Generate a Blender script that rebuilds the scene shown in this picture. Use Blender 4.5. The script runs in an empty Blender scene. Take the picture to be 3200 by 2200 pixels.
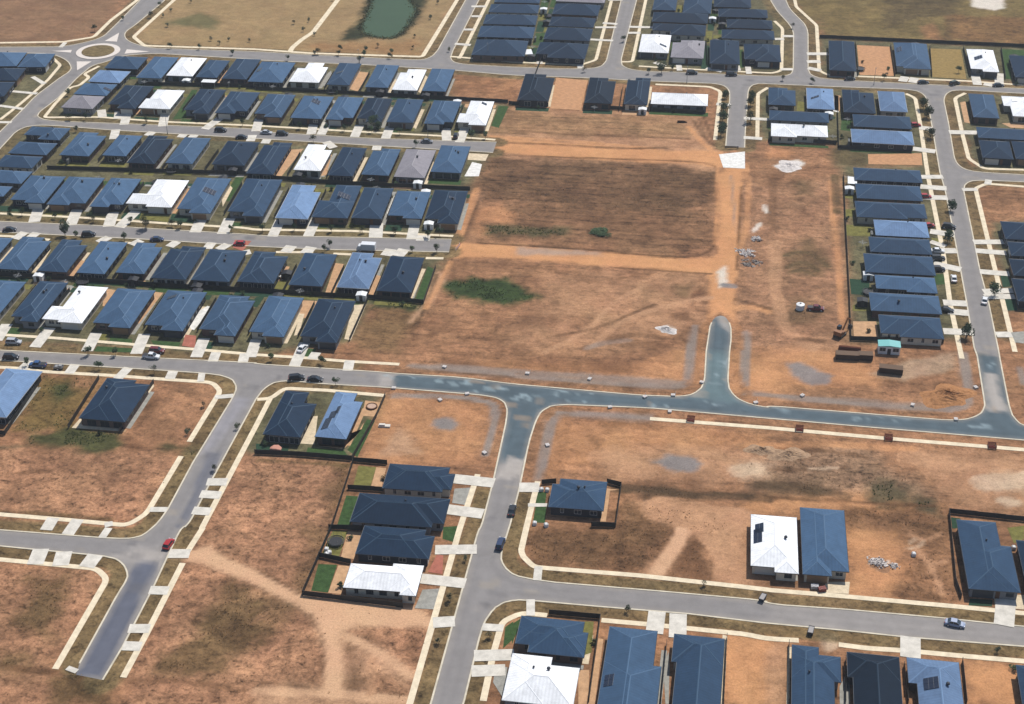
# Aerial view of a housing estate under construction, modelled in metres:
# x runs along the cross streets, y away from the viewer, z up.
import bpy, bmesh, math, random
import numpy as np
from mathutils import Vector, Matrix
from mathutils.geometry import delaunay_2d_cdt
random.seed(11); rng=np.random.default_rng(5)
scn=bpy.context.scene; COL=scn.collection
HOUSES=[('R0','M','N',-309.06,578.91,7.7,16.3,15.7,(),'slate blue-roofed house,leftmost of the corner group left of the roundabout'),('R0','M','E',-294.21,579.63,7.7,11.9,15.2,(),'slate blue-roofed house,rightmost of the corner group left of the roundabout'),('R0','D','E',-302.41,562.53,7.7,17.1,13.3,(),'dark navy-roofed house,second from left of the corner group left of the roundabout'),('R0','D','E',-299.63,546.84,7.7,15.3,15.1,(),'dark navy-roofed house,second from right of the corner group left of the roundabout'),('R1','C','N',-255.23,581.92,1.45,14.3,13.6,(),'charcoal-roofed house,leftmost in the row lining the upper road'),('R1','M','N',-240.18,578.42,1.45,10.6,23.6,(),'slate blue-roofed house,second from left in the row lining the upper road'),('R1','W','N',-228.28,580.66,1.45,11.2,20.4,(),'white-roofed house,third from left in the row lining the upper road'),('R1','C','N',-216.64,579.82,1.45,8.9,19.1,(),'charcoal-roofed house,fourth from left in the row lining the upper road'),('R1','C','N',-204.76,581.29,1.45,10.4,22.3,(),'charcoal-roofed house,fifth from left in the row lining the upper road'),('R1','M','N',-191.14,579.53,1.45,14.4,22.2,(),'slate blue-roofed house,sixth from left in the row lining the upper road'),('R1','W','N',-175.31,581.01,1.45,12.5,21.2,(('TL',0.25,0.3),('TR',0.2,0.2)),'white-roofed house,seventh from left in the row lining the upper road'),('R1','C','N',-160.76,581.19,1.45,9.3,23.8,(),'charcoal-roofed house,eighth from left in the row lining the upper road'),('R1','M','N',-144.63,580.91,1.45,9.4,24.4,(),'slate blue-roofed house,seventh from right in the row lining the upper road'),('R1','W','N',-132.71,578.63,1.45,10.1,22.5,(('TL',0.25,0.18),),'white-roofed house,sixth from right in the row lining the upper road'),('R1','M','N',-120.79,579.73,1.45,9.6,23.9,(),'slate blue-roofed house,fifth from right in the row lining the upper road'),('R1','V','N',-80.05,577.12,1.45,12.3,27.6,(('TR',0.3,0.12),),'blackish-roofed house,fourth from right in the row lining the upper road'),('R1','V','N',-54.12,577.11,1.45,10.7,26.4,(('TR',0.3,0.12),),'blackish-roofed house,third from right in the row lining the upper road'),('R1','D','N',-39.42,578.35,1.45,9.1,27.9,(('TL',0.35,0.1),),'dark navy-roofed house,second from right in the row lining the upper road'),('R1','W','N',-22.25,572.14,1.45,22.2,11.8,(),'white-roofed house,rightmost in the row lining the upper road'),('L','L','W',-256.55,566.21,-0.26,13.4,12.6,(),'pale blue-roofed house,topmost on the diagonal street just below the roundabout'),('L','M','W',-257.04,552.25,-0.26,13.9,11.8,(),'slate blue-roofed house,second from top on the diagonal street just below the roundabout'),('L','T','W',-257.05,539.01,-0.26,13.1,12.7,(),'warm grey-roofed house,lowest on the diagonal street just below the roundabout'),('R2','D','S',-240.26,546.52,1.31,12.2,23.2,(('BL',0.4,0.15),),'dark navy-roofed house,leftmost in the second row of the left estate'),('R2','W','S',-226.77,545.85,1.31,12.8,19,(('TL',0.12,0.5),),'white-roofed house,second from left in the second row of the left estate'),('R2','D','S',-209.19,545.95,1.31,10.7,24.3,(('BL',0.4,0.12),),'dark navy-roofed house,third from left in the second row of the left estate'),('R2','C','S',-195.5,546.34,1.31,12.1,21.8,(('BR',0.35,0.12),),'charcoal-roofed house,fourth from left in the second row of the left estate'),('R2','M','S',-180.13,545.33,1.31,11.4,22.6,(('BL',0.4,0.12),),'slate blue-roofed house,fifth from left in the second row of the left estate'),('R2','M','S',-164.79,545.61,1.31,12.1,22.2,(),'slate blue-roofed house,sixth from left in the second row of the left estate'),('R2','M','S',-151.79,546.07,1.31,10.3,22.6,(('BR',0.35,0.1),),'slate blue-roofed house,fifth from right in the second row of the left estate'),('R2','D','S',-140.02,546.14,1.31,10,23.2,(('BL',0.4,0.12),),'dark navy-roofed house,fourth from right in the second row of the left estate'),('R2','C','S',-127.77,546.91,1.31,10.4,22.9,(),'charcoal-roofed house,third from right in the second row of the left estate'),('R2','M','S',-112.84,547.12,1.31,10.9,22.9,(('BR',0.3,0.1),),'slate blue-roofed house,second from right in the second row of the left estate'),('R2','W','S',-100.23,548.4,1.31,11.7,23.4,(('TL',0.2,0.55),('BL',0.42,0.08)),'white-roofed house,rightmost in the second row of the left estate'),('G','M','W',-259.46,507.88,0.35,15.5,11.1,(('BL',0.45,0.3),),'slate blue-roofed house,topmost down the left edge along the diagonal street'),('G','M','W',-258.6,494.11,0.35,14.9,10.5,(),'slate blue-roofed house,second from top down the left edge along the diagonal street'),('G','C','W',-258.99,482.29,0.35,14.5,10,(),'charcoal-roofed house,third from top down the left edge along the diagonal street'),('G','M','W',-257.28,469.56,0.35,14.2,10.1,(),'slate blue-roofed house,second from bottom down the left edge along the diagonal street'),('G','M','W',-257.23,457.86,0.35,10.1,8,(),'slate blue-roofed house,lowest down the left edge along the diagonal street'),('R3','M','N',-240.91,500.34,1.12,11.4,20.9,(('TR',0.35,0.12),),'slate blue-roofed house,leftmost in the third row of the left estate'),('R3','M','N',-226.08,500.96,1.12,9.1,18.5,(),'slate blue-roofed house,second from left in the third row of the left estate'),('R3','D','N',-214,498.96,1.12,10.4,24.5,(('TR',0.3,0.1),),'dark navy-roofed house,third from left in the third row of the left estate'),('R3','M','N',-200,499.85,1.12,10.1,23,(),'slate blue-roofed house,fourth from left in the third row of the left estate'),('R3','D','N',-181.73,499.86,1.12,12.2,20.7,(),'dark navy-roofed house,fifth from left in the third row of the left estate'),('R3','D','N',-168.13,497.42,1.12,10,27.6,(('TL',0.3,0.1),),'dark navy-roofed house,sixth from left in the third row of the left estate'),('R3','W','N',-151.86,500.01,1.12,10.1,22.5,(('TR',0.3,0.2),),'white-roofed house,fifth from right in the third row of the left estate'),('R3','D','N',-138.92,498.12,1.12,9.1,24.4,(),'dark navy-roofed house,fourth from right in the third row of the left estate'),('R3','M','N',-126.56,499.55,1.12,9.9,22.8,(('TL',0.3,0.1),),'slate blue-roofed house,third from right in the third row of the left estate'),('R3','T','N',-113.98,499.78,1.12,11.1,23.9,(),'warm grey-roofed house,second from right in the third row of the left estate'),('R3','M','N',-101.82,505.17,1.12,10.9,23.1,(),'slate blue-roofed house,rightmost in the third row of the left estate'),('R4','M','S',-242.59,461.24,2.5,12.9,21.4,(('BL',0.45,0.08),),'slate blue-roofed house,leftmost in the fourth row of the left estate'),('R4','M','S',-228.31,461.62,2.5,13.2,22.3,(('BR',0.4,0.08),),'slate blue-roofed house,second from left in the fourth row of the left estate'),('R4','M','S',-213.85,462.27,2.5,11.1,23,(('BR',0.4,0.1),),'slate blue-roofed house,third from left in the fourth row of the left estate'),('R4','W','S',-199.24,463.89,2.5,16.8,21.6,(('TL',0.3,0.55),('BL',0.45,0.08)),'white-roofed house,fourth from left in the fourth row of the left estate'),('R4','M','S',-182.41,464.26,2.5,12.5,27.7,(('BL',0.4,0.1),),'slate blue-roofed house,fifth from left in the fourth row of the left estate'),('R4','C','S',-164.16,465.14,2.5,13,29,(('BL',0.45,0.1),),'charcoal-roofed house,sixth from left in the fourth row of the left estate'),('R4','L','S',-147.41,463.8,2.5,11.2,25.9,(('TR',0.25,0.2),),'pale blue-roofed house,fifth from right in the fourth row of the left estate'),('R4','C','S',-134.69,465.86,2.5,12.4,25.4,(('TL',0.28,0.5),),'charcoal-roofed house,fourth from right in the fourth row of the left estate'),('R4','C','S',-122.02,466.11,2.5,10.4,23.7,(),'charcoal-roofed house,third from right in the fourth row of the left estate'),('R4','M','S',-109.19,466.53,2.5,11.8,20.8,(('BL',0.45,0.08),),'slate blue-roofed house,second from right in the fourth row of the left estate'),('R4','D','S',-96.26,466.68,2.5,11.7,25.2,(('BL',0.4,0.12),),'dark navy-roofed house,rightmost in the fourth row of the left estate'),('R5','M','N',-240.4,415.17,1.17,10.6,18.4,(),'slate blue-roofed house,leftmost in the fifth row of the left estate'),('R5','M','N',-226.88,415.04,1.17,10.7,22.3,(('TR',0.3,0.1),),'slate blue-roofed house,second from left in the fifth row of the left estate'),('R5','C','N',-213.4,415.21,1.17,9.8,21.7,(('TR',0.3,0.15),),'charcoal-roofed house,third from left in the fifth row of the left estate'),('R5','M','N',-200.53,415.66,1.17,9.3,21.7,(),'slate blue-roofed house,fourth from left in the fifth row of the left estate'),('R5','M','N',-188.01,416.92,1.17,9.4,20.6,(('TR',0.3,0.12),),'slate blue-roofed house,fifth from left in the fifth row of the left estate'),('R5','D','N',-174.55,415.73,1.17,11.3,21.9,(('TL',0.3,0.1),),'dark navy-roofed house,sixth from left in the fifth row of the left estate'),('R5','C','N',-160.95,415.61,1.17,12.4,20.7,(),'charcoal-roofed house,fifth from right in the fifth row of the left estate'),('R5','C','N',-146.31,416.28,1.17,11.8,20.4,(('TR',0.4,0.12),),'charcoal-roofed house,fourth from right in the fifth row of the left estate'),('R5','C','N',-130.18,416.95,1.17,10.7,21.3,(),'charcoal-roofed house,third from right in the fifth row of the left estate'),('R5','L','N',-114.99,418.36,1.17,10.2,23.1,(('TR',0.32,0.12),),'pale blue-roofed house,second from right in the fifth row of the left estate'),('R5','D','N',-101.66,417.72,1.17,11,22.9,(),'dark navy-roofed house,rightmost in the fifth row of the left estate'),('R6','M','S',-223.29,386.26,0.6,9.8,20.8,(),'slate blue-roofed house,leftmost in the sixth row,above the main street'),('R6','C','S',-209.55,385.73,0.6,9.3,24.5,(('BL',0.4,0.1),),'charcoal-roofed house,second from left in the sixth row,above the main street'),('R6','W','S',-197.69,385.64,0.6,13,22.1,(('TL',0.27,0.6),('BL',0.42,0.05)),'white-roofed house,third from left in the sixth row,above the main street'),('R6','M','S',-181.77,385.32,0.6,12.3,23,(('BL',0.45,0.08),),'slate blue-roofed house,fourth from left in the sixth row,above the main street'),('R6','M','S',-165.52,386.05,0.6,12.6,23.6,(('BL',0.45,0.1),),'slate blue-roofed house,fourth from right in the sixth row,above the main street'),('R6','M','S',-148.7,385.35,0.6,11.9,23.6,(('BL',0.45,0.12),('TR',0.2,0.1)),'slate blue-roofed house,third from right in the sixth row,above the main street'),('R6','M','S',-133.74,386.83,0.6,11.1,23.6,(('BL',0.4,0.08),),'slate blue-roofed house,second from right in the sixth row,above the main street'),('R6','D','S',-117.62,386.45,0.6,11.7,24.9,(('BL',0.45,0.1),),'dark navy-roofed house,rightmost in the sixth row,above the main street'),('S','L','N',-197.57,335.48,-0.71,11.1,23.7,(),'pale blue-roofed house,leftmost among the four just below the main street'),('S','D','N',-165.44,336.25,-0.71,13.3,20.5,(('TR',0.35,0.08),),'dark navy-roofed house,second from left among the four just below the main street'),('S','D','N',-114.47,336.3,-0.71,10.4,21.6,(('TR',0.35,0.25),),'dark navy-roofed house,second from right among the four just below the main street'),('S','L','N',-101.12,337.38,-0.71,8.7,22.1,(('TR',0.3,0.18),),'pale blue-roofed house,rightmost among the four just below the main street'),('K','D','E',-73.89,311.95,1.5,17.6,10.6,(('TR',0.1,0.25),('BR',0.12,0.12)),'dark navy-roofed house,topmost in the stack west of the centre cross street'),('K','D','E',-75.96,298.01,1.5,23.3,11.8,(('BR',0.12,0.15),),'dark navy-roofed house,second from top in the stack west of the centre cross street'),('K','D','E',-74.34,285.55,1.5,17.9,10.9,(('TR',0.14,0.2),),'dark navy-roofed house,second from bottom in the stack west of the centre cross street'),('K','W','E',-74.46,271.98,1.5,17.5,11,(('TL',0.58,0.1),('BL',0.78,0.1)),'white-roofed house,lowest in the stack west of the centre cross street'),('E','C','W',-32.59,310.72,1.02,13.8,12.1,(('TL',0.13,0.2),),'charcoal-roofed house,leftmost on the island lot row above the bottom street'),('E','W','S',16.76,297.78,1.02,11.2,21.6,(('BL',0.5,0.08),),'white-roofed house,second from left on the island lot row above the bottom street'),('E','M','S',28.71,300.2,1.02,10.8,25.8,(('BR',0.38,0.08),),'slate blue-roofed house,third from left on the island lot row above the bottom street'),('E','C','S',67.34,300.43,1.02,11.7,26.1,(('TR',0.2,0.35),),'charcoal-roofed house,second from right on the island lot row above the bottom street'),('E','D','S',79.61,297.74,1.02,9.2,19,(),'dark navy-roofed house,rightmost on the island lot row above the bottom street'),('B','C','W',-32.35,257.62,-0.51,15.7,11.5,(('TR',0.08,0.3),('BL',0.2,0.2)),'charcoal-roofed house,second from left in the row along the bottom edge'),('B','W','W',-32.76,243.59,-0.51,15.2,14.5,(('TR',0.42,0.17),),'white-roofed house,leftmost in the row along the bottom edge'),('B','M','N',-13.73,245.53,-0.51,12.5,34.2,(('TR',0.14,0.33),),'slate blue-roofed house,third from left in the row along the bottom edge'),('B','C','N',0.26,246.22,-0.51,11.2,32,(('BL',0.1,0.72),),'charcoal-roofed house,fourth from left in the row along the bottom edge'),('B','C','N',26.11,248.74,-0.51,10.5,27.2,(('TR',0.45,0.09),('BR',0.14,0.62)),'charcoal-roofed house,fourth from right in the row along the bottom edge'),('B','V','N',38.49,248.76,-0.51,11.2,25.9,(('BL',0.1,0.7),),'blackish-roofed house,third from right in the row along the bottom edge'),('B','L','N',51.4,250.54,-0.51,11.1,22.5,(('BL',0.16,0.65),),'pale blue-roofed house,second from right in the row along the bottom edge'),('B','C','N',73.53,252.46,-0.51,8.4,20.6,(),'charcoal-roofed house,rightmost in the row along the bottom edge'),('Q','D','W',42.61,627.88,-0.68,10.7,34.1,(),'dark navy-roofed house,leftmost in the back row under the upper right paddock'),('Q','M','S',71.55,631.36,-0.68,13.8,29.3,(('BL',0.2,0.06),),'slate blue-roofed house,second from left in the back row under the upper right paddock'),('Q','W','S',100.16,629.55,-0.68,11,24.9,(('BL',0.42,0.1),),'white-roofed house,second from right in the back row under the upper right paddock'),('Q','D','S',118.04,624.47,-0.68,13,24.3,(),'dark navy-roofed house,rightmost in the back row under the upper right paddock'),('M','C','N',17.78,579.96,0.28,10.5,17.5,(('TR',0.3,0.12),),'charcoal-roofed house,leftmost in the cluster east of the dirt road head'),('M','L','N',32.71,579.73,0.28,10.4,21,(),'pale blue-roofed house,fourth from left in the cluster east of the dirt road head'),('M','D','N',47.53,578.8,0.28,12.1,22.8,(('TR',0.45,0.1),),'dark navy-roofed house,fourth from right in the cluster east of the dirt road head'),('M','L','N',60.68,580.37,0.28,10.3,20,(),'pale blue-roofed house,rightmost in the cluster east of the dirt road head'),('M','C','W',24.3,560.82,0.28,22.5,9.4,(),'charcoal-roofed house,second from left in the cluster east of the dirt road head'),('M','W','W',24.37,546.99,0.28,21,11.9,(('BR',0.55,0.12),),'white-roofed house,third from left in the cluster east of the dirt road head'),('M','C','E',55.57,559.84,0.28,21.5,11.6,(),'charcoal-roofed house,second from right in the cluster east of the dirt road head'),('M','L','E',54.95,545.33,0.28,22.6,12.2,(),'pale blue-roofed house,third from right in the cluster east of the dirt road head'),('X','M','N',95.53,580.46,-0.81,9.6,23.5,(),'slate blue-roofed house,leftmost of the corner cluster right of the right-hand street'),('X','W','N',109.46,581.57,-0.81,12.2,19.7,(('BL',0.2,0.5),),'white-roofed house,rightmost of the corner cluster right of the right-hand street'),('X','C','W',101.29,554.24,-0.81,21.5,10,(),'charcoal-roofed house,third from left of the corner cluster right of the right-hand street'),('X','D','S',95.66,539.17,-0.81,10.8,15.6,(),'dark navy-roofed house,second from left of the corner cluster right of the right-hand street'),('X','D','S',107.66,539.74,-0.81,11.2,15.7,(),'dark navy-roofed house,second from right of the corner cluster right of the right-hand street'),('Y','C','E',55.15,511.83,1.21,23.4,10.3,(),'charcoal-roofed house,topmost in the column left of the right-hand street'),('Y','C','E',54.74,497.92,1.21,22.2,11.6,(),'charcoal-roofed house,second from top in the column left of the right-hand street'),('Y','C','E',54.7,483.66,1.21,23.4,12,(('BR',0.28,0.1),),'charcoal-roofed house,third from top in the column left of the right-hand street'),('Y','L','E',57.38,470.48,1.21,17.4,11.4,(),'pale blue-roofed house,fourth from top in the column left of the right-hand street'),('Y','C','E',56.28,458.19,1.21,19.5,10.4,(),'charcoal-roofed house,fifth from top in the column left of the right-hand street'),('Y','C','E',55.23,445.15,1.21,21.7,12.5,(),'charcoal-roofed house,fourth from bottom in the column left of the right-hand street'),('Y','M','E',56.48,432.41,1.21,18.5,9.9,(('BL',0.5,0.12),),'slate blue-roofed house,third from bottom in the column left of the right-hand street'),('Y','M','E',55.47,420.2,1.21,21,11.1,(),'slate blue-roofed house,second from bottom in the column left of the right-hand street'),('Y','C','E',56.29,406.21,1.21,18.1,12.3,(('BL',0.3,0.12),),'charcoal-roofed house,lowest in the column left of the right-hand street'),('Z','D','W',97.76,474.07,1.27,14.1,12.7,(),'dark navy-roofed house,topmost in the dark column at the right edge'),('Z','D','W',97.99,460.94,1.27,13.6,9.7,(),'dark navy-roofed house,second from top in the dark column at the right edge'),('Z','D','W',97.33,448.27,1.27,14,11,(),'dark navy-roofed house,second from bottom in the dark column at the right edge'),('Z','D','W',96.85,433.44,1.27,14.4,14.3,(),'dark navy-roofed house,lowest in the dark column at the right edge'),('A','C','W',-103.39,683.11,2.69,20.8,13.1,(),'charcoal-roofed house,topmost in the top stack right of the pond'),('A','C','W',-102.93,668.32,2.69,22.3,10.6,(),'charcoal-roofed house,second from top in the top stack right of the pond'),('A','C','W',-102.41,653.71,2.69,23.3,12,(),'charcoal-roofed house,third from top in the top stack right of the pond'),('A','C','W',-101.83,638.03,2.69,24.1,13.4,(),'charcoal-roofed house,second from bottom in the top stack right of the pond'),('A','C','W',-101.54,618.7,2.69,22.5,18.1,(),'charcoal-roofed house,lowest in the top stack right of the pond'),('N','T','E',-74.31,687.08,-0.01,22.4,12.3,(),'warm grey-roofed house,topmost in the top stack left of the short cross street'),('N','D','E',-74.68,670.51,-0.01,20.6,13.7,(),'dark navy-roofed house,second from top in the top stack left of the short cross street'),('N','D','E',-74.63,654.1,-0.01,19.8,11.5,(),'dark navy-roofed house,third from top in the top stack left of the short cross street'),('N','D','E',-74.64,638.83,-0.01,20,14.5,(),'dark navy-roofed house,second from bottom in the top stack left of the short cross street'),('N','D','E',-74.93,618.94,-0.01,21.1,17.3,(('BL',0.25,0.2),),'dark navy-roofed house,lowest in the top stack left of the short cross street'),('C','C','W',-35.4,682.31,0.41,10.4,14.8,(),'charcoal-roofed house,topmost in the top block right of the short cross street'),('C','C','W',-20.52,682.86,0.41,12.6,20.5,(),'charcoal-roofed house,second from top in the top block right of the short cross street'),('C','D','W',-27.43,665.53,0.41,24.5,12,(),'dark navy-roofed house,third from top in the top block right of the short cross street'),('C','D','W',-27.14,650.43,0.41,23.2,13,(('BL',0.35,0.35),),'dark navy-roofed house,third from bottom in the top block right of the short cross street'),('C','W','S',-36.31,632.16,0.41,12.7,21.4,(),'white-roofed house,second from bottom in the top block right of the short cross street'),('C','T','S',-21.88,627.31,0.41,13.7,20.6,(('TL',0.25,0.15),),'warm grey-roofed house,lowest in the top block right of the short cross street'),('F','D','E',-5.04,689.66,2.26,16.7,14.1,(),'dark navy-roofed house,topmost in the top stack left of the curving street'),('F','D','E',0.08,674.93,2.26,21.8,10.2,(),'dark navy-roofed house,second from top in the top stack left of the curving street'),('F','D','E',3.34,661.21,2.26,19.9,10.4,(),'dark navy-roofed house,third from top in the top stack left of the curving street'),('F','D','E',2.96,647.97,2.26,22.5,10.7,(),'dark navy-roofed house,third from bottom in the top stack left of the curving street'),('F','D','S',-6.35,625.86,2.26,12.3,27.4,(),'dark navy-roofed house,second from bottom in the top stack left of the curving street'),('F','D','S',9.37,626.83,2.26,15.1,19.5,(('BL',0.3,0.1),),'dark navy-roofed house,lowest in the top stack left of the curving street')]
SOLAR=[(-163.5,546.7,3,2),(-180.1,464.4,4,2),(-132.4,467.2,4,2),(-103.6,331.7,2,3),(-102.8,335.6,2,2),(-101.9,337.6,1,2),(12.8,299.3,2,3),(13.1,302.2,2,2),(-18.3,244.8,2,2),(50.4,253.2,3,2),(98.2,628.8,3,2),(-32.6,627.5,3,1),(108.2,585,3,1),(30.5,577.8,3,1),(-97.7,554.6,2,1),(-251.5,551.4,3,1),(66.5,636.3,2,3),(-168.1,391.1,3,1),(-196.3,578.9,2,2),(-94.7,470,2,1),(-162.2,579.6,3,1)]
VENTS=[(-237.9,497.2),(-256.8,504.4),(-131.1,577.3),(-113.3,500.7),(-99.5,507.9),(-154.1,496.4),(-241.5,465.6),(-226.9,464.8),(-213.2,464.8),(-106.9,467.8),(-94.4,469.4),(-208.7,388.5),(-197.9,390.3),(-158.9,415.5),(-113.8,421.1),(-100.3,415.2),(-197.8,413.2),(53.3,418.1),(-169.4,339.8),(-31.6,245.7),(53.8,252.9),(25.9,547.3),(-32.5,310.3),(19.4,298.5),(-132.1,413.9),(-17.3,630.2),(49.7,579.6)]
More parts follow.
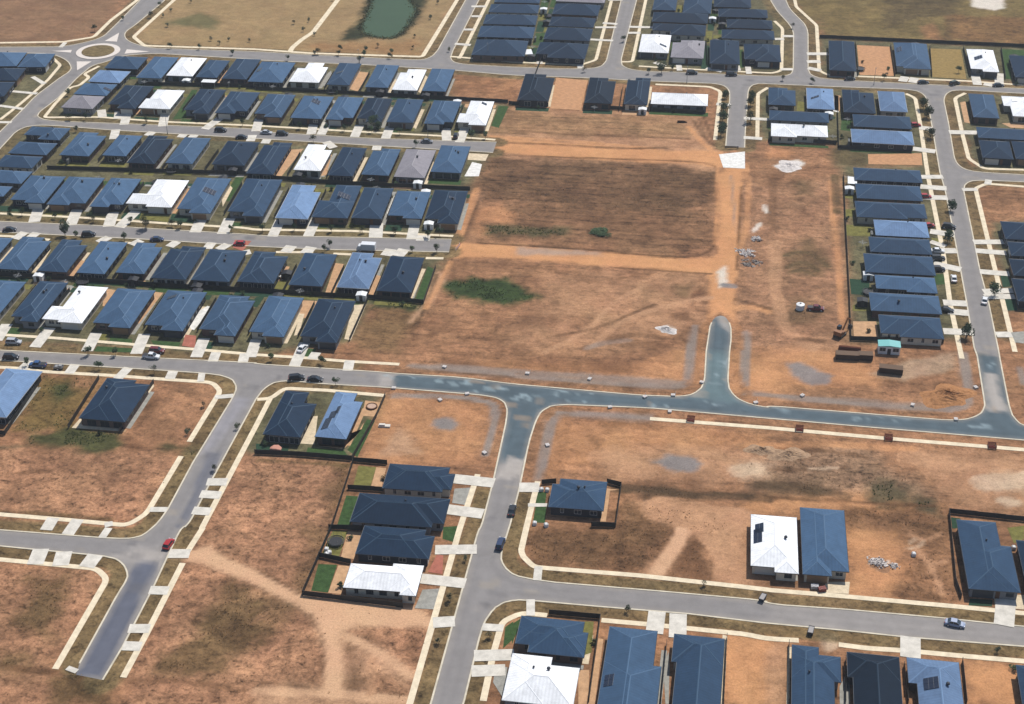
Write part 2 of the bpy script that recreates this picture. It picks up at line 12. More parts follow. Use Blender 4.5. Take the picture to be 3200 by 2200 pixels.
LAND={'a': [(-364.3,595.1),(-362.7,593.5),(-361.2,592.8),(-358.9,592.5),(-320.1,599.5),(-297,602.8),(-294.6,603.4),(-292.4,604.3),(-290.3,605.5),(-288.4,606.8),(-286.5,608.4),(-284.8,610.1),(-283.2,612),(-282,613.6),(-280.9,615.8),(-280.2,617.9),(-279.8,620.3),(-279.9,634.3),(-280.9,669.7),(-283,701.8),(-283.4,704.2),(-283.9,706.6),(-284.6,709),(-297.5,745.6),(-299,747.4),(-300.3,748.2),(-302.5,748.7),(-431.7,733.1),(-433.3,732.2),(-433.9,731.2),(-433.7,729.4)],'b': [(-270.4,673.1),(-269.7,670.7),(-269.3,668.3),(-269.1,665.9),(-270.8,636.5),(-271.3,631.5),(-272,626.8),(-271.9,624.3),(-271.5,622.1),(-270.7,619.8),(-269.2,617),(-267.7,615),(-266.1,613.4),(-264.1,611.8),(-258.5,608.6),(-256.2,607.6),(-253.9,607.1),(-251.5,606.8),(-209.5,608.3),(-204.5,608.3),(-183.1,607.6),(-138.4,607.5),(-136.1,607.7),(-134.6,608),(-133,608.5),(-132.4,609),(-131.4,610.2),(-130.7,611.5),(-130,613.4),(-129.8,614.6),(-129.5,616.8),(-129.2,619.3),(-129.1,621.7),(-128.6,685.4),(-127.9,722),(-128.1,727),(-131.7,765.5),(-132.6,767.4),(-133.7,768.2),(-135.7,768.8),(-298.5,749.1),(-300.2,748.2),(-300.8,747.2),(-300.7,745.2)],'c': [(-122.4,686.2),(-122.5,620),(-122.2,615),(-122,612.3),(-121.3,610),(-120.6,608.6),(-119.5,607.1),(-118.7,606.6),(-116.9,605.8),(-115.3,605.4),(-112.9,605),(-94.4,604.6),(-75.7,605.2),(-73.3,605.3),(-70.8,605.6),(-68.3,605.9),(-62,607.1),(-59.8,608),(-58.5,609),(-57.2,610.5),(-56.8,611.6),(-56.3,613.6),(-55.9,615.7),(-55.7,618.1),(-56.5,694.3),(-56.2,733.2),(-56.7,774.6),(-57.4,776.5),(-58.4,777.3),(-60.4,777.8),(-121.5,770.5),(-123.4,769.5),(-124.3,768.3),(-124.9,766.3),(-121.6,727.8),(-121.5,722.8)],'d': [(-49.3,695.2),(-49.6,620.1),(-49.4,617.7),(-49.2,615.6),(-48.8,613.6),(-48.6,612.5),(-47.5,610.8),(-46.5,609.7),(-44.8,608.5),(-43.7,608),(-41.6,607.5),(-39.4,607.1),(-37,607),(-25.1,607.6),(8.5,607.8),(10.9,607.9),(13.4,608.1),(15.7,608.3),(17,608.6),(19,609.3),(20.2,610.1),(21.3,611.3),(21.7,612.1),(22.1,614),(22.3,615.6),(22.5,618),(22.8,657.9),(22.7,660.3),(22.5,662.6),(22.3,664.8),(22,666),(21.6,668.1),(21,670.4),(20.4,672.8),(16.7,684.2),(15.3,689),(12.8,700.4),(11.9,705.3),(7.6,741),(3.9,781.8),(3,783.7),(1.9,784.5),(-0.1,785.1),(-46.3,779.5),(-48.3,778.6),(-49.2,777.4),(-50,775.4),(-49.8,734)],'e': [(19.1,706.2),(19.7,701.2),(20.7,694.7),(21.2,692.3),(21.8,689.9),(22.5,687.5),(26.9,674.9),(27.6,672.5),(28.1,670.1),(28.5,667.7),(28.8,664.9),(29.1,659.9),(28.7,620),(28.8,617.6),(29,615.6),(29.3,613.5),(29.6,612.5),(30.5,610.9),(31.6,609.8),(33.2,608.7),(34.3,608.4),(36.4,607.9),(38.6,607.6),(41,607.3),(71.4,606.9),(114.6,607.4),(152.8,607.5),(154.9,608.2),(156.1,609.2),(157.2,611.2),(192,804.6),(191.6,806.5),(190.8,807.4),(189,807.9),(17.4,787.1),(15.5,786.2),(14.6,785),(13.9,783),(16.6,742.1)],'f': [(-357.3,581.7),(-357.5,583.6),(-356.9,584.7),(-355.3,585.7),(-320.9,592.5),(-318.4,592.9),(-315.9,593.2),(-313.5,593.4),(-297.9,594.5),(-295.5,594.2),(-293.3,593.7),(-291,592.7),(-288.5,591.1),(-286.5,589.6),(-284.7,587.9),(-283.1,586.2),(-282.2,584.9),(-280.9,582.9),(-280.1,581.5),(-279.2,579.7),(-279,578.9),(-278.7,577.2),(-278.6,575.7),(-278.7,573.9),(-279.1,572.1),(-279.8,567.7),(-281.3,553.2),(-281.5,550.7),(-281.6,548.3),(-281.6,545.8),(-281.1,534.1),(-280.7,513),(-279.4,493.9),(-280,491.8),(-280.9,490.7),(-282.8,489.7),(-304.3,486.9),(-306.6,487.3),(-308.1,488.1),(-309.7,489.7)],'g': [(-271.8,580.7),(-271.3,583),(-270.7,584.4),(-269.7,586),(-269,586.6),(-267.7,588.1),(-266.8,589.5),(-265.6,591.6),(-264.9,593),(-263.5,595),(-262,596.3),(-259.8,597.5),(-253.6,599.6),(-251.1,600.1),(-248.7,600.5),(-246.3,600.6),(-208,599.5),(-206,599.4),(-205,599.3),(-204.2,599.1),(-204.1,599),(-203.3,598.9),(-202.3,598.8),(-200.3,598.7),(-155.8,599.1),(-122.5,598.1),(-117.5,597.8),(-96.6,595.8),(-94.1,595.7),(-91.7,595.6),(-89.2,595.6),(-63.6,596.4),(-34.4,596.3),(-11.1,597),(-8.8,596.7),(-7.3,596.2),(-5.7,595.3),(-5.1,594.6),(-4.2,593),(-3.6,591.5),(-3.1,589.4),(-2.9,587.2),(-2.7,582.3),(-2.8,560.2),(-2.7,535.3),(4.3,535.2),(4.2,549.5),(4.4,588),(4.6,591.7),(4.9,594),(5.3,595.4),(6,597),(6.5,597.7),(7.6,598.6),(8.5,599.2),(10.1,599.5),(12.3,599.4),(38.9,599.7),(65.5,600.6),(67.9,600.4),(69.4,600.1),(71.1,599.6),(71.9,599.2),(73,598),(73.7,596.9),(74.3,595.2),(74.6,594.2),(74.8,592.1),(75,590),(75.1,587.6),(75,562.9),(74.6,522.8),(74.8,517.8),(75,513.2),(75.2,508.2),(75.2,468.5),(75,428),(74.6,401.7),(74.7,399.9),(74.8,399.1),(74.8,399),(74.9,398.2),(75,396.4),(74.6,375.5),(74.5,371.6),(74.4,370.4),(74,369),(73.7,368),(73.1,366.6),(72.6,365.9),(71.5,364.7),(70.5,363.9),(69.1,363),(68.1,362.6),(66.2,362.1),(64.4,361.8),(62,361.6),(42,361.8),(18.5,362),(16.5,361.9),(15.5,361.8),(14.8,361.6),(14.8,361.4),(14.2,361.3),(13.5,361.4),(12.1,361.6),(11.1,361.9),(9.4,362.5),(8.2,363.2),(6.8,364.2),(6.2,364.8),(5.3,366.1),(4.7,367.2),(4.1,368.7),(3.8,369.5),(3.6,371.4),(3.4,373),(3.3,375.4),(3.3,389.2),(3.5,395.3),(3.5,397.8),(3.4,400.2),(3.3,402.5),(3.1,403.9),(2.7,406),(2.3,407.4),(1.6,408.9),(1.1,409.5),(0.3,409.9),(-0.4,409.8),(-1.2,409.2),(-1.7,408.5),(-2.3,406.9),(-2.6,405.3),(-3,403),(-3.3,394.3),(-3.5,388.2),(-3.3,374.8),(-3.4,372.4),(-3.6,370.9),(-3.9,369.2),(-4.1,368.4),(-4.8,367.2),(-5.4,366.2),(-6.3,365.2),(-7,364.6),(-8.5,363.9),(-10,363.5),(-12.3,363.1),(-20.3,362.6),(-25.3,362.6),(-55.1,363.3),(-60.1,363.6),(-69.3,364.5),(-71.8,364.6),(-74.2,364.7),(-76.7,364.7),(-89.8,364.3),(-93.8,364.3),(-97.3,364.4),(-131,363.8),(-132.8,363.9),(-133.6,364),(-133.6,364.1),(-134.4,364.2),(-136.2,364.2),(-170.9,362.6),(-211.5,360.8),(-238.7,359.6),(-241,360.1),(-242.5,361),(-244.1,362.7),(-277.6,427.6),(-277.7,429.4),(-277.2,430.3),(-275.6,431.1),(-244.4,433.1),(-190.1,434.7),(-154.8,434.6),(-130.8,435.6),(-90.2,439.3),(-91,448.3),(-119.7,445.7),(-154.6,442.5),(-156.4,442.5),(-157.1,442.5),(-157.2,442.5),(-157.9,442.6),(-159.7,442.7),(-208.7,442.4),(-247.9,440.7),(-279.7,438.9),(-281,438.4),(-281.2,437.8),(-280.3,436.6),(-274,432.2),(-272.4,431.8),(-271.6,432.3),(-271.1,433.8),(-273.1,477.4),(-273.9,497.9),(-274.6,512.2),(-274.3,514.6),(-273.9,516.2),(-273,517.9),(-272.4,518.7),(-270.7,519.7),(-269.2,520.4),(-267,520.9),(-265.4,521.1),(-263,521.1),(-260.6,521.2),(-258.1,521.1),(-238.7,520),(-180.3,519.5),(-137,519),(-88.4,518.6),(-88.6,528.1),(-140.2,525.3),(-145.2,525.3),(-178.5,526),(-180.5,526.3),(-181.6,526.5),(-182.5,527),(-182.6,527.4),(-183.5,527.8),(-184.6,528),(-186.6,528.2),(-241.2,526.3),(-260.7,525.6),(-263.1,525.7),(-265.2,525.9),(-267.2,526.2),(-268.3,526.4),(-269.9,527.2),(-271,527.9),(-272.2,529.1),(-272.6,529.8),(-273,531.3),(-273.2,532.4),(-273.3,534.4),(-273,536.9),(-272,545.4),(-271.8,547.9),(-271.8,550.3),(-271.8,552.8),(-272.2,562),(-272.4,566.6),(-272.4,571.1)],'h': [(-237.9,350.8),(-238,352.6),(-237.5,353.5),(-235.9,354.3),(-209.1,355.5),(-187.3,355.9),(-158.6,356.7),(-149.7,356.8),(-147.3,356.8),(-145.2,356.7),(-143.1,356.5),(-142,356.4),(-140.2,355.8),(-139,355.3),(-137.6,354.4),(-137.1,353.7),(-136.3,352.5),(-135.7,351.5),(-135.3,350.2),(-135.1,349.5),(-135,347.8),(-134.9,346.3),(-134.9,343.9),(-135.9,314.2),(-135.7,294.1),(-135.9,291.7),(-136.1,289.6),(-136.5,287.5),(-136.8,286.5),(-137.4,284.8),(-137.8,283.8),(-138.4,282.8),(-138.7,282.4),(-139.5,281.9),(-140.2,281.5),(-141.2,281.1),(-141.9,281),(-143.5,280.7),(-145,280.6),(-147.3,280.4),(-174.6,279.8),(-197.2,279.3),(-199.5,279.9),(-201,280.8),(-202.6,282.5)],'i': [(-196,269.9),(-196.1,271.7),(-195.6,272.6),(-194,273.3),(-171.9,273.8),(-161.8,273.7),(-149.5,273.7),(-146.8,273.7),(-144.7,273.6),(-143.6,273.4),(-142.3,273.2),(-141.6,273),(-140.5,272.4),(-139.7,271.8),(-138.7,270.9),(-138.2,270.3),(-137.5,269.3),(-137,268.5),(-136.6,267.6),(-136.4,267.1),(-136.3,266.2),(-136.2,265.3),(-136.2,264.1),(-136.3,262.9),(-136.4,259),(-136.3,237),(-135.7,233.6),(-129.2,232.8),(-128.7,243.5),(-128.9,265),(-129.7,283.2),(-129.7,285.2),(-129.6,286.3),(-129.3,287.3),(-129,287.4),(-128.7,288.4),(-128.5,289.5),(-128.4,291.5),(-128.5,305.4),(-128.1,343.2),(-128.1,345.3),(-128,346.6),(-127.9,347.4),(-127.6,350),(-127,351.9),(-126.5,353),(-125.7,354.3),(-125.2,354.8),(-123.7,355.6),(-122.3,356),(-120,356.3),(-114,356.1),(-109,356.1),(-95.5,356.6),(-90.7,356.7),(-67.6,356.5),(-65.2,356.4),(-63.7,356.2),(-61.9,355.9),(-61.2,355.7),(-60,355.1),(-59.2,354.5),(-58.3,353.6),(-58,353),(-57.5,351.7),(-57.1,350.5),(-56.8,348.8),(-56.6,346.9),(-56.3,342.5),(-55.5,316.5),(-55.4,299.8),(-55.5,297.9),(-55.6,297.1),(-55.7,297),(-55.8,296.2),(-55.9,294.3),(-55.9,275.2),(-56,236.7),(-56.1,226.5),(-56.8,224.4),(-57.8,223.3),(-59.8,222.3),(-160,208),(-162.3,208.4),(-163.8,209.2),(-165.4,210.8)],'j': [(-48.4,344.1),(-48.2,346.4),(-48,347.8),(-47.7,349.4),(-47.6,349.9),(-47.1,351),(-46.6,351.8),(-45.8,352.8),(-45.4,353.4),(-44,354.1),(-42.6,354.5),(-40.4,355),(-21.7,356.2),(-16.7,356.4),(14.2,355.8),(44.6,355.2),(83,354.7),(107.1,354),(108.9,353.2),(109.7,352.2),(110.1,350.2),(98.1,283.6),(97,281.6),(95.8,280.6),(93.7,279.7),(76,279),(71,279),(55.9,279.3),(33.4,279.2),(19.4,278.7),(17.4,278.8),(16.3,278.9),(15.4,279.1),(15.4,279.2),(14.5,279.5),(13.4,279.6),(11.4,279.7),(-10.6,279.6),(-34.4,279.3),(-37.3,279.5),(-39.2,279.6),(-40.7,279.8),(-42.4,280.1),(-43.5,280.3),(-43.9,280.5),(-44.8,280.9),(-45.5,281.4),(-46.3,282.2),(-46.8,282.7),(-47.5,283.8),(-48,284.7),(-48.5,286),(-48.6,286.7),(-48.8,288.4),(-48.9,289.9),(-48.8,292.2),(-48.6,294.9),(-48.4,299.9),(-48.3,314.6),(-48.7,332.4),(-48.7,337.4)],'k': [(-46,224.2),(-47.9,224.7),(-48.9,225.6),(-49.5,227.4),(-49,238),(-49.1,257.7),(-49,260.1),(-48.9,261.7),(-48.7,263.5),(-48.5,264.4),(-48.1,265.7),(-47.8,266.8),(-47.3,267.9),(-47.1,268.5),(-46.4,269.3),(-45.9,270),(-45.1,270.7),(-44.6,270.9),(-43.7,271.4),(-42.9,271.6),(-41.9,271.9),(-41.3,271.9),(-39.8,272),(-37.3,272.1),(-22.9,272.2),(-2.5,272.6),(15.2,271.9),(33.2,271.9),(46.7,271.6),(72.7,272.2),(92.4,272.5),(94.2,271.7),(95,270.8),(95.4,268.8),(91.6,247.5),(90.5,245.4),(89.3,244.3),(87.2,243.3)],'l': [(81.6,588.5),(81.7,590.9),(82,593.1),(82.4,595.2),(82.7,596.3),(83.4,598.1),(84.1,599.4),(85.1,600.7),(85.6,601.3),(87.2,602),(88.6,602.4),(90.9,602.6),(113.9,602.1),(152,602.7),(153.8,602),(154.6,601.1),(155,599.1),(142.4,529),(141.3,527),(140.1,526),(138,525.2),(104.3,524.6),(94,524.6),(91.6,524.7),(89.7,524.8),(87.7,525.1),(86.8,525.2),(85.3,525.8),(84.2,526.4),(83.2,527.4),(82.8,528),(82.1,529.4),(81.7,530.5),(81.3,532.1),(81.2,532.9),(81,534.9),(80.9,536.6),(80.9,539),(81.5,566.9)],'m': [(81.6,506.5),(81.7,508.9),(82,510.6),(82.3,512.6),(82.6,513.4),(83.3,514.8),(84,515.7),(85,516.7),(85.6,517),(87.2,517.5),(88.7,517.8),(91,518),(103.5,518.5),(136.9,519.2),(138.7,518.5),(139.5,517.6),(139.9,515.6),(112.6,364),(111.5,362),(110.3,361.1),(108.2,360.4),(87.5,361),(85.4,361.4),(84.2,361.8),(83,362.6),(82.7,363.1),(82.2,364.2),(81.9,365),(81.6,365.9),(81.4,366.5),(81.3,367.9),(81.2,369.3),(81.1,371.5),(81.2,381.9),(81.4,396.7),(81.5,400.2),(81.7,428.9),(81.2,450.2),(81.4,477.3)]}
NOKERB=[(0.7,535.2),(-90.6,443.8),(-88.5,523.4),(-132.4,233.2),(-0.1,410),(-1.9,408.4),(1.6,409.3)]
SEAL=[(-92.3,364.2),(-73,364.8),(-57.6,363.4),(-22.8,362.5),(-8.6,363.3),(-4.7,366.5),(-3.3,371.1),(-3.5,388.2),(-3.3,394.3),(-2.8,406.7),(-0.1,411),(2.8,407.4),(3.6,399),(3.3,389.2),(3.3,371.7),(4.6,366.5),(8.4,362.5),(14.8,361),(14.8,362),(42,361.8),(65.7,361.6),(71.5,364),(74.2,368.5),(74.6,373),(75,398.9),(81.4,396.7),(81.2,381.9),(81.1,367.8),(81.9,364.6),(83.8,361.1),(111.9,360.3),(110.8,353.9),(83,354.7),(44.6,355.2),(14.9,355.9),(14.2,355.8),(-19.2,356.4),(-44.1,354.7),(-47.1,351.5),(-48.2,347.8),(-48.8,334.9),(-49,325.8),(-55.3,324.9),(-56.4,345),(-57.1,351.5),(-59.2,355.1),(-63.9,356.5),(-90.7,356.7)]
PATHS=[(1.9,[(-341.5,601.3),(-322.5,604.6),(-296.2,609),(-295.2,609.2),(-294.3,609.6),(-293.5,610.1),(-285.1,615.9),(-284.5,616.7),(-284.1,617.4),(-283.9,618.3),(-284.3,637.9),(-284.2,639.9),(-282,668.1),(-282,669.1),(-282,670.1),(-282,671.1),(-284.9,705.3)]),(1.9,[(-264.8,670.1),(-266.3,620.5),(-266.1,619.5),(-265.8,618.7),(-265.3,617.9),(-258.6,610.2),(-257.8,609.7),(-257.1,609.3),(-256.1,609.2),(-208.7,611.1),(-206.7,611),(-184.6,609.6),(-182.6,609.5),(-135.6,611.4),(-134.8,611.8),(-134.4,612.2),(-134.1,613),(-132.5,686.5),(-131.8,734.3)]),(2.4,[(-192.3,610.7),(-192.5,613.8),(-192.5,614.8),(-192.5,615.8),(-192.4,616.8),(-191.5,622.6),(-191.2,624.6),(-188.9,633.6),(-188.7,634.6),(-188.6,635.6),(-188.5,636.6),(-188.2,678),(-188.4,713.7)]),(1.5,[(-292.5,590.8),(-286.2,583.7),(-285.7,582.9),(-285.3,582.1),(-285.1,581.1),(-283.9,567.6),(-283.8,565.6),(-284,552.7),(-284.7,537.1),(-285.8,524.1)]),(1.5,[(-268.3,583.5),(-270.9,575.7),(-270.9,574.8),(-270.8,574.1),(-270.3,573.3),(-268.8,572.1),(-268.3,571.3),(-268,570.6),(-267.8,569.6),(-268.2,563.4),(-268.5,562.5),(-268.9,561.7),(-269.5,561),(-270.1,560.6),(-270.7,559.8),(-271,559.2),(-271.2,558.2),(-270.6,542.3),(-269.5,529.9),(-269.2,529.1),(-268.7,528.8),(-267.9,528.6),(-249.3,531.4),(-248.3,531.5),(-247.3,531.5),(-246.3,531.5),(-221.2,530.5),(-219.2,530.5),(-183.8,531.4),(-144.2,531),(-110.5,531.2),(-89.4,530.3)]),(1.7,[(-117.8,688.3),(-118,616.5),(-118.1,614.5),(-118.3,611.5)]),(1.5,[(-122.4,613.4),(-117.6,612.9),(-96.2,610.5),(-94.2,610.4),(-67.6,610.5),(-66.6,610.7),(-65.9,611),(-65.1,611.6),(-61.2,615.9),(-60.7,616.7),(-60.4,617.5),(-60.2,618.5),(-60.9,695.3)]),(1.5,[(-45.1,697.3),(-44.7,618.5),(-45,617.7),(-45.4,617.2),(-46.2,616.8),(-49.4,616.4)]),(1.5,[(-41.6,612.4),(-25.3,611.7),(11.2,611.5),(12.4,611.6),(13.1,611.6),(13.5,611.7),(14.2,611.9),(14.7,612.3),(15.5,612.8),(16.6,613.9),(17.2,614.7),(17.5,615.4),(17.7,616.4),(18,663.7),(17.9,664.7),(17.7,665.6),(17.5,666.6),(14.4,674.7)]),(1.6,[(23.4,705.8),(24,696.6),(24.1,695.6),(24.3,694.7),(24.6,693.7),(32.5,672.7),(32.7,671.7),(32.9,670.8),(33,669.8),(33.2,618.4),(33.4,617.4),(33.6,616.6),(34.1,615.7),(35.6,613.6),(36.4,613),(37.1,612.6),(38,612.4),(48.2,612.4),(91.5,612.9),(93.5,612.8),(115.1,611.3)]),(1.6,[(-33.2,593.2),(-12.3,593.3),(-11.3,593.1),(-10.6,592.8),(-9.8,592.2),(-7.6,590),(-7.1,589.2),(-6.8,588.4),(-6.6,587.4),(-6.9,540.8)]),(1.6,[(8.9,542.9),(8.4,587),(8.5,588),(8.8,588.9),(9.1,589.8),(12.3,595.5)]),(1.6,[(67.2,596.1),(69.7,593.1),(70.1,592.2),(70.4,591.4),(70.6,590.4),(70.7,566.5),(70.1,519.1),(70.6,460.1),(69.9,427.3),(70.4,398.3),(70.5,394.6)]),(1.6,[(90.8,599.7),(87.1,595.1),(86.7,594.2),(86.4,593.4),(86.2,592.4),(85.8,559),(86,537.5),(86.1,536.5),(86.4,535.6),(86.8,534.7),(89.9,529.3),(90.6,528.6),(91.3,528.3),(92.2,528.1),(104.8,528.9)]),(1.6,[(103,514.6),(91.8,515.3),(90.8,515.2),(90,514.9),(89.2,514.4),(87,512.2),(86.4,511.4),(86.1,510.7),(85.9,509.7),(86,473.1),(86.1,438.6),(86.2,400.5)]),(1.5,[(-266.4,445.7),(-250.5,446.5),(-222.5,447.2),(-190.6,446.9),(-164.7,447.2),(-163.7,447.2),(-162.7,447.1),(-161.7,447),(-159.8,446.6),(-158.8,446.5),(-157.8,446.5),(-156.8,446.6),(-125.5,449.8),(-123.5,449.9),(-90.9,450.7)]),(1.5,[(-258.6,429.6),(-241.9,430.6),(-239.9,430.7),(-225.3,430)]),(1.5,[(-199.4,431.4),(-192.8,431.5)]),(1.5,[(-147.1,431.7),(-134.7,433.2)]),(1.5,[(-127.9,433.1),(-122,433.4)]),(1.6,[(-97,434.2),(-91.2,434.8)]),(1.5,[(-229.1,368.4),(-215.3,369.3),(-197.9,369.7),(-170,369.3),(-154.1,369.2),(-135,368.7),(-119.3,369),(-107.5,368.8),(-91.8,369.3)]),(1.6,[(-220.8,351.2),(-207.4,351.8),(-202.1,352),(-201.1,352),(-200.1,351.9),(-199.1,351.9),(-195,351.4),(-194,351.4),(-193,351.4),(-192,351.4),(-172,352.1),(-163,352.1),(-144.7,352.4),(-143.7,352.2),(-142.9,351.9),(-142.1,351.4),(-140.5,349.7),(-139.9,348.9),(-139.6,348.2),(-139.4,347.2),(-140,323.1)]),(1.6,[(-140,316.4),(-140.4,293.5),(-140.5,292.5),(-140.6,291.8),(-140.8,291),(-140.9,290.6),(-141.3,289.9),(-141.6,289.2),(-142.1,288.4),(-142.9,287.2),(-143.6,286.6),(-144.3,286.2),(-145.2,286),(-159.7,286),(-177.4,285.8),(-189.2,285.7)]),(1.6,[(-180.9,268.4),(-169.7,268.9),(-161.1,268.9),(-146.3,268.9),(-145.3,268.7),(-144.5,268.4),(-143.7,267.9),(-142,266.5),(-141.4,265.7),(-141.1,265),(-140.9,264),(-141,234.6)]),(1.6,[(-124.4,287.6),(-125.2,277.5)]),(1.6,[(-124.9,273.8),(-124.8,248.5),(-125,234.2)]),(1.6,[(-124.2,346.8),(-124.2,333),(-124.6,288.6),(-124.6,287.8),(-124.5,287.4),(-124.4,287.2)]),(1.6,[(-127.7,345.7),(-125.6,346.2),(-124.7,346.6),(-124.1,347.1),(-123.5,347.9),(-122.2,350.9),(-121.6,351.7),(-121,352.1),(-120.1,352.4),(-111.7,352.8),(-109.7,352.9),(-102,352.7),(-92.3,352.5)]),(1.6,[(-60,319.3),(-60.6,296.6),(-60.5,236.1),(-60.6,225.3)]),(1.6,[(-44,318.4),(-44.2,298.9),(-44.2,290.4),(-44,289.4),(-43.7,288.6),(-43.3,287.7),(-41.4,285.5),(-40.7,284.8),(-40.2,284.5),(-39.6,284.3),(-39,284.2),(-37.3,284.2),(-14.9,284.6),(9.9,283.9),(14.6,283.7),(16.6,283.6),(33.6,283.8),(58.8,283.8),(73.6,283.6),(88.4,283.7)]),(1.7,[(-17.3,351.2),(14.9,351.2),(45.9,350.5),(82.5,350.2),(98.8,349.8)]),(1.6,[(-44.9,238.3),(-45.1,252.8),(-44.8,262),(-44.7,263),(-44.4,263.8),(-44,264.5),(-43.6,264.9),(-43,265.5),(-42.4,266),(-41.8,266.6),(-41.4,266.8),(-40.6,267.2),(-39.9,267.4),(-38.9,267.5),(-34.8,267.5)]),(1.6,[(-22.2,267.6),(-9.8,267.7),(8.8,267.5),(9.8,267.5),(10.8,267.4),(11.8,267.3),(14.3,266.9),(15.3,266.8),(16.3,266.8),(17.3,266.8),(22.7,267.1)]),(1.6,[(31.6,267),(36.9,266.7),(38.9,266.7),(46.4,267.1),(57.3,267.1),(72.1,267.3),(85.8,267.3)])]
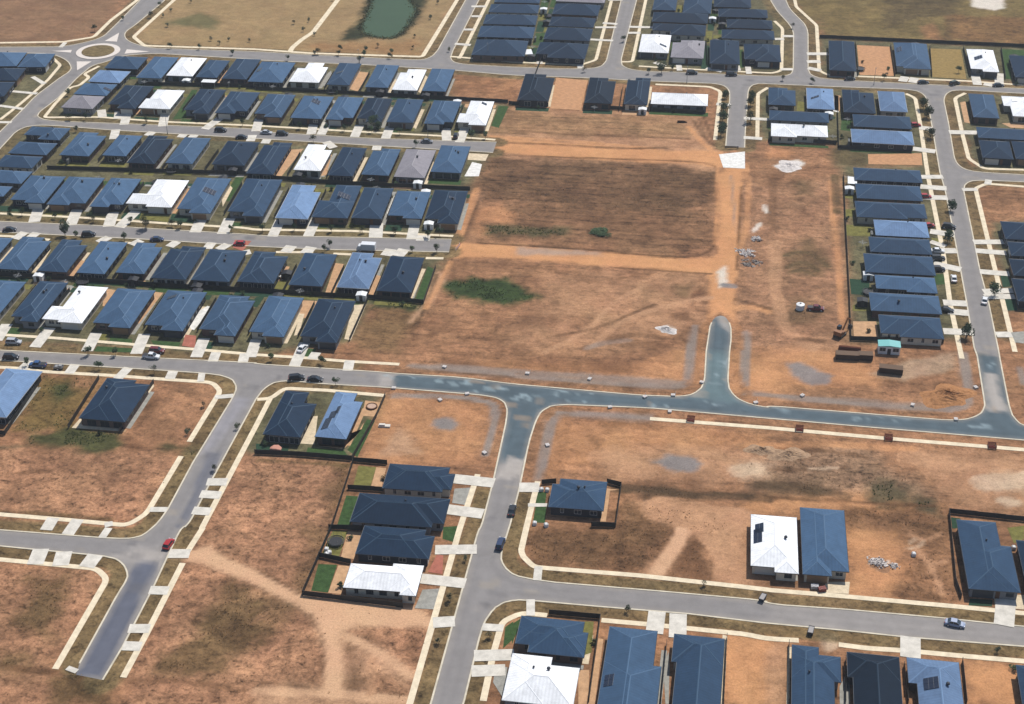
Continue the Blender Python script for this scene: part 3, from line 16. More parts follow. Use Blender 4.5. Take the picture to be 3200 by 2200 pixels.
DRIVES=[(4,(-239.2,454),(-236,442.1)),(4,(-224.8,452.9),(-222.5,441.4)),(4,(-211.4,452.1),(-209.1,442.1)),(4,(-203.9,454),(-205.2,442)),(4,(-179.5,453.8),(-178.3,441.9)),(4,(-169.7,453),(-168.6,442)),(3.6,(-152,454.1),(-151.3,442.4)),(3.6,(-139.9,455.7),(-139.4,444.3)),(3.6,(-105.5,457.4),(-104.4,446.7)),(4.6,(-118.5,456),(-116.6,446.1)),(4.6,(-100.8,449.4),(-100.5,446.2)),(3.6,(-201.8,374.7),(-201.8,364.1)),(3.6,(-215.8,375.1),(-214.9,366.1)),(3.6,(-186.6,373.8),(-185.5,364.1)),(3.6,(-171.8,375.2),(-170.4,364.6)),(3.6,(-153.1,375.2),(-152.1,365.2)),(3.4,(-137.3,376.7),(-136.2,367.4)),(3.4,(-122.4,376.8),(-122,364.4)),(3,(-106.6,368.9),(-106,364)),(3,(-117.6,372),(-117.9,368.9)),(3,(-147,368),(-146.5,363.5)),(3,(-138.3,368.6),(-137.6,364.1)),(3.6,(-237.8,535.3),(-235.3,525.8)),(3.6,(-223.1,538.8),(-219.8,526.2)),(3.6,(-199.5,538.6),(-202.5,525.8)),(3.4,(-249.5,538.2),(-246.6,531.9)),(3.4,(-242.1,538.1),(-239.9,531.2)),(3.6,(-162.2,537.4),(-160.4,526.5)),(3.6,(-157,537.6),(-156.5,526.5)),(3.6,(-143.8,536.6),(-143.2,526.1)),(3.6,(-131.8,537.1),(-131.1,526.2)),(3.6,(-110.2,538.8),(-107.6,527.2)),(3.6,(-102.8,538.7),(-102.5,526.3)),(3.6,(-184.4,537.8),(-182.3,526.3)),(3.4,(-231.7,434),(-232.6,429.8)),(3.4,(-236,433.8),(-237.1,429.2)),(3.4,(-206.2,434.1),(-208,430.7)),(3.4,(-194.6,433.3),(-196.2,430.3)),(3.4,(-182.2,434.1),(-183.3,430.8)),(3.4,(-170.2,434.9),(-170.4,431)),(3.4,(-164.7,434.5),(-166.3,431.1)),(3.4,(-155.8,430.6),(-157.8,429.5)),(4,(-143.1,436.2),(-143.8,432.2)),(4,(-136.3,436.3),(-137.1,432.3)),(4,(-109.7,438.3),(-110.3,434.3)),(4,(-105.4,438.9),(-106.3,434.5)),(3.4,(-236.6,520.3),(-234.4,512.2)),(3.4,(-221.8,520.1),(-222.4,516.9)),(3.4,(-209.1,519.1),(-209.2,517)),(3.4,(-204.7,519.2),(-204.9,517.1)),(3.4,(-182.4,522.1),(-181.7,517)),(3.4,(-175.7,518.8),(-175.6,515.8)),(3.4,(-152.6,519.8),(-148.8,515.2)),(3.4,(-132.6,518.3),(-132.3,515.3)),(2,(-293.7,608),(-293.5,602.6)),(2,(-291.2,568.1),(-283.6,561.7)),(2,(-292.9,552.2),(-282.4,551.2)),(2,(-291.8,537.3),(-281.1,535.3)),(2,(-284.7,521.6),(-280.3,522.1)),(3,(-199.9,355.9),(-200.6,351.2)),(3,(-186,355.9),(-186,351.7)),(3,(-169.9,356.3),(-170.8,350.8)),(3,(-156.2,356.4),(-155.9,352.8)),(2,(-147.5,356.4),(-146.6,352.7)),(2,(-135.4,346.4),(-139.6,345.2)),(2,(-136.2,293.5),(-139.9,293)),(2,(-147.8,286),(-149,285.4)),(3.2,(-129.1,306.3),(-124.5,306.9)),(3.2,(-129.1,301),(-124.4,301.2)),(3.2,(-128.8,294.1),(-124.8,294.2)),(3.2,(-163.2,285.9),(-163.1,281.6)),(3.2,(-156.8,286.1),(-157,280.7)),(2,(-147.8,283.9),(-148,280.6)),(4,(-161.2,273.7),(-160.4,268.6)),(4,(-155.1,273.5),(-154.1,269)),(4,(-147.1,273.4),(-147.5,269.3)),(3,(-129,263.1),(-125.1,263.5)),(3,(-129.1,249.6),(-124.9,250.2)),(3,(-128.3,243.9),(-124.8,244.2)),(3.4,(-129,276.8),(-124.6,277.4)),(1.4,(-138.1,235.2),(-136.1,234.6)),(4,(-66,316.5),(-55.4,316.1)),(4,(-64.7,303.5),(-56.1,302.9)),(3.6,(-64.7,287.3),(-55.3,288.8)),(3.6,(-66.3,276.2),(-55.8,275.9)),(3.6,(-60.1,261.4),(-55.9,262.4)),(2.4,(-48.6,261.5),(-44.5,261.7)),(3.6,(-48.9,251.9),(-40.7,253.4)),(3.6,(-48.6,247),(-41.9,248.3)),(2,(-39.1,284.1),(-38.8,279.7)),(2,(-39.3,272),(-38.6,267.1)),(4,(-9.7,271.9),(-9.8,265.1)),(4,(-4.8,271.8),(-4.5,264.4)),(4,(-48,315.2),(-43.5,315.8)),(1.4,(-44.7,308.1),(-40.5,308.7)),(4.5,(70.7,288.3),(69.1,278.9)),(4.5,(47.7,271.4),(47.3,265.2)),(3.2,(28.7,635.4),(37.1,636.4)),(3.2,(28.6,626.3),(33.6,627)),(3.2,(29,618.8),(33.5,616.9)),(2.6,(18.4,655.5),(22.7,656)),(2.6,(15.1,651.6),(18.4,652.1)),(2.6,(17.6,616.1),(22.1,616.7)),(3.6,(81.3,559.5),(91.2,560.3)),(3.6,(66.2,542.3),(74.1,540.8)),(3.6,(70.4,562.3),(74.5,561.7)),(3.6,(65.2,509.8),(75.5,509.4)),(3.6,(66.5,501.1),(75.2,501.8)),(3.6,(66.8,461.1),(74.7,462.2)),(3.6,(67.2,452.1),(74.9,449.4)),(3.6,(68.2,427.1),(74.6,427.3)),(3.6,(69.1,421.8),(74.7,421.5)),(3.6,(66.8,409.6),(74.9,410)),(3.6,(67.9,475.1),(75,473.7)),(3.2,(67.3,517.8),(75.1,518.9)),(3.2,(81.4,469.3),(90.7,470.6)),(3.2,(81.5,463.1),(90.6,462.8)),(3.2,(81.4,448.8),(89.9,448.5)),(3.2,(81.1,435.8),(90.7,437.8)),(3.2,(82.2,409.7),(86.1,410.3)),(3.2,(81.1,432.6),(90.6,433.9)),(2.4,(81.5,509.3),(86.1,509.9)),(2.4,(91.2,518.2),(90.5,514.9)),(2.2,(-64.3,656.3),(-55.6,657.4)),(2.2,(-61.5,662.3),(-55.5,661.7)),(2.2,(-64.7,640.9),(-55.4,640.7)),(2.2,(-62.1,693.6),(-56,694.4)),(2.4,(-49.3,658.9),(-39.5,659.4)),(2.4,(-49.1,651.2),(-44.3,651.8)),(2.4,(-25.1,615.7),(-24.3,609.5)),(2.4,(-13,613.5),(-7,610.5)),(2.4,(-0.8,617.5),(-0.2,612.6)),(2.4,(3.8,616.9),(4.4,609.5)),(2.4,(-35,617),(-31,613.7)),(2.4,(-121.6,663.6),(-117.7,664.1)),(2.4,(-122.1,646.2),(-118.2,646.7)),(2.4,(-122.8,628.2),(-116.3,627.6)),(2.4,(-123.9,676.7),(-117.9,677.5)),(2.6,(-83.6,612.1),(-83.3,609.6)),(2.6,(-66.1,610.5),(-65.6,606.8)),(2.6,(-7.4,575.6),(-2.4,575.1)),(2.6,(3.7,562.7),(12.7,562.8)),(2.6,(4.1,544.3),(10.4,544.1)),(3.6,(96.6,618.8),(96.5,609.2)),(3.6,(106.5,622.5),(105.3,611.5)),(3.6,(67.9,613.9),(66.7,609)),(3.6,(71.8,613.2),(70.6,608.3)),(3.6,(101.1,611),(100.4,608.5)),(2.6,(67.3,467.5),(71.4,464.9))]
LAWNS=[(0,[(-220.5,563.2),(-218.2,563.5),(-213.1,534.6),(-218.1,532.9)]),(0,[(-93.3,562.9),(-89.3,562.8),(-89.9,541.5),(-93.2,543.1)]),(0,[(-95.2,428.8),(-92.7,427.2),(-91.9,404.4),(-94.9,406.4)]),(0,[(-177.6,485.6),(-174.6,486),(-173.9,466.2),(-176.9,466.7)]),(0,[(-107.4,325),(-97.3,324.9),(-95,321.6),(-107.1,321.7)]),(0,[(-96.5,325.3),(-94.6,340.3),(-92.3,339.8),(-93.1,322.4)]),(1,[(-121.8,324.8),(-112.6,325.1),(-112.2,322.3),(-120.9,321.9)]),(2,[(-91.9,318.8),(-87.1,318.7),(-86.6,309.6),(-91.2,309.9)]),(0,[(-92,305.7),(-88.9,305.7),(-88,292.7),(-91.3,293.4)]),(2,[(-91.8,291.3),(-88.1,291.4),(-87.8,281.5),(-92.2,281.9)]),(0,[(-92.1,278.1),(-87.5,278.4),(-87.2,268.2),(-91.3,268.3)]),(1,[(39.7,438.8),(45.9,438.2),(45.5,428.5),(39.9,428.8)]),(2,[(39.9,476.7),(48.1,476.1),(47.3,468.7),(39.5,468.5)]),(2,[(40.2,421.9),(45.1,423.3),(45.1,418.8),(39.9,418.1)]),(2,[(39.9,488.4),(42.9,488.8),(42.3,482.8),(39.7,482.5)]),(2,[(40.2,503.4),(43.8,502.9),(43.2,496.7),(40,497.1)]),(0,[(110.9,651.7),(120.1,651.5),(122.9,645.3),(113.9,644.2),(110.9,617),(108.3,617.3)]),(0,[(41.1,569.2),(44.9,568.6),(44,555.7),(40.3,556.3)]),(2,[(24.2,582.5),(27.2,582.3),(27.2,572.8),(23.7,572.9)]),(1,[(60.7,317.8),(63,317.7),(63,313.8),(60.6,313.3)]),(1,[(62.3,287.1),(67.5,287.3),(67.1,285),(61.8,284.6)]),(2,[(74.1,315.4),(78.3,316.9),(77.6,311.5),(75,309.4)]),(0,[(-43.5,314.1),(-41.1,314),(-40.8,308.7),(-43.2,308.6)]),(0,[(-43.1,307.9),(-40.4,308),(-39.8,301.5),(-42.9,301.3)]),(0,[(-183.5,366.9),(-172.2,367.3),(-171.6,365),(-183.5,364)]),(0,[(-181.6,372.6),(-174.5,372.2),(-173.3,368.6),(-180.4,368.6)]),(0,[(-168.7,372.4),(-159.4,372.4),(-159.2,369.9),(-166.6,369.5)]),(0,[(-64.8,296.4),(-60.7,297.4),(-60.9,290.8),(-64.1,291.7)]),(1,[(87.2,448.1),(90,449.2),(89.7,440.5),(87.2,439.4)]),(1,[(86.8,433.1),(90.1,432.8),(89.8,425.2),(86.8,424.8)]),(0,[(-43.8,262.2),(-42.3,264.3),(-41.2,258.8),(-43.2,255.2)]),(2,[(-26.2,266.6),(-23.9,266.9),(-23.3,256.6),(-25.2,255.3)]),(0,[(-42.4,263.5),(-40,266.5),(-41.2,258.8),(-41.4,256.6)]),(1,[(-253.1,452.2),(-248.6,452.4),(-241.1,452),(-240.3,449.1),(-251.2,448.1)]),(1,[(-190.8,454.4),(-182.1,452.2),(-181.1,448.1),(-189.9,449.5)]),(2,[(-201.5,453),(-191,452.7),(-190.1,447.8),(-200.8,448.9)]),(1,[(-137.5,453.9),(-129.5,454.6),(-129.2,451.7),(-137.4,450.6)]),(2,[(-127.8,455.6),(-122.1,456),(-122,452.3),(-127.7,451.9)]),(2,[(-130.8,537.2),(-122.1,537.3),(-121.8,534.1),(-129.6,533.7)]),(1,[(-233.5,533.6),(-224.1,533.8),(-224,531),(-233.9,530.9)]),(0,[(-88.2,566.9),(-75.3,567.4),(-75.4,564.6),(-88.2,564.1)]),(2,[(67.6,470.7),(70.4,470.2),(70.3,464.7),(67.9,466)]),(0,[(66.3,445.3),(69.4,445.7),(69.6,439.2),(66.4,438.1)]),(2,[(-141.8,412.2),(-137.3,414.2),(-135.4,403.7),(-140.1,403.8)]),(1,[(-204.6,405.2),(-180.8,406.9),(-179.5,404.2),(-203.4,402.1)]),(1,[(-144.9,401.8),(-142.3,402.8),(-142.7,395.8),(-145.3,396.1)])]
PADS=[('tan',[(-87.1,318.7),(-84.4,318.6),(-83.6,308.5),(-86.4,309.1)]),('tan',[(-88.1,291.4),(-84.6,291.4),(-83.9,281),(-87.3,281.3)]),('tan',[(-87.2,278.2),(-84.1,278.4),(-84,268.1),(-87.1,268.1)]),('cream',[(-97,427),(-95.5,426.9),(-95.9,406.3),(-97.6,407.4)]),('tan',[(-125.6,426.9),(-122.6,426.6),(-120.8,405),(-123.8,405.7)]),('tan',[(-110.6,420.8),(-108.6,420.3),(-108.1,407.1),(-110.8,407.8)]),('cream',[(-113.4,401.1),(-109.4,402),(-109.1,380.5),(-111.2,380.9)]),('tan',[(-129.9,401.7),(-125.1,402),(-125.3,391.4),(-128,391)]),('white',[(-117.3,478.1),(-116.3,477.8),(-115.5,463.6),(-116.8,464.2)]),('cream',[(-128.4,393.7),(-127,393.8),(-125.4,381.5),(-126.7,380.7)]),('white',[(-162.4,386.3),(-158.3,394.4),(-156.6,393.9),(-157.7,379.7),(-158.9,380.2)]),('tan',[(-178.2,400.8),(-174.9,400.5),(-175.7,381.2),(-177.9,382.2)]),('tan',[(-194.4,400.7),(-189.3,400),(-189.6,389.5),(-190.9,390)]),('red',[(-159.5,376.9),(-156,376.7),(-154.1,369.9),(-158.4,370.6)]),('red',[(-163.2,438.3),(-157.4,438.2),(-158.2,431),(-162.2,432.8)]),('cream',[(-177.7,469.2),(-177.3,478.3),(-176,476.6),(-174.9,461.7)]),('tan',[(-209.8,417.9),(-207.7,417.4),(-206.9,405.2),(-210.9,405.8)]),('cream',[(-223.4,423.9),(-222,423.3),(-220.2,407.5),(-223,407.8)]),('tan',[(-156.9,591.4),(-152.5,590.7),(-152.7,570.2),(-156.4,572.1)]),('cream',[(-140.7,571.7),(-140.3,584.9),(-139,585.1),(-137.9,569.7)]),('cream',[(-129.3,574.4),(-129.1,591.2),(-127.2,589),(-126.4,571.2)]),('grey',[(-170.3,581.1),(-169.1,591.1),(-167.5,586.3),(-167,571.9)]),('tan',[(-164.8,511.1),(-159.7,512.8),(-161.3,488.3),(-164.8,488.8)]),('tan',[(-149.5,501.3),(-147.8,509.3),(-145.3,491.4),(-148.2,490.1)]),('cream',[(-97.3,516.9),(-89.8,516.9),(-90,511),(-96.7,511.1)]),('white',[(-94.7,509.4),(-90.8,508),(-90.2,497.7),(-95.4,497)]),('cream',[(-110.8,326.4),(-110.9,339.1),(-108.6,340),(-106,326.5)]),('tan',[(-104.9,326.1),(-97.3,326.2),(-95,335.4),(-95.1,338.6),(-95.9,331.6),(-98.1,325.5)]),('tan',[(-97.3,349.3),(-92.4,348.9),(-92.1,341.7),(-96.5,341.7)]),('cream',[(-174.3,325),(-173.7,330.5),(-172.2,326.9),(-160.5,327.2),(-159.7,349.4),(-159,348.3),(-160.1,325.3)]),('tan',[(-25.9,317.8),(-22.8,317.7),(-25,316.9),(-24.8,304.1),(-26.2,303.9)]),('tan',[(-25.6,250.6),(-23.2,251),(-22.3,240.5),(-24.4,240.2)]),('tan',[(-22.3,261.5),(-21.1,261.3),(-20.9,240.7),(-22.3,240.5)]),('grey',[(-7.1,254.3),(-6.2,259.4),(-5.7,254.8),(-5.1,243),(-5.8,242.9)]),('cream',[(5.6,266.6),(6.7,266.3),(6.5,244.6),(5.4,244.5)]),('tan',[(39.8,411.8),(46.8,412.7),(47,403.7),(39.8,402)]),('cream',[(20.3,264.6),(21.1,264.7),(20.6,246.6),(19.9,246.5)]),('grey',[(31.4,253.5),(33.3,258.6),(33.7,257.3),(33.5,248.5),(31.3,248.1)]),('grey',[(-65.2,272.3),(-61.1,273.3),(-60.5,265.9),(-65.7,265.6)]),('red',[(-64.3,285.6),(-62.7,285.4),(-61.6,278.5),(-65.2,278.8)]),('grey',[(-64.9,312.3),(-60.7,313.4),(-60.8,305.9),(-64.4,306.3)]),('cream',[(68,289.5),(75,290.1),(74.3,284.9),(67.8,284.8)]),('cream',[(29.1,288.4),(34.8,289.2),(34.4,284.8),(28.7,284.4)]),('grey',[(17.7,289.6),(22.6,289.9),(22.6,287.9),(17.4,287.6)]),('grey',[(-43.9,248.7),(-41.3,249.4),(-40.5,239.3),(-43.7,244.2)]),('tan',[(38.7,591.2),(41.3,590.4),(40.4,574.5),(38.3,575.4)]),('orange',[(-74.4,595.2),(-61,593.8),(-60.6,562.6),(-72.7,562.7)]),('orange',[(49.8,648.6),(63.7,648.3),(63.5,614.6),(49.6,614)]),('orange',[(49.6,535.1),(69.2,538.7),(68.8,528),(49.4,526.4)]),('olive',[(80.7,648.5),(93.6,648.8),(92.7,614.7),(79.1,615.4)]),('tan',[(87.8,589.6),(90,591),(89.6,569),(87.6,569.8)]),('tan',[(101.7,570.6),(110.3,572.7),(109.5,566.8),(104.6,566.7)]),('white',[(-5,528),(4.5,531.7),(4.9,516.8),(-3,516.7)]),('cream',[(-193.6,327.2),(-193.3,325.1),(-196.7,324.1),(-197.6,326.1)]),('white',[(38.7,591.2),(40.4,590.3),(40,573.4),(37.9,574.2)]),('grey',[(86.3,411.6),(90.3,412.8),(89.4,405.6),(86.9,405.9)])]
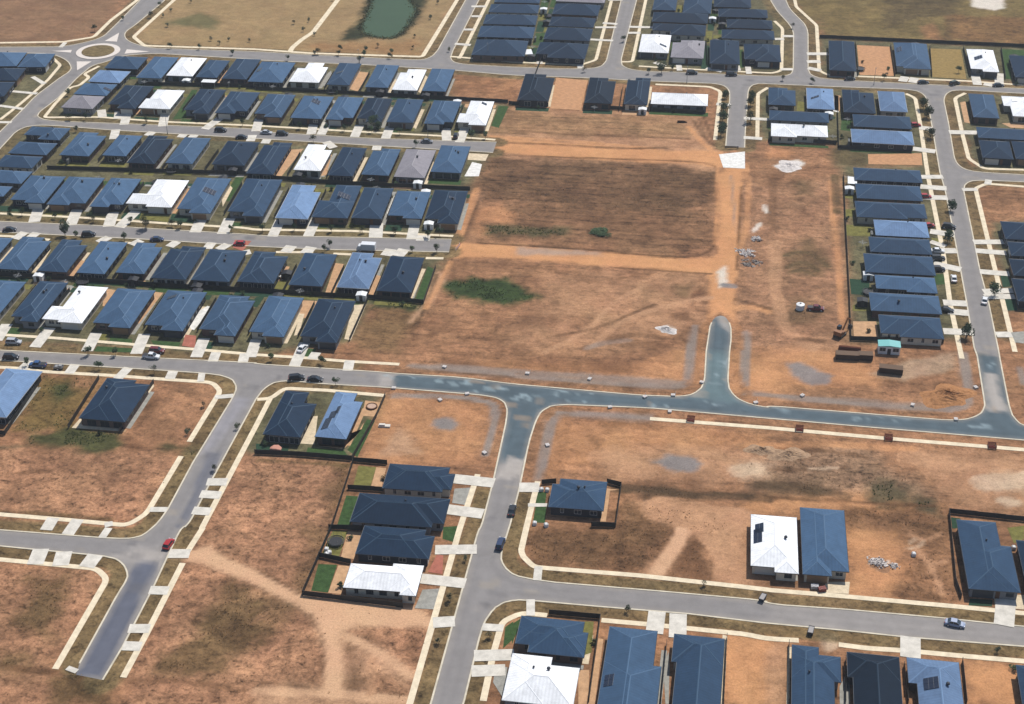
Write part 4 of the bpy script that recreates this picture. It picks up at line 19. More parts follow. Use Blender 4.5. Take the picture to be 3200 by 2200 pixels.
PAINT=[('brown',6,8,1,[(-364.2,595),(-288.9,609.9),(-284.8,640.3),(-297.7,749.2),(-435.4,732.7)]),('straw',5,4,1,[(-266.8,669.9),(-266.3,619),(-257.6,609.1),(-207.7,611.1),(-183.4,608.5),(-134,610.9),(-132.5,686.5),(-132,769.2),(-273.7,752.1)]),('brown2',8,8,0.7,[(-192.3,614),(-135,613.3),(-140.5,628.6),(-181.4,623.5)]),('green2',5,5,0.8,[(-255.7,639.5),(-246.5,652.5),(-233.7,642.3),(-234.5,633.5),(-246.3,633.5)]),('straw2',5,6,1,[(23.4,704.2),(33,671.3),(34.1,654.7),(128.9,655.9),(148.7,803),(15.9,787)]),('dkgrass',4,5,0.9,[(67.4,758.6),(109.5,763.7),(97.3,704.2),(92.1,690.2),(75.2,685.2),(63.6,666.7)]),('brown3',3,5,0.9,[(90.2,690),(144,696.7),(138.4,658.4),(86.7,660)]),('white',2,2,1,[(104,723.5),(120.3,725.5),(118,705.3),(113.5,700.2),(104.2,705.1)]),('orange2',3,3,0.7,[(79.4,675.7),(84.7,682.1),(86.7,671),(85.7,658.5),(79.2,660.4)]),('dkgrass',5,5,0.7,[(89.8,685.6),(93.7,686.1),(91.3,659.2),(86.6,658.6)]),('yard',4,3,1,[(-270.2,588.4),(-205,601.9),(-156.7,602.8),(-118.5,597.5),(-112.3,563.8),(-89.8,565.6),(-88.1,527.2),(-88,518.7),(-90.8,496.1),(-90.6,451.2),(-91,433.9),(-91.6,404.1),(-107.7,400.5),(-109.3,379.8),(-134.7,367.8),(-213.8,365.9),(-243.6,361.8),(-299.6,470.1),(-274.4,529.4)]),('yard',4,3,1,[(-360.3,587.4),(-293.9,595.2),(-279.4,579.6),(-281,513.5),(-309,488.3)]),('yard',4,3,1,[(-118.3,686.7),(-120.4,607.4),(-59.5,610.1),(-58.8,726.2),(-127.8,717.7)]),('yard',4,3,1,[(-46.8,695.5),(-48.2,609),(21.2,609.2),(22.7,663),(11.2,702.7),(20.3,735.9),(-45.6,727.8)]),('yard',4,3,1,[(34.1,654.7),(128.9,655.9),(123.2,613.8),(33.4,612)]),('yard',4,3,1,[(8.3,595.5),(71.7,599),(72.8,528.5),(38.6,524),(37.9,544.6),(9.2,541.9)]),('yard',4,3,1,[(40.6,522.8),(71.9,526.9),(72.7,404.6),(38.8,400.6)]),('yard',4,3,1,[(84.2,598.2),(125.8,601.3),(115.2,526.6),(88.1,525.8)]),('yard',4,3,1,[(88.7,484.8),(109.7,487.6),(104.7,428.6),(86.3,426.1)]),('yard',3,3,1,[(-125.6,351.7),(-92.6,352.3),(-93.9,321),(-125.2,320.8)]),('dirt_l',4,4,0.7,[(-87.7,560.8),(-33.4,565),(-13.8,562.1),(-6.4,537.8),(-5.3,508.9),(-82.3,498.7),(-95.9,531.3)]),('field',6,6,0.6,[(-91.7,558.6),(-22.2,558.8),(-15,543.9),(-41.8,538.3),(-92.6,536.9)]),('clay',2,2,1,[(-91.9,532.8),(-57.9,531.1),(-32.8,529.3),(-4.1,530.1),(-0.4,517),(-19.7,518.3),(-40,517.6),(-81.2,518.1),(-92.8,520.5)]),('dkfield',6,7,0.9,[(-88.8,514.1),(-52.3,517.9),(-19.6,516.4),(-5.3,508.9),(-5.2,486.8),(-17.3,478.3),(-51.8,478),(-91.1,479.8),(-91.4,493.3)]),('dkfield',6,6,0.55,[(-88.4,475.8),(-37,484.3),(-4.2,480),(-3.9,454.8),(-15.5,447),(-33.6,446.9),(-37.9,453.4),(-82.1,450.7)]),('greenw',3,3,0.8,[(-81.9,460.5),(-66.9,461.7),(-53.6,461),(-53.7,455.7),(-80.7,453.3)]),('clay2',4,4,0.7,[(-81.8,450.7),(-87.6,469),(-79.5,476.1),(-74,470.8),(-72.8,463.4),(-83,462)]),('clay',1.5,1.5,1,[(-90.1,446.4),(-70.4,447.1),(-40.8,446),(-15.4,445.5),(-4,447.4),(-2.3,450.3),(-3.5,491.4),(-4.9,509.3),(-1.2,516.9),(4.8,517.7),(3.7,510.4),(4.1,467),(3.8,439.8),(3.6,421.8),(3.9,408.9),(-0.2,412.4),(-3.4,407.3),(-4.4,431.4),(-5.6,436.3),(-32.7,437.2),(-50.7,437),(-68.9,437.6),(-88.2,436.5)]),('palegrey',2,2,0.7,[(-67.9,445.5),(-40.8,446),(-40.5,443.7),(-67.2,440.5)]),('green',3,4,1,[(-88.1,416.5),(-86.2,419.7),(-78.3,423.6),(-66.8,423.7),(-61.2,416.6),(-56.9,413.6),(-64.6,409.1),(-82.7,408.8)]),('white',1.5,2,0.9,[(-2.1,436.8),(-0.2,440.8),(1.2,431.4),(-1.1,428.2)]),('dirt_l',8,8,0.5,[(-56.7,428),(-7.7,434.6),(-3.7,407.2),(-31.2,384.4),(-61.1,386.4),(-54.8,413.9)]),('dkdirt',4,5,0.55,[(-79,374.8),(-50.1,378.2),(-22.8,381.9),(-22.3,374.7),(-49,370.5),(-78,369.5)]),('dkdirt',4,5,0.5,[(-60.2,402.9),(-51.2,402.1),(-50.4,396.2),(-58.5,395.8)]),('dkdirt',4,5,0.5,[(-44.5,403),(-38.6,405.1),(-37.7,399.3),(-43.2,397.9)]),('dkdirt',2,2,0.6,[(-15.3,409.7),(-9.9,410.4),(-9.7,406.4),(-14.7,405.7)]),('white',1.5,1.5,1,[(-18,399.7),(-16.1,402.2),(-14,399.9),(-15.1,397.5)]),('dkgrass',3,3,0.6,[(-14.9,425.7),(-9.4,427.8),(-10.4,419.9),(-13.9,420.2)]),('dkdirt',1,1,0.8,[(-9.6,421.4),(-8.9,423.6),(-6.6,426.8),(-5.1,423.4),(-4.8,416.5),(-5.8,415.7),(-6,421.9),(-8.7,420.2),(-8.6,414),(-9.2,413.9)]),('claygrey',1.2,1,0.8,[(-8.7,387.5),(-7.8,402.7),(-6.5,402.9),(-6.7,387.8)]),('claygrey',1.2,1,0.8,[(-9.1,371.8),(-9,387.5),(-7.1,387.7),(-6.8,370.4),(-8.9,368.3),(-88.4,368.7),(-79,371.2)]),('claygrey',1.2,1,0.7,[(7.1,389.7),(7.1,400.8),(8.5,401),(9.3,390)]),('claygrey',1.2,1,0.8,[(7.2,372.3),(7.1,389.7),(9,389.9),(9.1,372)]),('claygrey',1.2,1.2,0.6,[(-88.5,369.3),(-58.5,369.2),(-36,368.1),(-10.8,368.7),(-10.6,366.4),(-35.8,366.4),(-58.1,366.5),(-88.1,367.5)]),('claygrey',1.2,1,0.7,[(-45.8,346.5),(-43,345.8),(-43.1,334.7),(-42.6,319.8),(-44.3,319.5),(-45.1,334.4)]),('claygrey',1.2,1,0.6,[(-43.4,351.2),(-16,353.9),(-17.2,349.4),(-30.8,349.1),(-42.1,348.6)]),('claygrey',1.2,1,0.7,[(-61.7,350.9),(-59.1,350.1),(-58.9,337.7),(-59.2,328.4),(-60.1,328.3),(-59.8,339.2)]),('claygrey',1.2,1,0.7,[(70.1,397),(72,397.3),(70.9,373),(69.2,367.8),(54.1,365.7),(23.9,365.5),(14.8,367),(14.7,368.1),(36.2,368.8),(66.4,369.6),(69.2,373.4)]),('gravel',1.5,2,0.9,[(-77,339.5),(-75.5,342.9),(-71.4,344),(-68.7,341.2),(-70.2,337.8),(-74.1,337.2)]),('gravel',1.5,2,0.9,[(-15.2,331.4),(-11.6,334.5),(-5.8,334.3),(-1.9,332.3),(-4.3,328),(-9.8,327.7)]),('gravel',1.5,2,0.9,[(19,385.2),(24.1,385.3),(32.8,380.5),(32.1,376.3),(27.1,375),(21.8,378.4)]),('dkdirt2',2,2,0.8,[(60.5,374.4),(62.2,380.4),(64.8,382.5),(68.4,378.4),(67.6,369.8),(64.4,367.1),(61.7,370.6)]),('clay3',5,5,0.6,[(3.4,510.4),(13.3,502.5),(37.6,514.9),(38.5,400.6),(33.8,393.3),(24.1,392),(6,395.5)]),('dkgrass',4,4,0.6,[(22.3,508.2),(28.5,510),(29.9,497.5),(23.7,496.7)]),('dkgrass',4,4,0.65,[(18.5,451.6),(21,456.6),(28.3,465.4),(33.7,447.6),(30.7,439.8),(20.3,440.6)]),('dkgrass',3,3,0.5,[(19,413.6),(24.4,423.2),(33,417.5),(28.2,409.6),(20.9,408.6)]),('white',1,1,1,[(15.5,521),(18.7,524.3),(23.5,526.9),(26.3,524.3),(22.7,517.2),(17.9,516.6)]),('clay2',3,3,0.8,[(13,537.3),(22.3,534.5),(21.1,527.5),(13,528.4)]),('dkgrass',3,3,0.8,[(35.8,539.3),(49.4,535.1),(48.9,525.4),(35.9,525.6)]),('concrete',2,2,0.8,[(44.4,382.7),(55.9,392.6),(69,398.1),(66.6,388.7),(53.6,380.4)]),('clay',5,5,0.7,[(1.7,388.9),(43.4,394.6),(45.7,377),(5.4,369.7)]),('clay',3,3,0.5,[(-12.5,387),(-5.4,388),(-5.2,370),(-14,369.4),(-39.3,369.4),(-68.5,370.8),(-69.3,375.5),(-27.2,376.4)]),('clay',3,3,0.5,[(3.6,377.1),(17.1,381.9),(20.3,366.1),(9.5,366.3)]),('clay',4,4,0.5,[(-44.3,346.7),(15,348.5),(15,342.7),(-17.8,338.2),(-36.9,323),(-43.4,322.1)]),('dirt_l',5,5,0.7,[(-29.3,334),(15,340.2),(15.2,325.4),(-25,320.8)]),('cream',4,4,0.7,[(5.9,331.4),(11.6,334.7),(15.1,334.7),(15.2,329.7),(8.9,326.4)]),('rubble',6,6,0.8,[(9.2,340.4),(41.2,343.8),(57.1,326.5),(34.8,323.9),(9.6,322.2)]),('dkfield2',4,5,0.85,[(-22,318.3),(-10.8,321.8),(-3.3,319.5),(-4.8,316),(-14.6,315.1)]),('dkfield2',4,5,0.8,[(12.3,327.9),(23.7,328.5),(32.1,325.4),(29.2,322.1),(9.6,320.8)]),('dkgrass2',4,5,0.9,[(41.1,329),(47.7,330.9),(51.5,325.7),(56.3,323.6),(56.6,319.9),(47.1,321.8),(41.4,322.9)]),('cream',4,5,0.9,[(68.9,335.3),(81.2,339.9),(82.7,334.8),(74.1,331.7)]),('cream',2,2,0.9,[(73.8,327),(76.4,328.2),(78.1,326.2),(75.4,324.4)]),('dirt_l',6,6,0.7,[(52.6,342.9),(82.1,346.9),(79,322.6),(62.2,322.6)]),('clay',4,4,0.7,[(9.7,319.4),(40.4,324.6),(59.5,322.2),(59.2,319.4),(23.6,316.3),(9.9,310.7)]),('weeds',4,5,0.8,[(-20.8,311.9),(-7.4,312.9),(3.8,309.9),(9.5,301.8),(-6.8,303.2),(-14.3,286.8),(-41.6,284.6),(-44.2,297.1),(-23.2,301.8)]),('dirt_l',3,4,0.95,[(-17.3,313.8),(11.8,311),(10.8,303.7),(-4.1,303.4),(-15.7,311.7)]),('dkdirt2',3,4,0.8,[(-8.4,285.6),(-3.9,299.2),(-0.1,299.3),(0.2,292.1),(3.4,285.2)]),('dirt_l',2,2,0.95,[(-7,306.3),(-1.6,308.4),(-4.8,295.7),(-8.6,284.7),(-14.5,285.1),(-11.5,291.3),(-7.4,299.6)]),('dirt_l',4,4,0.8,[(0.4,300.7),(10.8,306.5),(10.7,284.6),(3.4,285.2)]),('weeds2',4,5,0.6,[(46.6,311.5),(59.8,313.4),(59.4,285.1),(43.7,284.5),(49.2,299)]),('clay',4,4,0.7,[(34.9,309.9),(46.6,311.5),(48.4,298.9),(44.3,285.4),(34.9,285.2)]),('weeds',4,4,0.6,[(34.7,319.6),(59.5,322.2),(59.8,313.4),(34.4,309.8)]),('white',0.8,1,1,[(39.5,296.8),(40.8,298.3),(44.5,298.8),(44.7,297.1),(42.2,295.1)]),('dirt_l',2,2,0.9,[(15.6,283.7),(23.1,285.6),(33.6,284.6),(33.4,279.9),(15.7,278.2),(10.6,278.3),(10.5,283.8)]),('clay',3,4,0.8,[(6.6,266.3),(15.8,266.5),(16,246),(6.2,244.6)]),('dirt_l',2,2,0.8,[(15.9,262.5),(20.3,265.7),(20,246.5),(16,246)]),('clay',3,4,0.9,[(58.4,266),(70.8,266),(69.9,253.6),(58.2,252)]),('cream',1,1,0.9,[(26.5,271),(32.2,270.3),(31.5,265.5),(28.6,264.3)]),('clay',2,3,0.7,[(31.9,270.6),(39.6,270.6),(38.5,268.3),(31.6,268)]),('clay',2,3,0.7,[(15.8,271),(24.5,271.5),(24.2,268.4),(15.8,268)]),('clay',3,3,0.6,[(-22.3,270.5),(-11.3,270.9),(-11.6,268.6),(-22.1,268.7)]),('lot',6,6,0.9,[(-198.1,310.7),(-168.5,314.8),(-139.8,316.7),(-140.1,292),(-144.1,287),(-186.4,286)]),('orange3',4,4,0.8,[(-160,349.4),(-143,351.7),(-139.8,348.1),(-140.7,323.8),(-155.6,321.7),(-159.5,325.4)]),('mixgrass',4,4,0.9,[(-193.5,349.5),(-175.5,350.8),(-174.3,330.4),(-174.4,322.8),(-190,320.7)]),('orange3',3,3,0.7,[(-182.8,349.8),(-175.6,350.2),(-176.4,344.8),(-181.6,345.2)]),('green3',3,3,0.9,[(-187.7,343.8),(-184.2,346.6),(-180.8,340.1),(-183.6,335.8)]),('green3',2.5,3,0.95,[(-184.9,317.7),(-184.4,320.9),(-173,324.1),(-160.5,324.7),(-157.7,318.8),(-162.2,314.6),(-172.3,316.3),(-182.6,315.4)]),('dkgreen',2.5,3,0.85,[(-147.5,320.8),(-145.8,323.1),(-141.1,321.1),(-141.8,318),(-146.1,317.9)]),('dkgreen',2.5,3,0.8,[(-140.6,319.7),(-135.9,323.4),(-135.9,316.7),(-139.8,316.7)]),('dkdirt2',2,2,0.7,[(-158.7,338.6),(-157.6,344.5),(-155,342),(-154.9,332.5),(-156.4,328)]),('dkdirt2',2,2,0.6,[(-151.4,318.7),(-153.8,316.8),(-159.4,323.3),(-156.8,323.2)]),('lot',5,5,0.9,[(-180.1,266.8),(-144.5,268.1),(-141.7,265.2),(-142,233.8),(-133,221.5),(-156.6,218.1)]),('weeds3',5,6,0.8,[(-160.1,263.4),(-151.4,264.6),(-148,255.1),(-147.5,243.8),(-154.6,244.6),(-156,254)]),('weeds3',4,5,0.8,[(-158.5,238.6),(-149.8,239.8),(-146.8,234.8),(-153.5,233.5)]),('weeds3',3,4,0.8,[(-140.1,231.2),(-135.9,234.6),(-126.1,232.5),(-124.8,225.9),(-137.8,224.1)]),('lot',5,5,1,[(-123.5,286.9),(-123.5,274.8),(-124.8,232.7),(-121.2,223.1),(-59.6,231.9),(-56,264.2),(-66,265.9),(-92.9,266.4),(-92.3,292.1),(-93.7,320.1),(-120.5,320.4),(-124.6,318.8)]),('weeds3',5,6,0.8,[(-112.1,268.9),(-104.5,267.2),(-99.5,250.6),(-103.7,237.4),(-116.4,237.4),(-120.1,242.2),(-113.1,250.5),(-111.6,262.2)]),('weeds3',4,5,0.6,[(-104.4,266.8),(-93.6,262),(-94.8,256.9),(-97,250.9),(-100.6,254.2)]),('track',1.5,1.5,1,[(-128.6,276.6),(-124.4,277.6),(-121.5,280.6),(-113.5,276.6),(-106.5,273.8),(-103.3,272.2),(-95.2,267.7),(-91.8,266.2),(-66,265.9),(-60.3,262.5),(-61.3,259.7),(-78.2,258.4),(-82.5,256.7),(-76.2,243.1),(-76.2,236.9),(-79.3,236.4),(-83.4,249.2),(-87.3,257.2),(-91.1,261.6),(-104.8,268.4),(-114.7,271.9),(-120.9,273.9),(-127.9,274.6)]),('track',3,3,0.6,[(-82.5,254.8),(-77.1,253.8),(-62.4,245),(-61.1,239),(-70.9,243.8),(-69.3,237.2),(-75.9,236.9)]),('dkdirt2',3,4,0.7,[(-78.4,251.7),(-75.3,248.5),(-70.5,242.1),(-70.2,237.7),(-76,237.2),(-77.8,246.4)]),('dkdirt2',3,4,0.7,[(-65.3,256.2),(-61.3,259.3),(-61.5,246.9),(-64.2,250.1)]),('dkdirt2',3,4,0.5,[(-66.4,238.3),(-61.3,240),(-61.1,236.3),(-65.5,236.7)]),('track',2,2,0.5,[(-94,236.4),(-80,237.4),(-60.9,237.7),(-59.6,231.9),(-92.5,227.2)]),('weeds3',3,4,0.6,[(-99.7,291.1),(-92.8,292.1),(-93,266.8),(-96.7,271.1),(-95.2,283)]),('weeds3',3,4,0.7,[(-103.1,319.3),(-93.9,319.5),(-92.5,303.3),(-94.2,296.2),(-97.3,307.3),(-96.3,314.7)]),('dkdirt2',3,4,0.5,[(11.5,342.3),(15,342.2),(15.3,338.7),(12.4,338.3)]),('clay',4,4,0.5,[(-91.7,351.2),(-66,352.5),(-62.1,347.5),(-62.7,324.4),(-84.4,321.4),(-92.3,321.8)]),('cream',3,4,0.35,[(-88.1,331.1),(-84.8,336.8),(-81.2,334.6),(-76.7,327.5),(-87.9,323.4)]),('grass4',3,4,0.6,[(-107.2,399.9),(-92.3,404),(-92.9,382.1),(-93.2,376),(-107.8,374)]),('green',2,3,0.8,[(-109.1,405.2),(-91.6,404.1),(-92,401),(-107.2,399.9)]),('track',2,2,0.8,[(-91.9,427),(-88.4,423.7),(-90.1,403.6),(-93.5,393),(-91.8,403.4)]),('clay3',2,3,0.8,[(-90.7,484.3),(-87.1,486.5),(-86.6,450.1),(-90.3,448)]),('orange2',4,4,0.7,[(-114.9,590.6),(-92.5,592.2),(-89.6,591.4),(-88.6,566.9),(-90.6,568.3),(-115.7,572.6)]),('reedy',3,3,1,[(-175.4,689),(-170.9,650.1),(-176,625.5),(-167.3,626.6),(-163.3,630.6),(-149.8,630.2),(-145,657.7),(-147.9,692.4)])]
POND=[(-168.6,693),(-171.6,691.5),(-173,689.7),(-173.7,686.4),(-171.2,670.9),(-169.5,654.7),(-169.2,647.6),(-168.6,643.7),(-168,641.2),(-167.1,638.4),(-166.3,637.2),(-164.5,635.3),(-162.8,634),(-160.3,632.7),(-158.6,632.2),(-156.2,631.8),(-154.4,631.7),(-152.7,631.8),(-152,632.1),(-151,633.7),(-150.2,635.5),(-149.3,638.8),(-148.9,641.3),(-148.4,645.2),(-148.1,649.2),(-148,653.2),(-148.1,664.7),(-148.6,668.6),(-149.3,671.3),(-150.5,674.3),(-151.3,675.6),(-152.8,678.5),(-153.9,681.2),(-155.2,685),(-156.3,688.6),(-158.3,691.6),(-160.4,692.9),(-163.9,693.7)]
RPAINT=[('wet',0.8,0.6,0.75,[(-135.7,273.1),(-131,273.3),(-130.9,263.9),(-129.3,233.1),(-135.7,233.6),(-135.8,260.8)]),('wet',0.5,0.6,0.5,[(-133.4,319.4),(-129.8,319.9),(-128.7,287.8),(-131.7,286.4),(-131.1,295.6)]),('dusty',2,2,0.7,[(-142.5,273.8),(-138.1,278.7),(-129.4,276.5),(-129.3,274),(-137.2,272.5)]),('dusty',1,1,0.9,[(76.1,387.6),(79.1,387.4),(79.3,375.9),(80.6,368.3),(75.1,367.5)]),('dusty',1,1,0.9,[(-53.2,328.2),(-55.1,319.5),(-51.6,318),(-48.8,320.4),(-48.3,326.9)]),('dusty',1.5,1,0.7,[(-2.1,410.1),(2.2,410.7),(3.2,400.3),(0.5,402.5)]),('dusty',1,1,0.6,[(-96.2,364),(-92,364),(-91.4,357),(-95,357.1)]),('dusty',3,2,0.25,[(15.7,278.2),(73.5,278.8),(72.8,272.4),(15.8,271.7)]),('dusty',2,2,0.5,[(25.3,273.4),(30.8,273.5),(31.7,272.1),(26.2,271.7)]),('greenish',3,3,0.5,[(-3.8,388.2),(3.6,389.2),(3.5,371.2),(8.1,361.6),(-7.3,362.8),(-3.4,370.8)]),('pale',2,1,0.5,[(-137,346.2),(-130.2,345.4),(-133.1,319.7),(-136.1,319.3)]),('spot',0.4,0.6,0.43,[(-91,361.9),(-89.8,361.9),(-89.8,362.6),(-91,362.6)]),('spot',0.4,0.6,0.49,[(-95.4,362.4),(-93.6,362.4),(-93.6,363.6),(-95.4,363.6)]),('spot',0.4,0.6,0.49,[(-92.7,361.3),(-91.8,361.3),(-91.8,362),(-92.7,362)]),('spot',0.4,0.6,0.48,[(-74.6,359.6),(-72.8,359.6),(-72.8,360.8),(-74.6,360.8)]),('spot',0.4,0.6,0.75,[(-79.4,361.5),(-77.7,361.5),(-77.7,362.8),(-79.4,362.8)]),('spot',0.4,0.6,0.47,[(-75.6,361.1),(-74.1,361.1),(-74.1,362.1),(-75.6,362.1)]),('spot',0.4,0.6,0.62,[(-71.1,360.9),(-69.2,360.9),(-69.2,362.2),(-71.1,362.2)]),('spot',0.4,0.6,0.74,[(-71.4,362.7),(-69.9,362.7),(-69.9,364),(-71.4,364)]),('spot',0.4,0.6,0.46,[(-72.2,361),(-70.7,361),(-70.7,361.9),(-72.2,361.9)]),('spot',0.4,0.6,0.65,[(-61.7,361.1),(-61,361.1),(-61,361.8),(-61.7,361.8)]),('spot',0.4,0.6,0.8,[(-61.2,360.5),(-59.8,360.5),(-59.8,361.4),(-61.2,361.4)]),('spot',0.4,0.6,0.51,[(-59.7,360.2),(-58.7,360.2),(-58.7,361.3),(-59.7,361.3)]),('spot',0.4,0.6,0.76,[(-89.9,363.2),(-88.8,363.2),(-88.8,364.3),(-89.9,364.3)]),('spot',0.4,0.6,0.65,[(-87,362.2),(-86,362.2),(-86,363.4),(-87,363.4)]),('spot',0.4,0.6,0.42,[(-87.4,362.9),(-86.5,362.9),(-86.5,363.9),(-87.4,363.9)]),('spot',0.4,0.6,0.78,[(-68.2,357.6),(-66.3,357.6),(-66.3,358.7),(-68.2,358.7)]),('spot',0.4,0.6,0.56,[(-64.9,359.4),(-62.9,359.4),(-62.9,360.7),(-64.9,360.7)]),('spot',0.4,0.6,0.48,[(-63.7,359.1),(-62,359.1),(-62,359.9),(-63.7,359.9)]),('spot',0.4,0.6,0.53,[(-44.2,360.9),(-43,360.9),(-43,362.3),(-44.2,362.3)]),('spot',0.4,0.6,0.55,[(-42.3,360.8),(-41.3,360.8),(-41.3,362.1),(-42.3,362.1)]),('spot',0.4,0.6,0.48,[(-43.7,361.4),(-41.7,361.4),(-41.7,362.3),(-43.7,362.3)]),('spot',0.4,0.6,0.46,[(-40.8,359.7),(-39.9,359.7),(-39.9,360.9),(-40.8,360.9)]),('spot',0.4,0.6,0.45,[(-39.1,359.8),(-38.1,359.8),(-38.1,361.2),(-39.1,361.2)]),('spot',0.4,0.6,0.59,[(-45.4,359.2),(-44.2,359.2),(-44.2,360.6),(-45.4,360.6)]),('spot',0.4,0.6,0.5,[(-35.4,361.5),(-34.7,361.5),(-34.7,362.4),(-35.4,362.4)]),('spot',0.4,0.6,0.5,[(-32.7,359.6),(-31.3,359.6),(-31.3,360.2),(-32.7,360.2)]),('spot',0.4,0.6,0.46,[(-35.6,361),(-34.6,361),(-34.6,362.3),(-35.6,362.3)]),('spot',0.4,0.6,0.56,[(-50.5,357.7),(-49.1,357.7),(-49.1,359.1),(-50.5,359.1)]),('spot',0.4,0.6,0.6,[(-52.8,356.4),(-51.1,356.4),(-51.1,357.6),(-52.8,357.6)]),('spot',0.4,0.6,0.77,[(-54.2,357.4),(-52.4,357.4),(-52.4,358.8),(-54.2,358.8)]),('spot',0.4,0.6,0.73,[(-55.2,356),(-53.5,356),(-53.5,357.2),(-55.2,357.2)]),('spot',0.4,0.6,0.77,[(-56.6,354.8),(-55,354.8),(-55,355.7),(-56.6,355.7)]),('spot',0.4,0.6,0.67,[(-52.8,354.7),(-50.8,354.7),(-50.8,356.1),(-52.8,356.1)]),('spot',0.4,0.6,0.67,[(-14,357.3),(-13.1,357.3),(-13.1,358.7),(-14,358.7)]),('spot',0.4,0.6,0.7,[(-17.6,357.1),(-16.1,357.1),(-16.1,358.2),(-17.6,358.2)]),('spot',0.4,0.6,0.41,[(-17,356.5),(-16.3,356.5),(-16.3,357.8),(-17,357.8)]),('spot',0.4,0.6,0.75,[(-36.8,356.5),(-35,356.5),(-35,357.7),(-36.8,357.7)]),('spot',0.4,0.6,0.53,[(-41.4,356.3),(-40.5,356.3),(-40.5,357.4),(-41.4,357.4)]),('spot',0.4,0.6,0.41,[(-34.4,355.9),(-33.1,355.9),(-33.1,356.9),(-34.4,356.9)]),('spot',0.4,0.6,0.64,[(1.8,382.1),(3.2,382.1),(3.2,383.4),(1.8,383.4)]),('spot',0.4,0.6,0.4,[(0.1,382.7),(1.8,382.7),(1.8,383.7),(0.1,383.7)]),('spot',0.4,0.6,0.55,[(1.4,380.6),(2.2,380.6),(2.2,381.6),(1.4,381.6)]),('spot',0.4,0.6,0.79,[(-0.8,375.2),(0.2,375.2),(0.2,376.2),(-0.8,376.2)]),('spot',0.4,0.6,0.6,[(-0.6,376.1),(0.9,376.1),(0.9,377.4),(-0.6,377.4)]),('spot',0.4,0.6,0.75,[(-5.6,376.9),(-3.9,376.9),(-3.9,377.5),(-5.6,377.5)]),('spot',0.4,0.6,0.72,[(0.4,371.1),(2.2,371.1),(2.2,372),(0.4,372)]),('spot',0.4,0.6,0.6,[(2.5,372),(3.4,372),(3.4,372.8),(2.5,372.8)]),('spot',0.4,0.6,0.4,[(-1.7,371.2),(0.2,371.2),(0.2,372.3),(-1.7,372.3)]),('spot',0.4,0.6,0.59,[(-2.8,360.8),(-1.4,360.8),(-1.4,362),(-2.8,362)]),('spot',0.4,0.6,0.71,[(-0.5,360.2),(1.3,360.2),(1.3,361.1),(-0.5,361.1)]),('spot',0.4,0.6,0.53,[(1.2,359.7),(2.8,359.7),(2.8,360.8),(1.2,360.8)]),('spot',0.4,0.6,0.75,[(10.6,355.9),(12.5,355.9),(12.5,356.7),(10.6,356.7)]),('spot',0.4,0.6,0.71,[(9.5,355.2),(10.7,355.2),(10.7,356),(9.5,356)]),('spot',0.4,0.6,0.46,[(6.9,357.5),(7.7,357.5),(7.7,358.2),(6.9,358.2)]),('spot',0.4,0.6,0.63,[(18.3,359.6),(20.2,359.6),(20.2,360.5),(18.3,360.5)]),('spot',0.4,0.6,0.77,[(16.5,361.1),(17.4,361.1),(17.4,362),(16.5,362)]),('spot',0.4,0.6,0.41,[(19.6,361.3),(20.7,361.3),(20.7,362.2),(19.6,362.2)]),('spot',0.4,0.6,0.72,[(72.6,359.4),(74.4,359.4),(74.4,360.7),(72.6,360.7)]),('spot',0.4,0.6,0.63,[(68.7,359.1),(70.1,359.1),(70.1,360.1),(68.7,360.1)]),('spot',0.4,0.6,0.66,[(70.6,358.9),(72.6,358.9),(72.6,359.6),(70.6,359.6)]),('spot',0.4,0.6,0.52,[(77.3,390.9),(78.8,390.9),(78.8,392.2),(77.3,392.2)]),('spot',0.4,0.6,0.68,[(81,391.8),(82.5,391.8),(82.5,393.1),(81,393.1)]),('spot',0.4,0.6,0.8,[(78.6,392.9),(79.7,392.9),(79.7,394),(78.6,394)]),('spot',0.4,0.6,0.51,[(41.6,358.3),(42.8,358.3),(42.8,359.5),(41.6,359.5)]),('spot',0.4,0.6,0.68,[(39.6,359),(40.5,359),(40.5,360),(39.6,360)]),('spot',0.4,0.6,0.46,[(37.8,358.3),(39.8,358.3),(39.8,359.4),(37.8,359.4)]),('spot',0.4,0.6,0.64,[(50.8,360.6),(52.8,360.6),(52.8,361.9),(50.8,361.9)]),('spot',0.4,0.6,0.77,[(45.5,360.2),(46.5,360.2),(46.5,361),(45.5,361)]),('spot',0.4,0.6,0.52,[(48.9,358.9),(49.8,358.9),(49.8,359.7),(48.9,359.7)])]
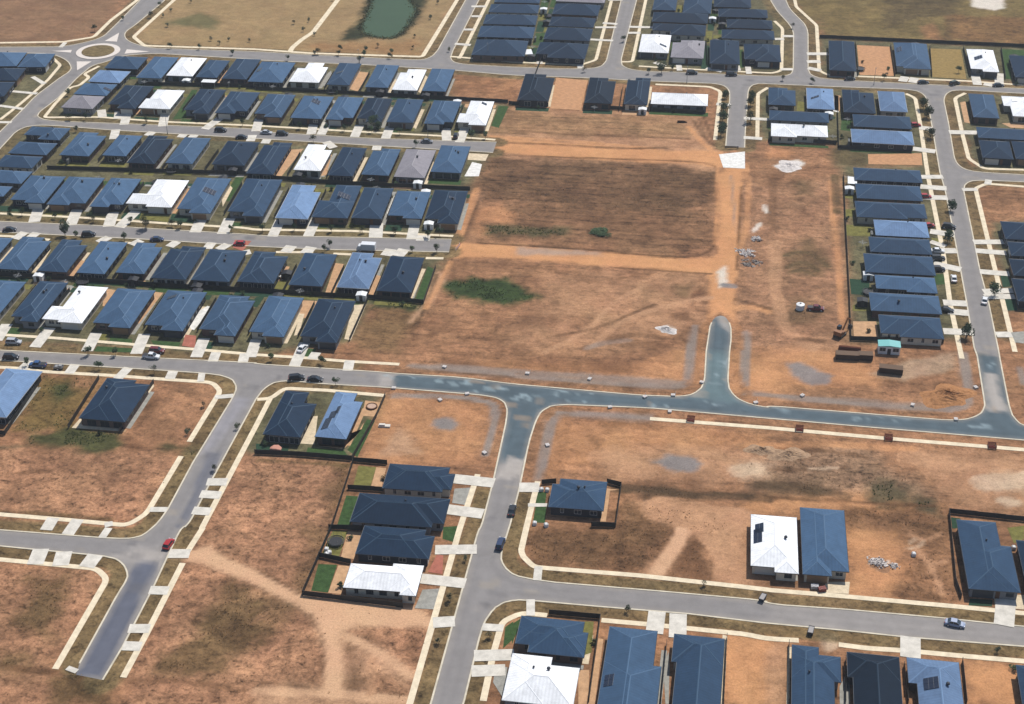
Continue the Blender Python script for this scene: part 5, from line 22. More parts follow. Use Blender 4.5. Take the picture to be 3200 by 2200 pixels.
TREES=[('street',-268.3,658.8,'small street tree,second from left by the north end of the diagonal road'),('street',-278.5,638.9,'small street tree,leftmost by the north end of the diagonal road'),('street',-286.1,623.5,'small street tree,leftmost by the roundabout'),('street',-267.2,643.9,'small street tree,rightmost by the north end of the diagonal road'),('street',-268.5,550.6,'small street tree,leftmost by the diagonal street below the roundabout'),('street',-245.2,607.3,'small street tree,rightmost by the roundabout'),('street',-232,607.7,'small street tree by the pale field left of the pond'),('street',-215.9,603.1,'small street tree,leftmost by the upper road below the pond field'),('street',-258.3,527.1,'small street tree,second from left by the diagonal street below the roundabout'),('street',-251.8,528,'small street tree,second from right by the diagonal street below the roundabout'),('street',-251.1,516.3,'small street tree,rightmost by the diagonal street below the roundabout'),('sapling',-260.9,652.9,'tiny dull green sapling,second from left by the north end of the diagonal road'),('sapling',-261.9,645.3,'tiny dull green sapling,leftmost by the north end of the diagonal road'),('sapling',-255.5,633,'tiny dull green sapling,leftmost by the pale field left of the pond'),('sapling',-230.6,618.7,'tiny dull green sapling,second from left by the pale field left of the pond'),('sapling',-222.6,619.4,'tiny dull green sapling,third from right by the pale field left of the pond'),('sapling',-213.3,619.5,'tiny dull green sapling,second from right by the pale field left of the pond'),('sapling',-225.3,614.6,'tiny dull green sapling,third from left by the pale field left of the pond'),('sapling',-255.7,665.8,'tiny dull green sapling,rightmost by the north end of the diagonal road'),('sapling',-199.7,643.6,'tiny dull green sapling,rightmost by the pale field left of the pond'),('sapling',-193.8,647.3,'tiny dull green sapling,leftmost by the pond'),('sapling',-193.1,635.2,'tiny dull green sapling,leftmost by the upper road below the pond field'),('sapling',-155.6,620,'tiny dull green sapling,third from right by the upper road below the pond field'),('sapling',-140,620.3,'tiny dull green sapling,second from right by the upper road below the pond field'),('sapling',-140.4,678.5,'tiny dull green sapling,second from right by the pond'),('sapling',-139.9,657.6,'tiny dull green sapling,rightmost by the pond'),('sapling',-142.1,633.9,'tiny dull green sapling,third from left by the pond'),('sapling',-186.7,630.4,'tiny dull green sapling,second from left by the upper road below the pond field'),('sapling',-190.4,676.2,'tiny dull green sapling,second from left by the pond'),('street',-170.9,614.1,'small street tree,fourth from left by the upper road below the pond field'),('street',-159.3,613.5,'small street tree,fourth from right by the upper road below the pond field'),('street',-147.7,613,'small street tree,second from right by the upper road below the pond field'),('street',-147.5,607.8,'small street tree,rightmost by the upper road below the pond field'),('street',-190.2,599.8,'small street tree,second from left by the upper road below the pond field'),('street',-159.5,601.2,'small street tree,fifth from right by the upper road below the pond field'),('street',-179.4,608.4,'small street tree,third from left by the upper road below the pond field'),('street',-170.1,608.2,'small street tree,fifth from left by the upper road below the pond field'),('street',-159,608.3,'small street tree,third from right by the upper road below the pond field'),('street',-63.6,602.7,'small street tree,leftmost by the upper road near the short cross street'),('street',-36.8,604.2,'small street tree,leftmost by the upper road near the warm grey house'),('street',-27.5,609.1,'small street tree,rightmost by the upper road near the warm grey house'),('street',-50.6,640,'small street tree,rightmost by the upper road near the short cross street'),('big',-31.6,605.5,'tall dark green street tree by the upper road near the warm grey house'),('bushy',-4.6,581.7,'bushy dark verge tree,third from left by the short street at the dirt road head'),('bushy',-4.5,566.5,'bushy dark verge tree,fourth from right by the short street at the dirt road head'),('bushy',-4.7,558.9,'bushy dark verge tree,second from left by the short street at the dirt road head'),('bushy',-4.6,550.4,'bushy dark verge tree,fourth from left by the short street at the dirt road head'),('bushy',-4.8,545.2,'bushy dark verge tree,leftmost by the short street at the dirt road head'),('bushy',5.9,582.4,'bushy dark verge tree,second from right by the short street at the dirt road head'),('bushy',5.6,575.6,'bushy dark verge tree,third from right by the short street at the dirt road head'),('bushy',5.9,559.2,'bushy dark verge tree,rightmost by the short street at the dirt road head'),('street',22.3,666,'small street tree by the curving street at the top'),('street',18.1,603.9,'small street tree,leftmost by the upper right road'),('street',30.1,602.5,'small street tree,second from left by the upper right road'),('street',59.2,609.2,'small street tree,second from right by the upper right road'),('street',61.2,618,'small street tree,rightmost by the upper right road'),('street',90,621.6,'small street tree by the upper right junction'),('bushy',73,581,'bushy dark verge tree,leftmost by the right-hand street upper part'),('bushy',73.7,572.3,'bushy dark verge tree,second from left by the right-hand street upper part'),('bushy',73.7,553.3,'bushy dark verge tree,rightmost by the right-hand street upper part'),('bushy',75.6,491.5,'bushy dark verge tree,rightmost by the right-hand street'),('bushy',72.7,468.2,'bushy dark verge tree,leftmost by the right-hand street'),('bushy',72.6,406.5,'bushy dark verge tree,leftmost by the right-hand street lower part'),('bushy',83.8,433.3,'bushy dark verge tree,rightmost by the right-hand street lower part'),('street',-215.4,444.4,'small street tree,sixth from left by the third street of the left estate'),('street',-245.2,443.4,'small street tree,leftmost by the third street of the left estate'),('street',-184.1,444,'small street tree,eighth from right by the third street of the left estate'),('big',-195.7,442,'tall dark green street tree,rightmost by the third street of the left estate'),('big',-221.3,433.7,'tall dark green street tree,leftmost by the third street of the left estate'),('street',-145.1,447.6,'small street tree,fifth from right by the third street of the left estate'),('street',-132.4,448.4,'small street tree,fourth from right by the third street of the left estate'),('street',-121.7,448.6,'small street tree,rightmost by the third street of the left estate'),('street',-130,437.1,'small street tree,second from right by the third street of the left estate'),('street',-94.2,438.8,'small street tree,rightmost by the dead end of the third street'),('street',-110.5,449.3,'small street tree,second from left by the dead end of the third street'),('street',-95.5,450.1,'small street tree,second from right by the dead end of the third street'),('sapling',66.6,269.4,'tiny dull green sapling,rightmost by the bottom street'),('sapling',-180.7,607.5,'tiny dull green sapling,third from left by the upper road below the pond field'),('sapling',-123.9,618.7,'tiny dull green sapling,rightmost by the upper road below the pond field'),('bushy',-135.6,533.4,'bushy dark verge tree,rightmost by the second street of the left estate'),('bushy',-138.4,536.2,'bushy dark verge tree,leftmost by the second street of the left estate'),('street',-189,530.7,'small street tree,second from left by the second street of the left estate'),('street',-226.9,528,'small street tree,leftmost by the second street of the left estate'),('street',-165.9,530.5,'small street tree,third from left by the second street of the left estate'),('street',-148.4,530.7,'small street tree,fifth from left by the second street of the left estate'),('street',-137.5,530.5,'small street tree,fifth from right by the second street of the left estate'),('street',-126.7,530.4,'small street tree,fourth from right by the second street of the left estate'),('street',-98.7,529.9,'small street tree,second from right by the second street of the left estate'),('street',-93.3,530.4,'small street tree,rightmost by the second street of the left estate'),('street',-157.6,519.1,'small street tree,fourth from left by the second street of the left estate'),('street',-118,519.7,'small street tree,third from right by the second street of the left estate'),('street',-242.1,445.9,'small street tree,second from left by the third street of the left estate'),('street',-229.6,445,'small street tree,third from left by the third street of the left estate'),('street',-217.2,445.8,'small street tree,fourth from left by the third street of the left estate'),('street',-202.6,445.3,'small street tree,seventh from left by the third street of the left estate'),('street',-187.5,444.8,'small street tree,ninth from left by the third street of the left estate'),('street',-166.1,443.9,'small street tree,seventh from right by the third street of the left estate'),('street',-216.6,432.7,'small street tree,fifth from left by the third street of the left estate'),('street',-199.8,432.6,'small street tree,eighth from left by the third street of the left estate'),('street',-155.5,444.9,'small street tree,sixth from right by the third street of the left estate'),('street',-111.1,449.6,'small street tree,leftmost by the dead end of the third street'),('street',-99.1,448.4,'small street tree,third from right by the dead end of the third street'),('street',-131.1,433.9,'small street tree,third from right by the third street of the left estate'),('street',-102.2,437.8,'small street tree,third from left by the dead end of the third street'),('street',-184.2,361.7,'small street tree,second from left by the main street below the left estate'),('street',-176,362.5,'small street tree,second from right by the main street below the left estate'),('street',-199.6,353.5,'small street tree,leftmost by the main street below the left estate'),('street',-178,354.6,'small street tree,third from left by the main street below the left estate'),('street',-161.3,354.8,'small street tree,rightmost by the main street below the left estate'),('street',-129.2,366.1,'small street tree,leftmost by the main street above the two corner houses'),('street',-114.2,366.3,'small street tree,second from left by the main street above the two corner houses'),('street',-107.6,356,'small street tree,rightmost by the main street above the two corner houses'),('sapling',0.6,283,'tiny dull green sapling,leftmost by the bottom street'),('sapling',-16.4,271.4,'tiny dull green sapling,rightmost by the centre cross street'),('sapling',-141.4,339.9,'tiny dull green sapling,second from left by the main street above the two corner houses'),('sapling',-141.6,326.3,'tiny dull green sapling,leftmost by the main street above the two corner houses'),('sapling',-128.9,311.2,'tiny dull green sapling by the bottom left crossroads'),('sapling',-128.9,330.7,'tiny dull green sapling,rightmost by the main street above the two corner houses'),('sapling',-57,284.1,'tiny dull green sapling,third from left by the centre cross street'),('sapling',-58,269.4,'tiny dull green sapling,second from left by the centre cross street'),('sapling',-58,254.6,'tiny dull green sapling,leftmost by the centre cross street'),('sapling',-46.7,258,'tiny dull green sapling,second from right by the centre cross street'),('garden',-243,563.4,'round shrub behind the second-from-left house in the row lining the upper road'),('garden',-239.5,591.6,'small shrub fronting the second-from-left house in the row lining the upper road'),('garden',-225.8,569.2,'round shrub behind the third-from-left house in the row lining the upper road'),('garden',-201.3,567.1,'round shrub behind the fifth-from-left house in the row lining the upper road'),('garden',-192.3,567.1,'round shrub behind the sixth-from-left house in the row lining the upper road'),('garden',-198,591.9,'small shrub fronting the sixth-from-left house in the row lining the upper road'),('garden',-160.4,566.2,'round shrub behind the eighth-from-left house in the row lining the upper road'),('garden',-148,567.3,'round shrub behind the seventh-from-right house in the row lining the upper road'),('garden',-132,591.3,'small shrub fronting the sixth-from-right house in the row lining the upper road'),('garden',-123.3,564.6,'round shrub behind the fifth-from-right house in the row lining the upper road'),('garden',-77.2,562.1,'round shrub behind the fourth-from-right house in the row lining the upper road'),('garden',-36.3,561.4,'round shrub behind the second-from-right house in the row lining the upper road'),('garden',-43.9,593.6,'small shrub fronting the second-from-right house in the row lining the upper road'),('garden',-24.3,564.9,'round shrub behind the rightmost house in the row lining the upper road'),('garden',-227.1,558.4,'round shrub behind the second-from-left house in the second row'),('garden',-213.8,559.3,'round shrub behind the third-from-left house in the second row'),('garden',-207.8,532.2,'small shrub fronting the third-from-left house in the second row'),('garden',-183.9,559.6,'round shrub behind the fifth-from-left house in the second row'),('garden',-162.7,558,'round shrub behind the sixth-from-left house in the second row'),('garden',-156.1,533.1,'small shrub fronting the fifth-from-right house in the second row'),('garden',-137.4,560.9,'round shrub behind the fourth-from-right house in the second row'),('garden',-129.1,559.7,'round shrub behind the third-from-right house in the second row'),('garden',-100.6,563.2,'round shrub behind the rightmost house in the second row'),('garden',-98.8,535.1,'small shrub fronting the rightmost house in the second row'),('garden',-245.2,488.5,'round shrub behind the leftmost house in the third row'),('garden',-216.8,483.6,'round shrub behind the third-from-left house in the third row'),('garden',-197.7,487.1,'round shrub behind the fourth-from-left house in the third row'),('garden',-204.8,512.7,'small shrub fronting the fourth-from-left house in the third row'),('garden',-164.8,480.6,'round shrub behind the sixth-from-left house in the third row'),('garden',-152.6,487.4,'round shrub behind the fifth-from-right house in the third row'),('garden',-138.3,511.7,'small shrub fronting the fourth-from-right house in the third row'),('garden',-126.3,485,'round shrub behind the third-from-right house in the third row'),('garden',-118.2,486.4,'round shrub behind the second-from-right house in the third row'),('garden',-247.1,474.9,'round shrub behind the leftmost house in the fourth row'),('garden',-247.9,448.7,'small shrub fronting the leftmost house in the fourth row'),('garden',-226.2,474.2,'round shrub behind the second-from-left house in the fourth row'),('garden',-194.8,478,'round shrub behind the fourth-from-left house in the fourth row'),('garden',-184.3,479.3,'round shrub behind the fifth-from-left house in the fourth row'),('garden',-180.5,448.9,'small shrub fronting the fifth-from-left house in the fourth row'),('garden',-148.1,479.9,'round shrub behind the fifth-from-right house in the fourth row'),('garden',-140.3,479.6,'round shrub behind the fourth-from-right house in the fourth row'),('garden',-126.1,452.5,'small shrub fronting the third-from-right house in the fourth row'),('garden',-113.3,479.8,'round shrub behind the second-from-right house in the fourth row'),('garden',-94.5,480.7,'round shrub behind the rightmost house in the fourth row'),('garden',-223.4,400.9,'round shrub behind the second-from-left house in the fifth row'),('garden',-226.1,427.6,'small shrub fronting the second-from-left house in the fifth row'),('garden',-214.1,403.1,'round shrub behind the third-from-left house in the fifth row'),('garden',-187.7,403.5,'round shrub behind the fifth-from-left house in the fifth row'),('garden',-178.8,403.4,'round shrub behind the sixth-from-left house in the fifth row'),('garden',-179.9,428,'small shrub fronting the sixth-from-left house in the fifth row'),('garden',-149.6,402.9,'round shrub behind the fourth-from-right house in the fifth row'),('garden',-127.8,405.1,'round shrub behind the third-from-right house in the fifth row'),('garden',-114.2,431.3,'small shrub fronting the second-from-right house in the fifth row'),('garden',-98.1,403.2,'round shrub behind the rightmost house in the fifth row'),('garden',-224.4,398,'round shrub behind the leftmost house in the sixth row'),('garden',-197.8,399.8,'round shrub behind the third-from-left house in the sixth row'),('garden',-203.4,372.9,'small shrub fronting the third-from-left house in the sixth row'),('garden',-186.8,398.1,'round shrub behind the fourth-from-left house in the sixth row'),('garden',-152.4,400.2,'round shrub behind the third-from-right house in the sixth row'),('garden',-131.7,399.9,'round shrub behind the second-from-right house in the sixth row'),('garden',-132.5,373.5,'small shrub fronting the second-from-right house in the sixth row'),('garden',-90.1,687.7,'round shrub behind the topmost house in the top stack right of the pond'),('garden',-90.5,667.8,'round shrub behind the second-from-top house in the top stack right of the pond'),('garden',-86.7,638.7,'round shrub behind the second-from-bottom house in the top stack right of the pond'),('garden',-88.7,612.1,'round shrub behind the lowest house in the top stack right of the pond'),('garden',-88.1,666.4,'round shrub behind the second-from-top house in the top stack left of short street'),('garden',-85.8,656.4,'round shrub behind the third-from-top house in the top stack left of short street'),('garden',-88.6,624.1,'round shrub behind the lowest house in the top stack left of short street'),('garden',-28.9,680.9,'round shrub behind the topmost house in the top block right of short street'),('garden',-12.1,665.6,'round shrub behind the third-from-top house in the top block right of short street'),('garden',-14.2,645.3,'round shrub behind the third-from-bottom house in the top block right of short street'),('garden',-35,619.9,'small shrub fronting the second-from-bottom house in the top block right of short street'),('garden',-26.1,640.7,'round shrub behind the lowest house in the top block right of short street'),('garden',-14.8,692.1,'round shrub behind the topmost house in the top stack left of the curving street'),('garden',-9.8,663.8,'round shrub behind the third-from-top house in the top stack left of the curving street'),('garden',-9.6,646.4,'round shrub behind the third-from-bottom house in the top stack left of the curving street'),('garden',8.9,639.7,'round shrub behind the lowest house in the top stack left of the curving street'),('garden',42.2,507.4,'round shrub behind the topmost house in the column left of the right-hand street'),('garden',40,479.7,'round shrub behind the third-from-top house in the column left of the right-hand street'),('garden',47.3,472.5,'round shrub behind the fourth-from-top house in the column left of the right-hand street'),('garden',41.2,448.6,'round shrub behind the fourth-from-bottom house in the column left of the right-hand street'),('garden',46,431.2,'round shrub behind the third-from-bottom house in the column left of the right-hand street'),('garden',44.1,405.9,'round shrub behind the lowest house in the column left of the right-hand street'),('garden',13.6,569.9,'round shrub behind the leftmost house in the cluster east of the dirt road head'),('garden',38,543.5,'round shrub behind the third-from-left house in the cluster east of the dirt road head'),('garden',34.8,567.9,'round shrub behind the fourth-from-left house in the cluster east of the dirt road head'),('garden',28,591.6,'small shrub fronting the fourth-from-left house in the cluster east of the dirt road head'),('garden',40.5,548.9,'round shrub behind the third-from-right house in the cluster east of the dirt road head'),('garden',43.5,558.6,'round shrub behind the second-from-right house in the cluster east of the dirt road head'),('garden',61.7,591.8,'small shrub fronting the rightmost house in the cluster east of the dirt road head'),('garden',51.1,627.8,'round shrub behind the leftmost house in the back row by the paddock'),('garden',66.2,647.4,'round shrub behind the second-from-left house in the back row by the paddock'),('garden',114.3,639.8,'round shrub behind the rightmost house in the back row by the paddock'),('garden',112,610.8,'small shrub fronting the rightmost house in the back row by the paddock'),('garden',-84.1,313.8,'round shrub behind the topmost house in the stack west of the centre cross street'),('garden',-86.5,288.5,'round shrub behind the second-from-bottom house in the stack west of the centre cross street'),('garden',-84.5,270.6,'round shrub behind the lowest house in the stack west of the centre cross street'),('garden',-165.6,322.9,'round shrub behind the second-from-left house among the four just below the main street'),('garden',-118.8,324.2,'round shrub behind the second-from-right house among the four just below the main street'),('garden',-104.9,349.9,'small shrub fronting the rightmost house among the four just below the main street'),('garden',-22.1,239.1,'round shrub behind the leftmost house in the row at the bottom'),('garden',-23.2,259.8,'round shrub behind the second-from-left house in the row at the bottom'),('garden',3.5,227.1,'round shrub behind the fourth-from-left house in the row at the bottom'),('garden',1.5,263.6,'small shrub fronting the fourth-from-left house in the row at the bottom'),('garden',24.9,233.8,'round shrub behind the fourth-from-right house in the row at the bottom'),('garden',51.3,236.2,'round shrub behind the second-from-right house in the row at the bottom'),('garden',70.1,240.9,'round shrub behind the rightmost house in the row at the bottom'),('garden',69.8,264.2,'small shrub fronting the rightmost house in the row at the bottom')]
CARS=[('hatch','red',-130.5,279.8,85,'small red hatchback by the bottom left crossroads'),('suv','navy',-49.5,291.1,86,'navy blue off-road wagon by the centre cross street'),('sedan','black',-48.7,304.8,90,'black sedan car by the centre cross street'),('sedan','silverblue',58,277.3,-10,'silver blue sedan car by the bottom street'),('suv','black',-119.4,357.3,19,'black off-road wagon by the main street above the two corner houses'),('sedan','black',-113.9,357.4,4,'black sedan car by the main street above the two corner houses'),('suv','black',-206.1,356.7,8,'black off-road wagon by the main street below the left estate'),('ute','blue',-196.5,353.8,-177,'blue pickup truck with open tray by the main street below the left estate'),('trailer','grey',-190,353.5,-177,'grey open box trailer by the main street below the left estate'),('ute','white',-165.1,362.8,-1,'white pickup truck with open tray by the main street below the left estate'),('sedan','black',-241.4,434.4,14,'black sedan car by the third street of the left estate'),('suv','black',-213.2,434.5,14,'black off-road wagon by the third street of the left estate'),('sedan','navy',-189,434.3,8,'navy blue sedan car by the third street of the left estate'),('hatch','red',-160.6,435,-175,'small red hatchback by the third street of the left estate'),('suv','silver',-208.9,365,4,'silver off-road wagon by the main street below the left estate'),('suv','maroon',-164.5,366,2,'maroon off-road wagon by the main street below the left estate'),('sedan','white',-122,373.3,76,'white sedan car by the main street above the two corner houses'),('suv','black',-195.7,524.3,1,'black off-road wagon,leftmost by the second street of the left estate'),('sedan','black',-185.7,519,7,'black sedan car by the second street of the left estate'),('sedan','silver',-177.6,524.5,0,'silver sedan car by the second street of the left estate'),('suv','black',-171.2,524.1,4,'black off-road wagon,second from left by the second street of the left estate'),('sedan','grey',-114.7,524.4,2,'grey sedan car by the second street of the left estate'),('suv','black',-104.7,530.6,93,'black off-road wagon,rightmost by the second street of the left estate'),('suv','black',-19.1,606.4,3,'black off-road wagon,leftmost by the upper road near the warm grey house'),('suv','black',-2.8,606.6,7,'black off-road wagon,rightmost by the upper road near the warm grey house'),('sedan','black',45.4,608,11,'black sedan car by the upper right road'),('sedan','black',74.8,608,7,'black sedan car,leftmost by the upper right junction'),('suv','darkgreen',87.3,608.3,36,'dark green off-road wagon by the upper right junction'),('sedan','black',104.6,608.5,7,'black sedan car,rightmost by the upper right junction'),('hatch','red',68.7,563.7,11,'small red hatchback by the right-hand street upper part'),('hatch','red',67.9,501.1,8,'small red hatchback,rightmost by the right-hand street'),('hatch','red',67.3,478.6,20,'small red hatchback,leftmost by the right-hand street'),('suv','black',73.9,478.6,-9,'black off-road wagon,rightmost by the right-hand street'),('sedan','white',72.3,442.3,89,'white sedan car,leftmost by the right-hand street lower part'),('sedan','white',80.5,429.3,78,'white sedan car,rightmost by the right-hand street lower part'),('sedan','white',68.7,460.6,2,'white sedan car by the right-hand street'),('suv','black',68.4,455.3,8,'black off-road wagon,leftmost by the right-hand street'),('suv','black',67.8,447.7,8,'black off-road wagon by the right-hand street lower part'),('sedan','black',68.3,421.8,-7,'black sedan car by the right-hand street lower part'),('truck','white',-117.3,436,-179,'white box truck by the third street of the left estate')]
PITS=[(-6.1,352,'red-brown mesh pit barrier,leftmost along the pale straight path'),(23.4,351.5,'red-brown mesh pit barrier,second from left along the pale straight path'),(47.1,350.5,'red-brown mesh pit barrier,third from left along the pale straight path'),(74.2,350.4,'red-brown mesh pit barrier,rightmost along the pale straight path')]
SERV=[(-54,369.2,'pale concrete service pit,fourth from right by the new seal road west junction'),(-28.7,355.1,'pale concrete service pit,rightmost by the new seal road west junction'),(-19.5,361.6,'pale concrete service pit,leftmost by the new seal road by the stub street'),(-35.9,368.7,'pale concrete service pit,second from right by the new seal road west junction'),(-12.1,355.2,'pale concrete service pit,second from left by the new seal road by the stub street'),(-43.6,334.6,'pale concrete service pit,third from right by the new seal road west junction'),(-76.4,352.2,'pale concrete service pit,second from left by the new seal road west junction'),(-78.4,369.4,'pale concrete service pit,leftmost by the new seal road west junction'),(-90.6,356.4,'pale concrete service pit by the main street above the two corner houses'),(-69.4,356.3,'pale concrete service pit,third from left by the new seal road west junction'),(24.3,368.3,'pale concrete service pit,rightmost by the new seal road by the stub street'),(54.6,367.7,'pale concrete service pit,leftmost by the new seal road at the right'),(65.8,362.1,'pale concrete service pit,second from left by the new seal road at the right'),(72.8,379.2,'pale concrete service pit,rightmost by the new seal road at the right'),(-59.8,328.8,'pale concrete service pit,fourth from left by the new seal road west junction'),(-4,371.3,'pale concrete service pit,third from right by the new seal road by the stub street'),(-11.7,363.5,'pale concrete service pit,third from left by the new seal road by the stub street'),(11.4,362.9,'pale concrete service pit,second from right by the new seal road by the stub street')]
PILES=[(8.5,450.6,3.8,0.7,'white','rubble heap','white rubble heap on bare soil,leftmost by the long dirt road'),(10.3,461.4,2.4,0.7,'white','rubble heap','white rubble heap on bare soil,rightmost by the long dirt road'),(8.4,445.3,3.4,0.6,'grey','rubble heap','grey rubble heap on bare soil by the cleared ground by the dirt road'),(-15.8,399.3,3.2,0.8,'white','gravel heap','white gravel heap on bare soil by the new seal road by the stub street'),(42.1,296.8,3.4,0.6,'white','rubble heap','white rubble heap on bare soil by the lot strip north of the bottom street'),(20.7,521.2,6,0.7,'white','sand heap','white sand heap on bare soil by the short street at the dirt road head'),(64.4,373.8,8,1.6,'brown','spoil heap','brown spoil heap on bare soil by the new seal road at the right'),(20.3,339.4,5,0.9,'tan','spoil heap','tan spoil heap on bare soil,rightmost by the new seal road by the stub street'),(13.3,340.4,4,0.8,'tan','spoil heap','tan spoil heap on bare soil,leftmost by the new seal road by the stub street')]
LAMPS=[(-20.6,596,'grey steel street lamp by the upper road near the warm grey house'),(-158.3,597.5,'grey steel street lamp,leftmost by the upper road below the pond field'),(-115.3,529.3,'grey steel street lamp,rightmost by the second street of the left estate'),(-215.4,519.4,'grey steel street lamp,leftmost by the second street of the left estate'),(-105.7,611.9,'grey steel street lamp,rightmost by the upper road below the pond field'),(54.9,603.9,'grey steel street lamp by the upper right road')]
SHRUB=[(-42.1,458.4,'dense green bush,rightmost clump of the lone bush group in the field'),(-43.4,460.7,'dense green bush,leftmost of three in the brown field'),(-40.9,460.2,'dense green bush,right-hand of three in the brown field')]
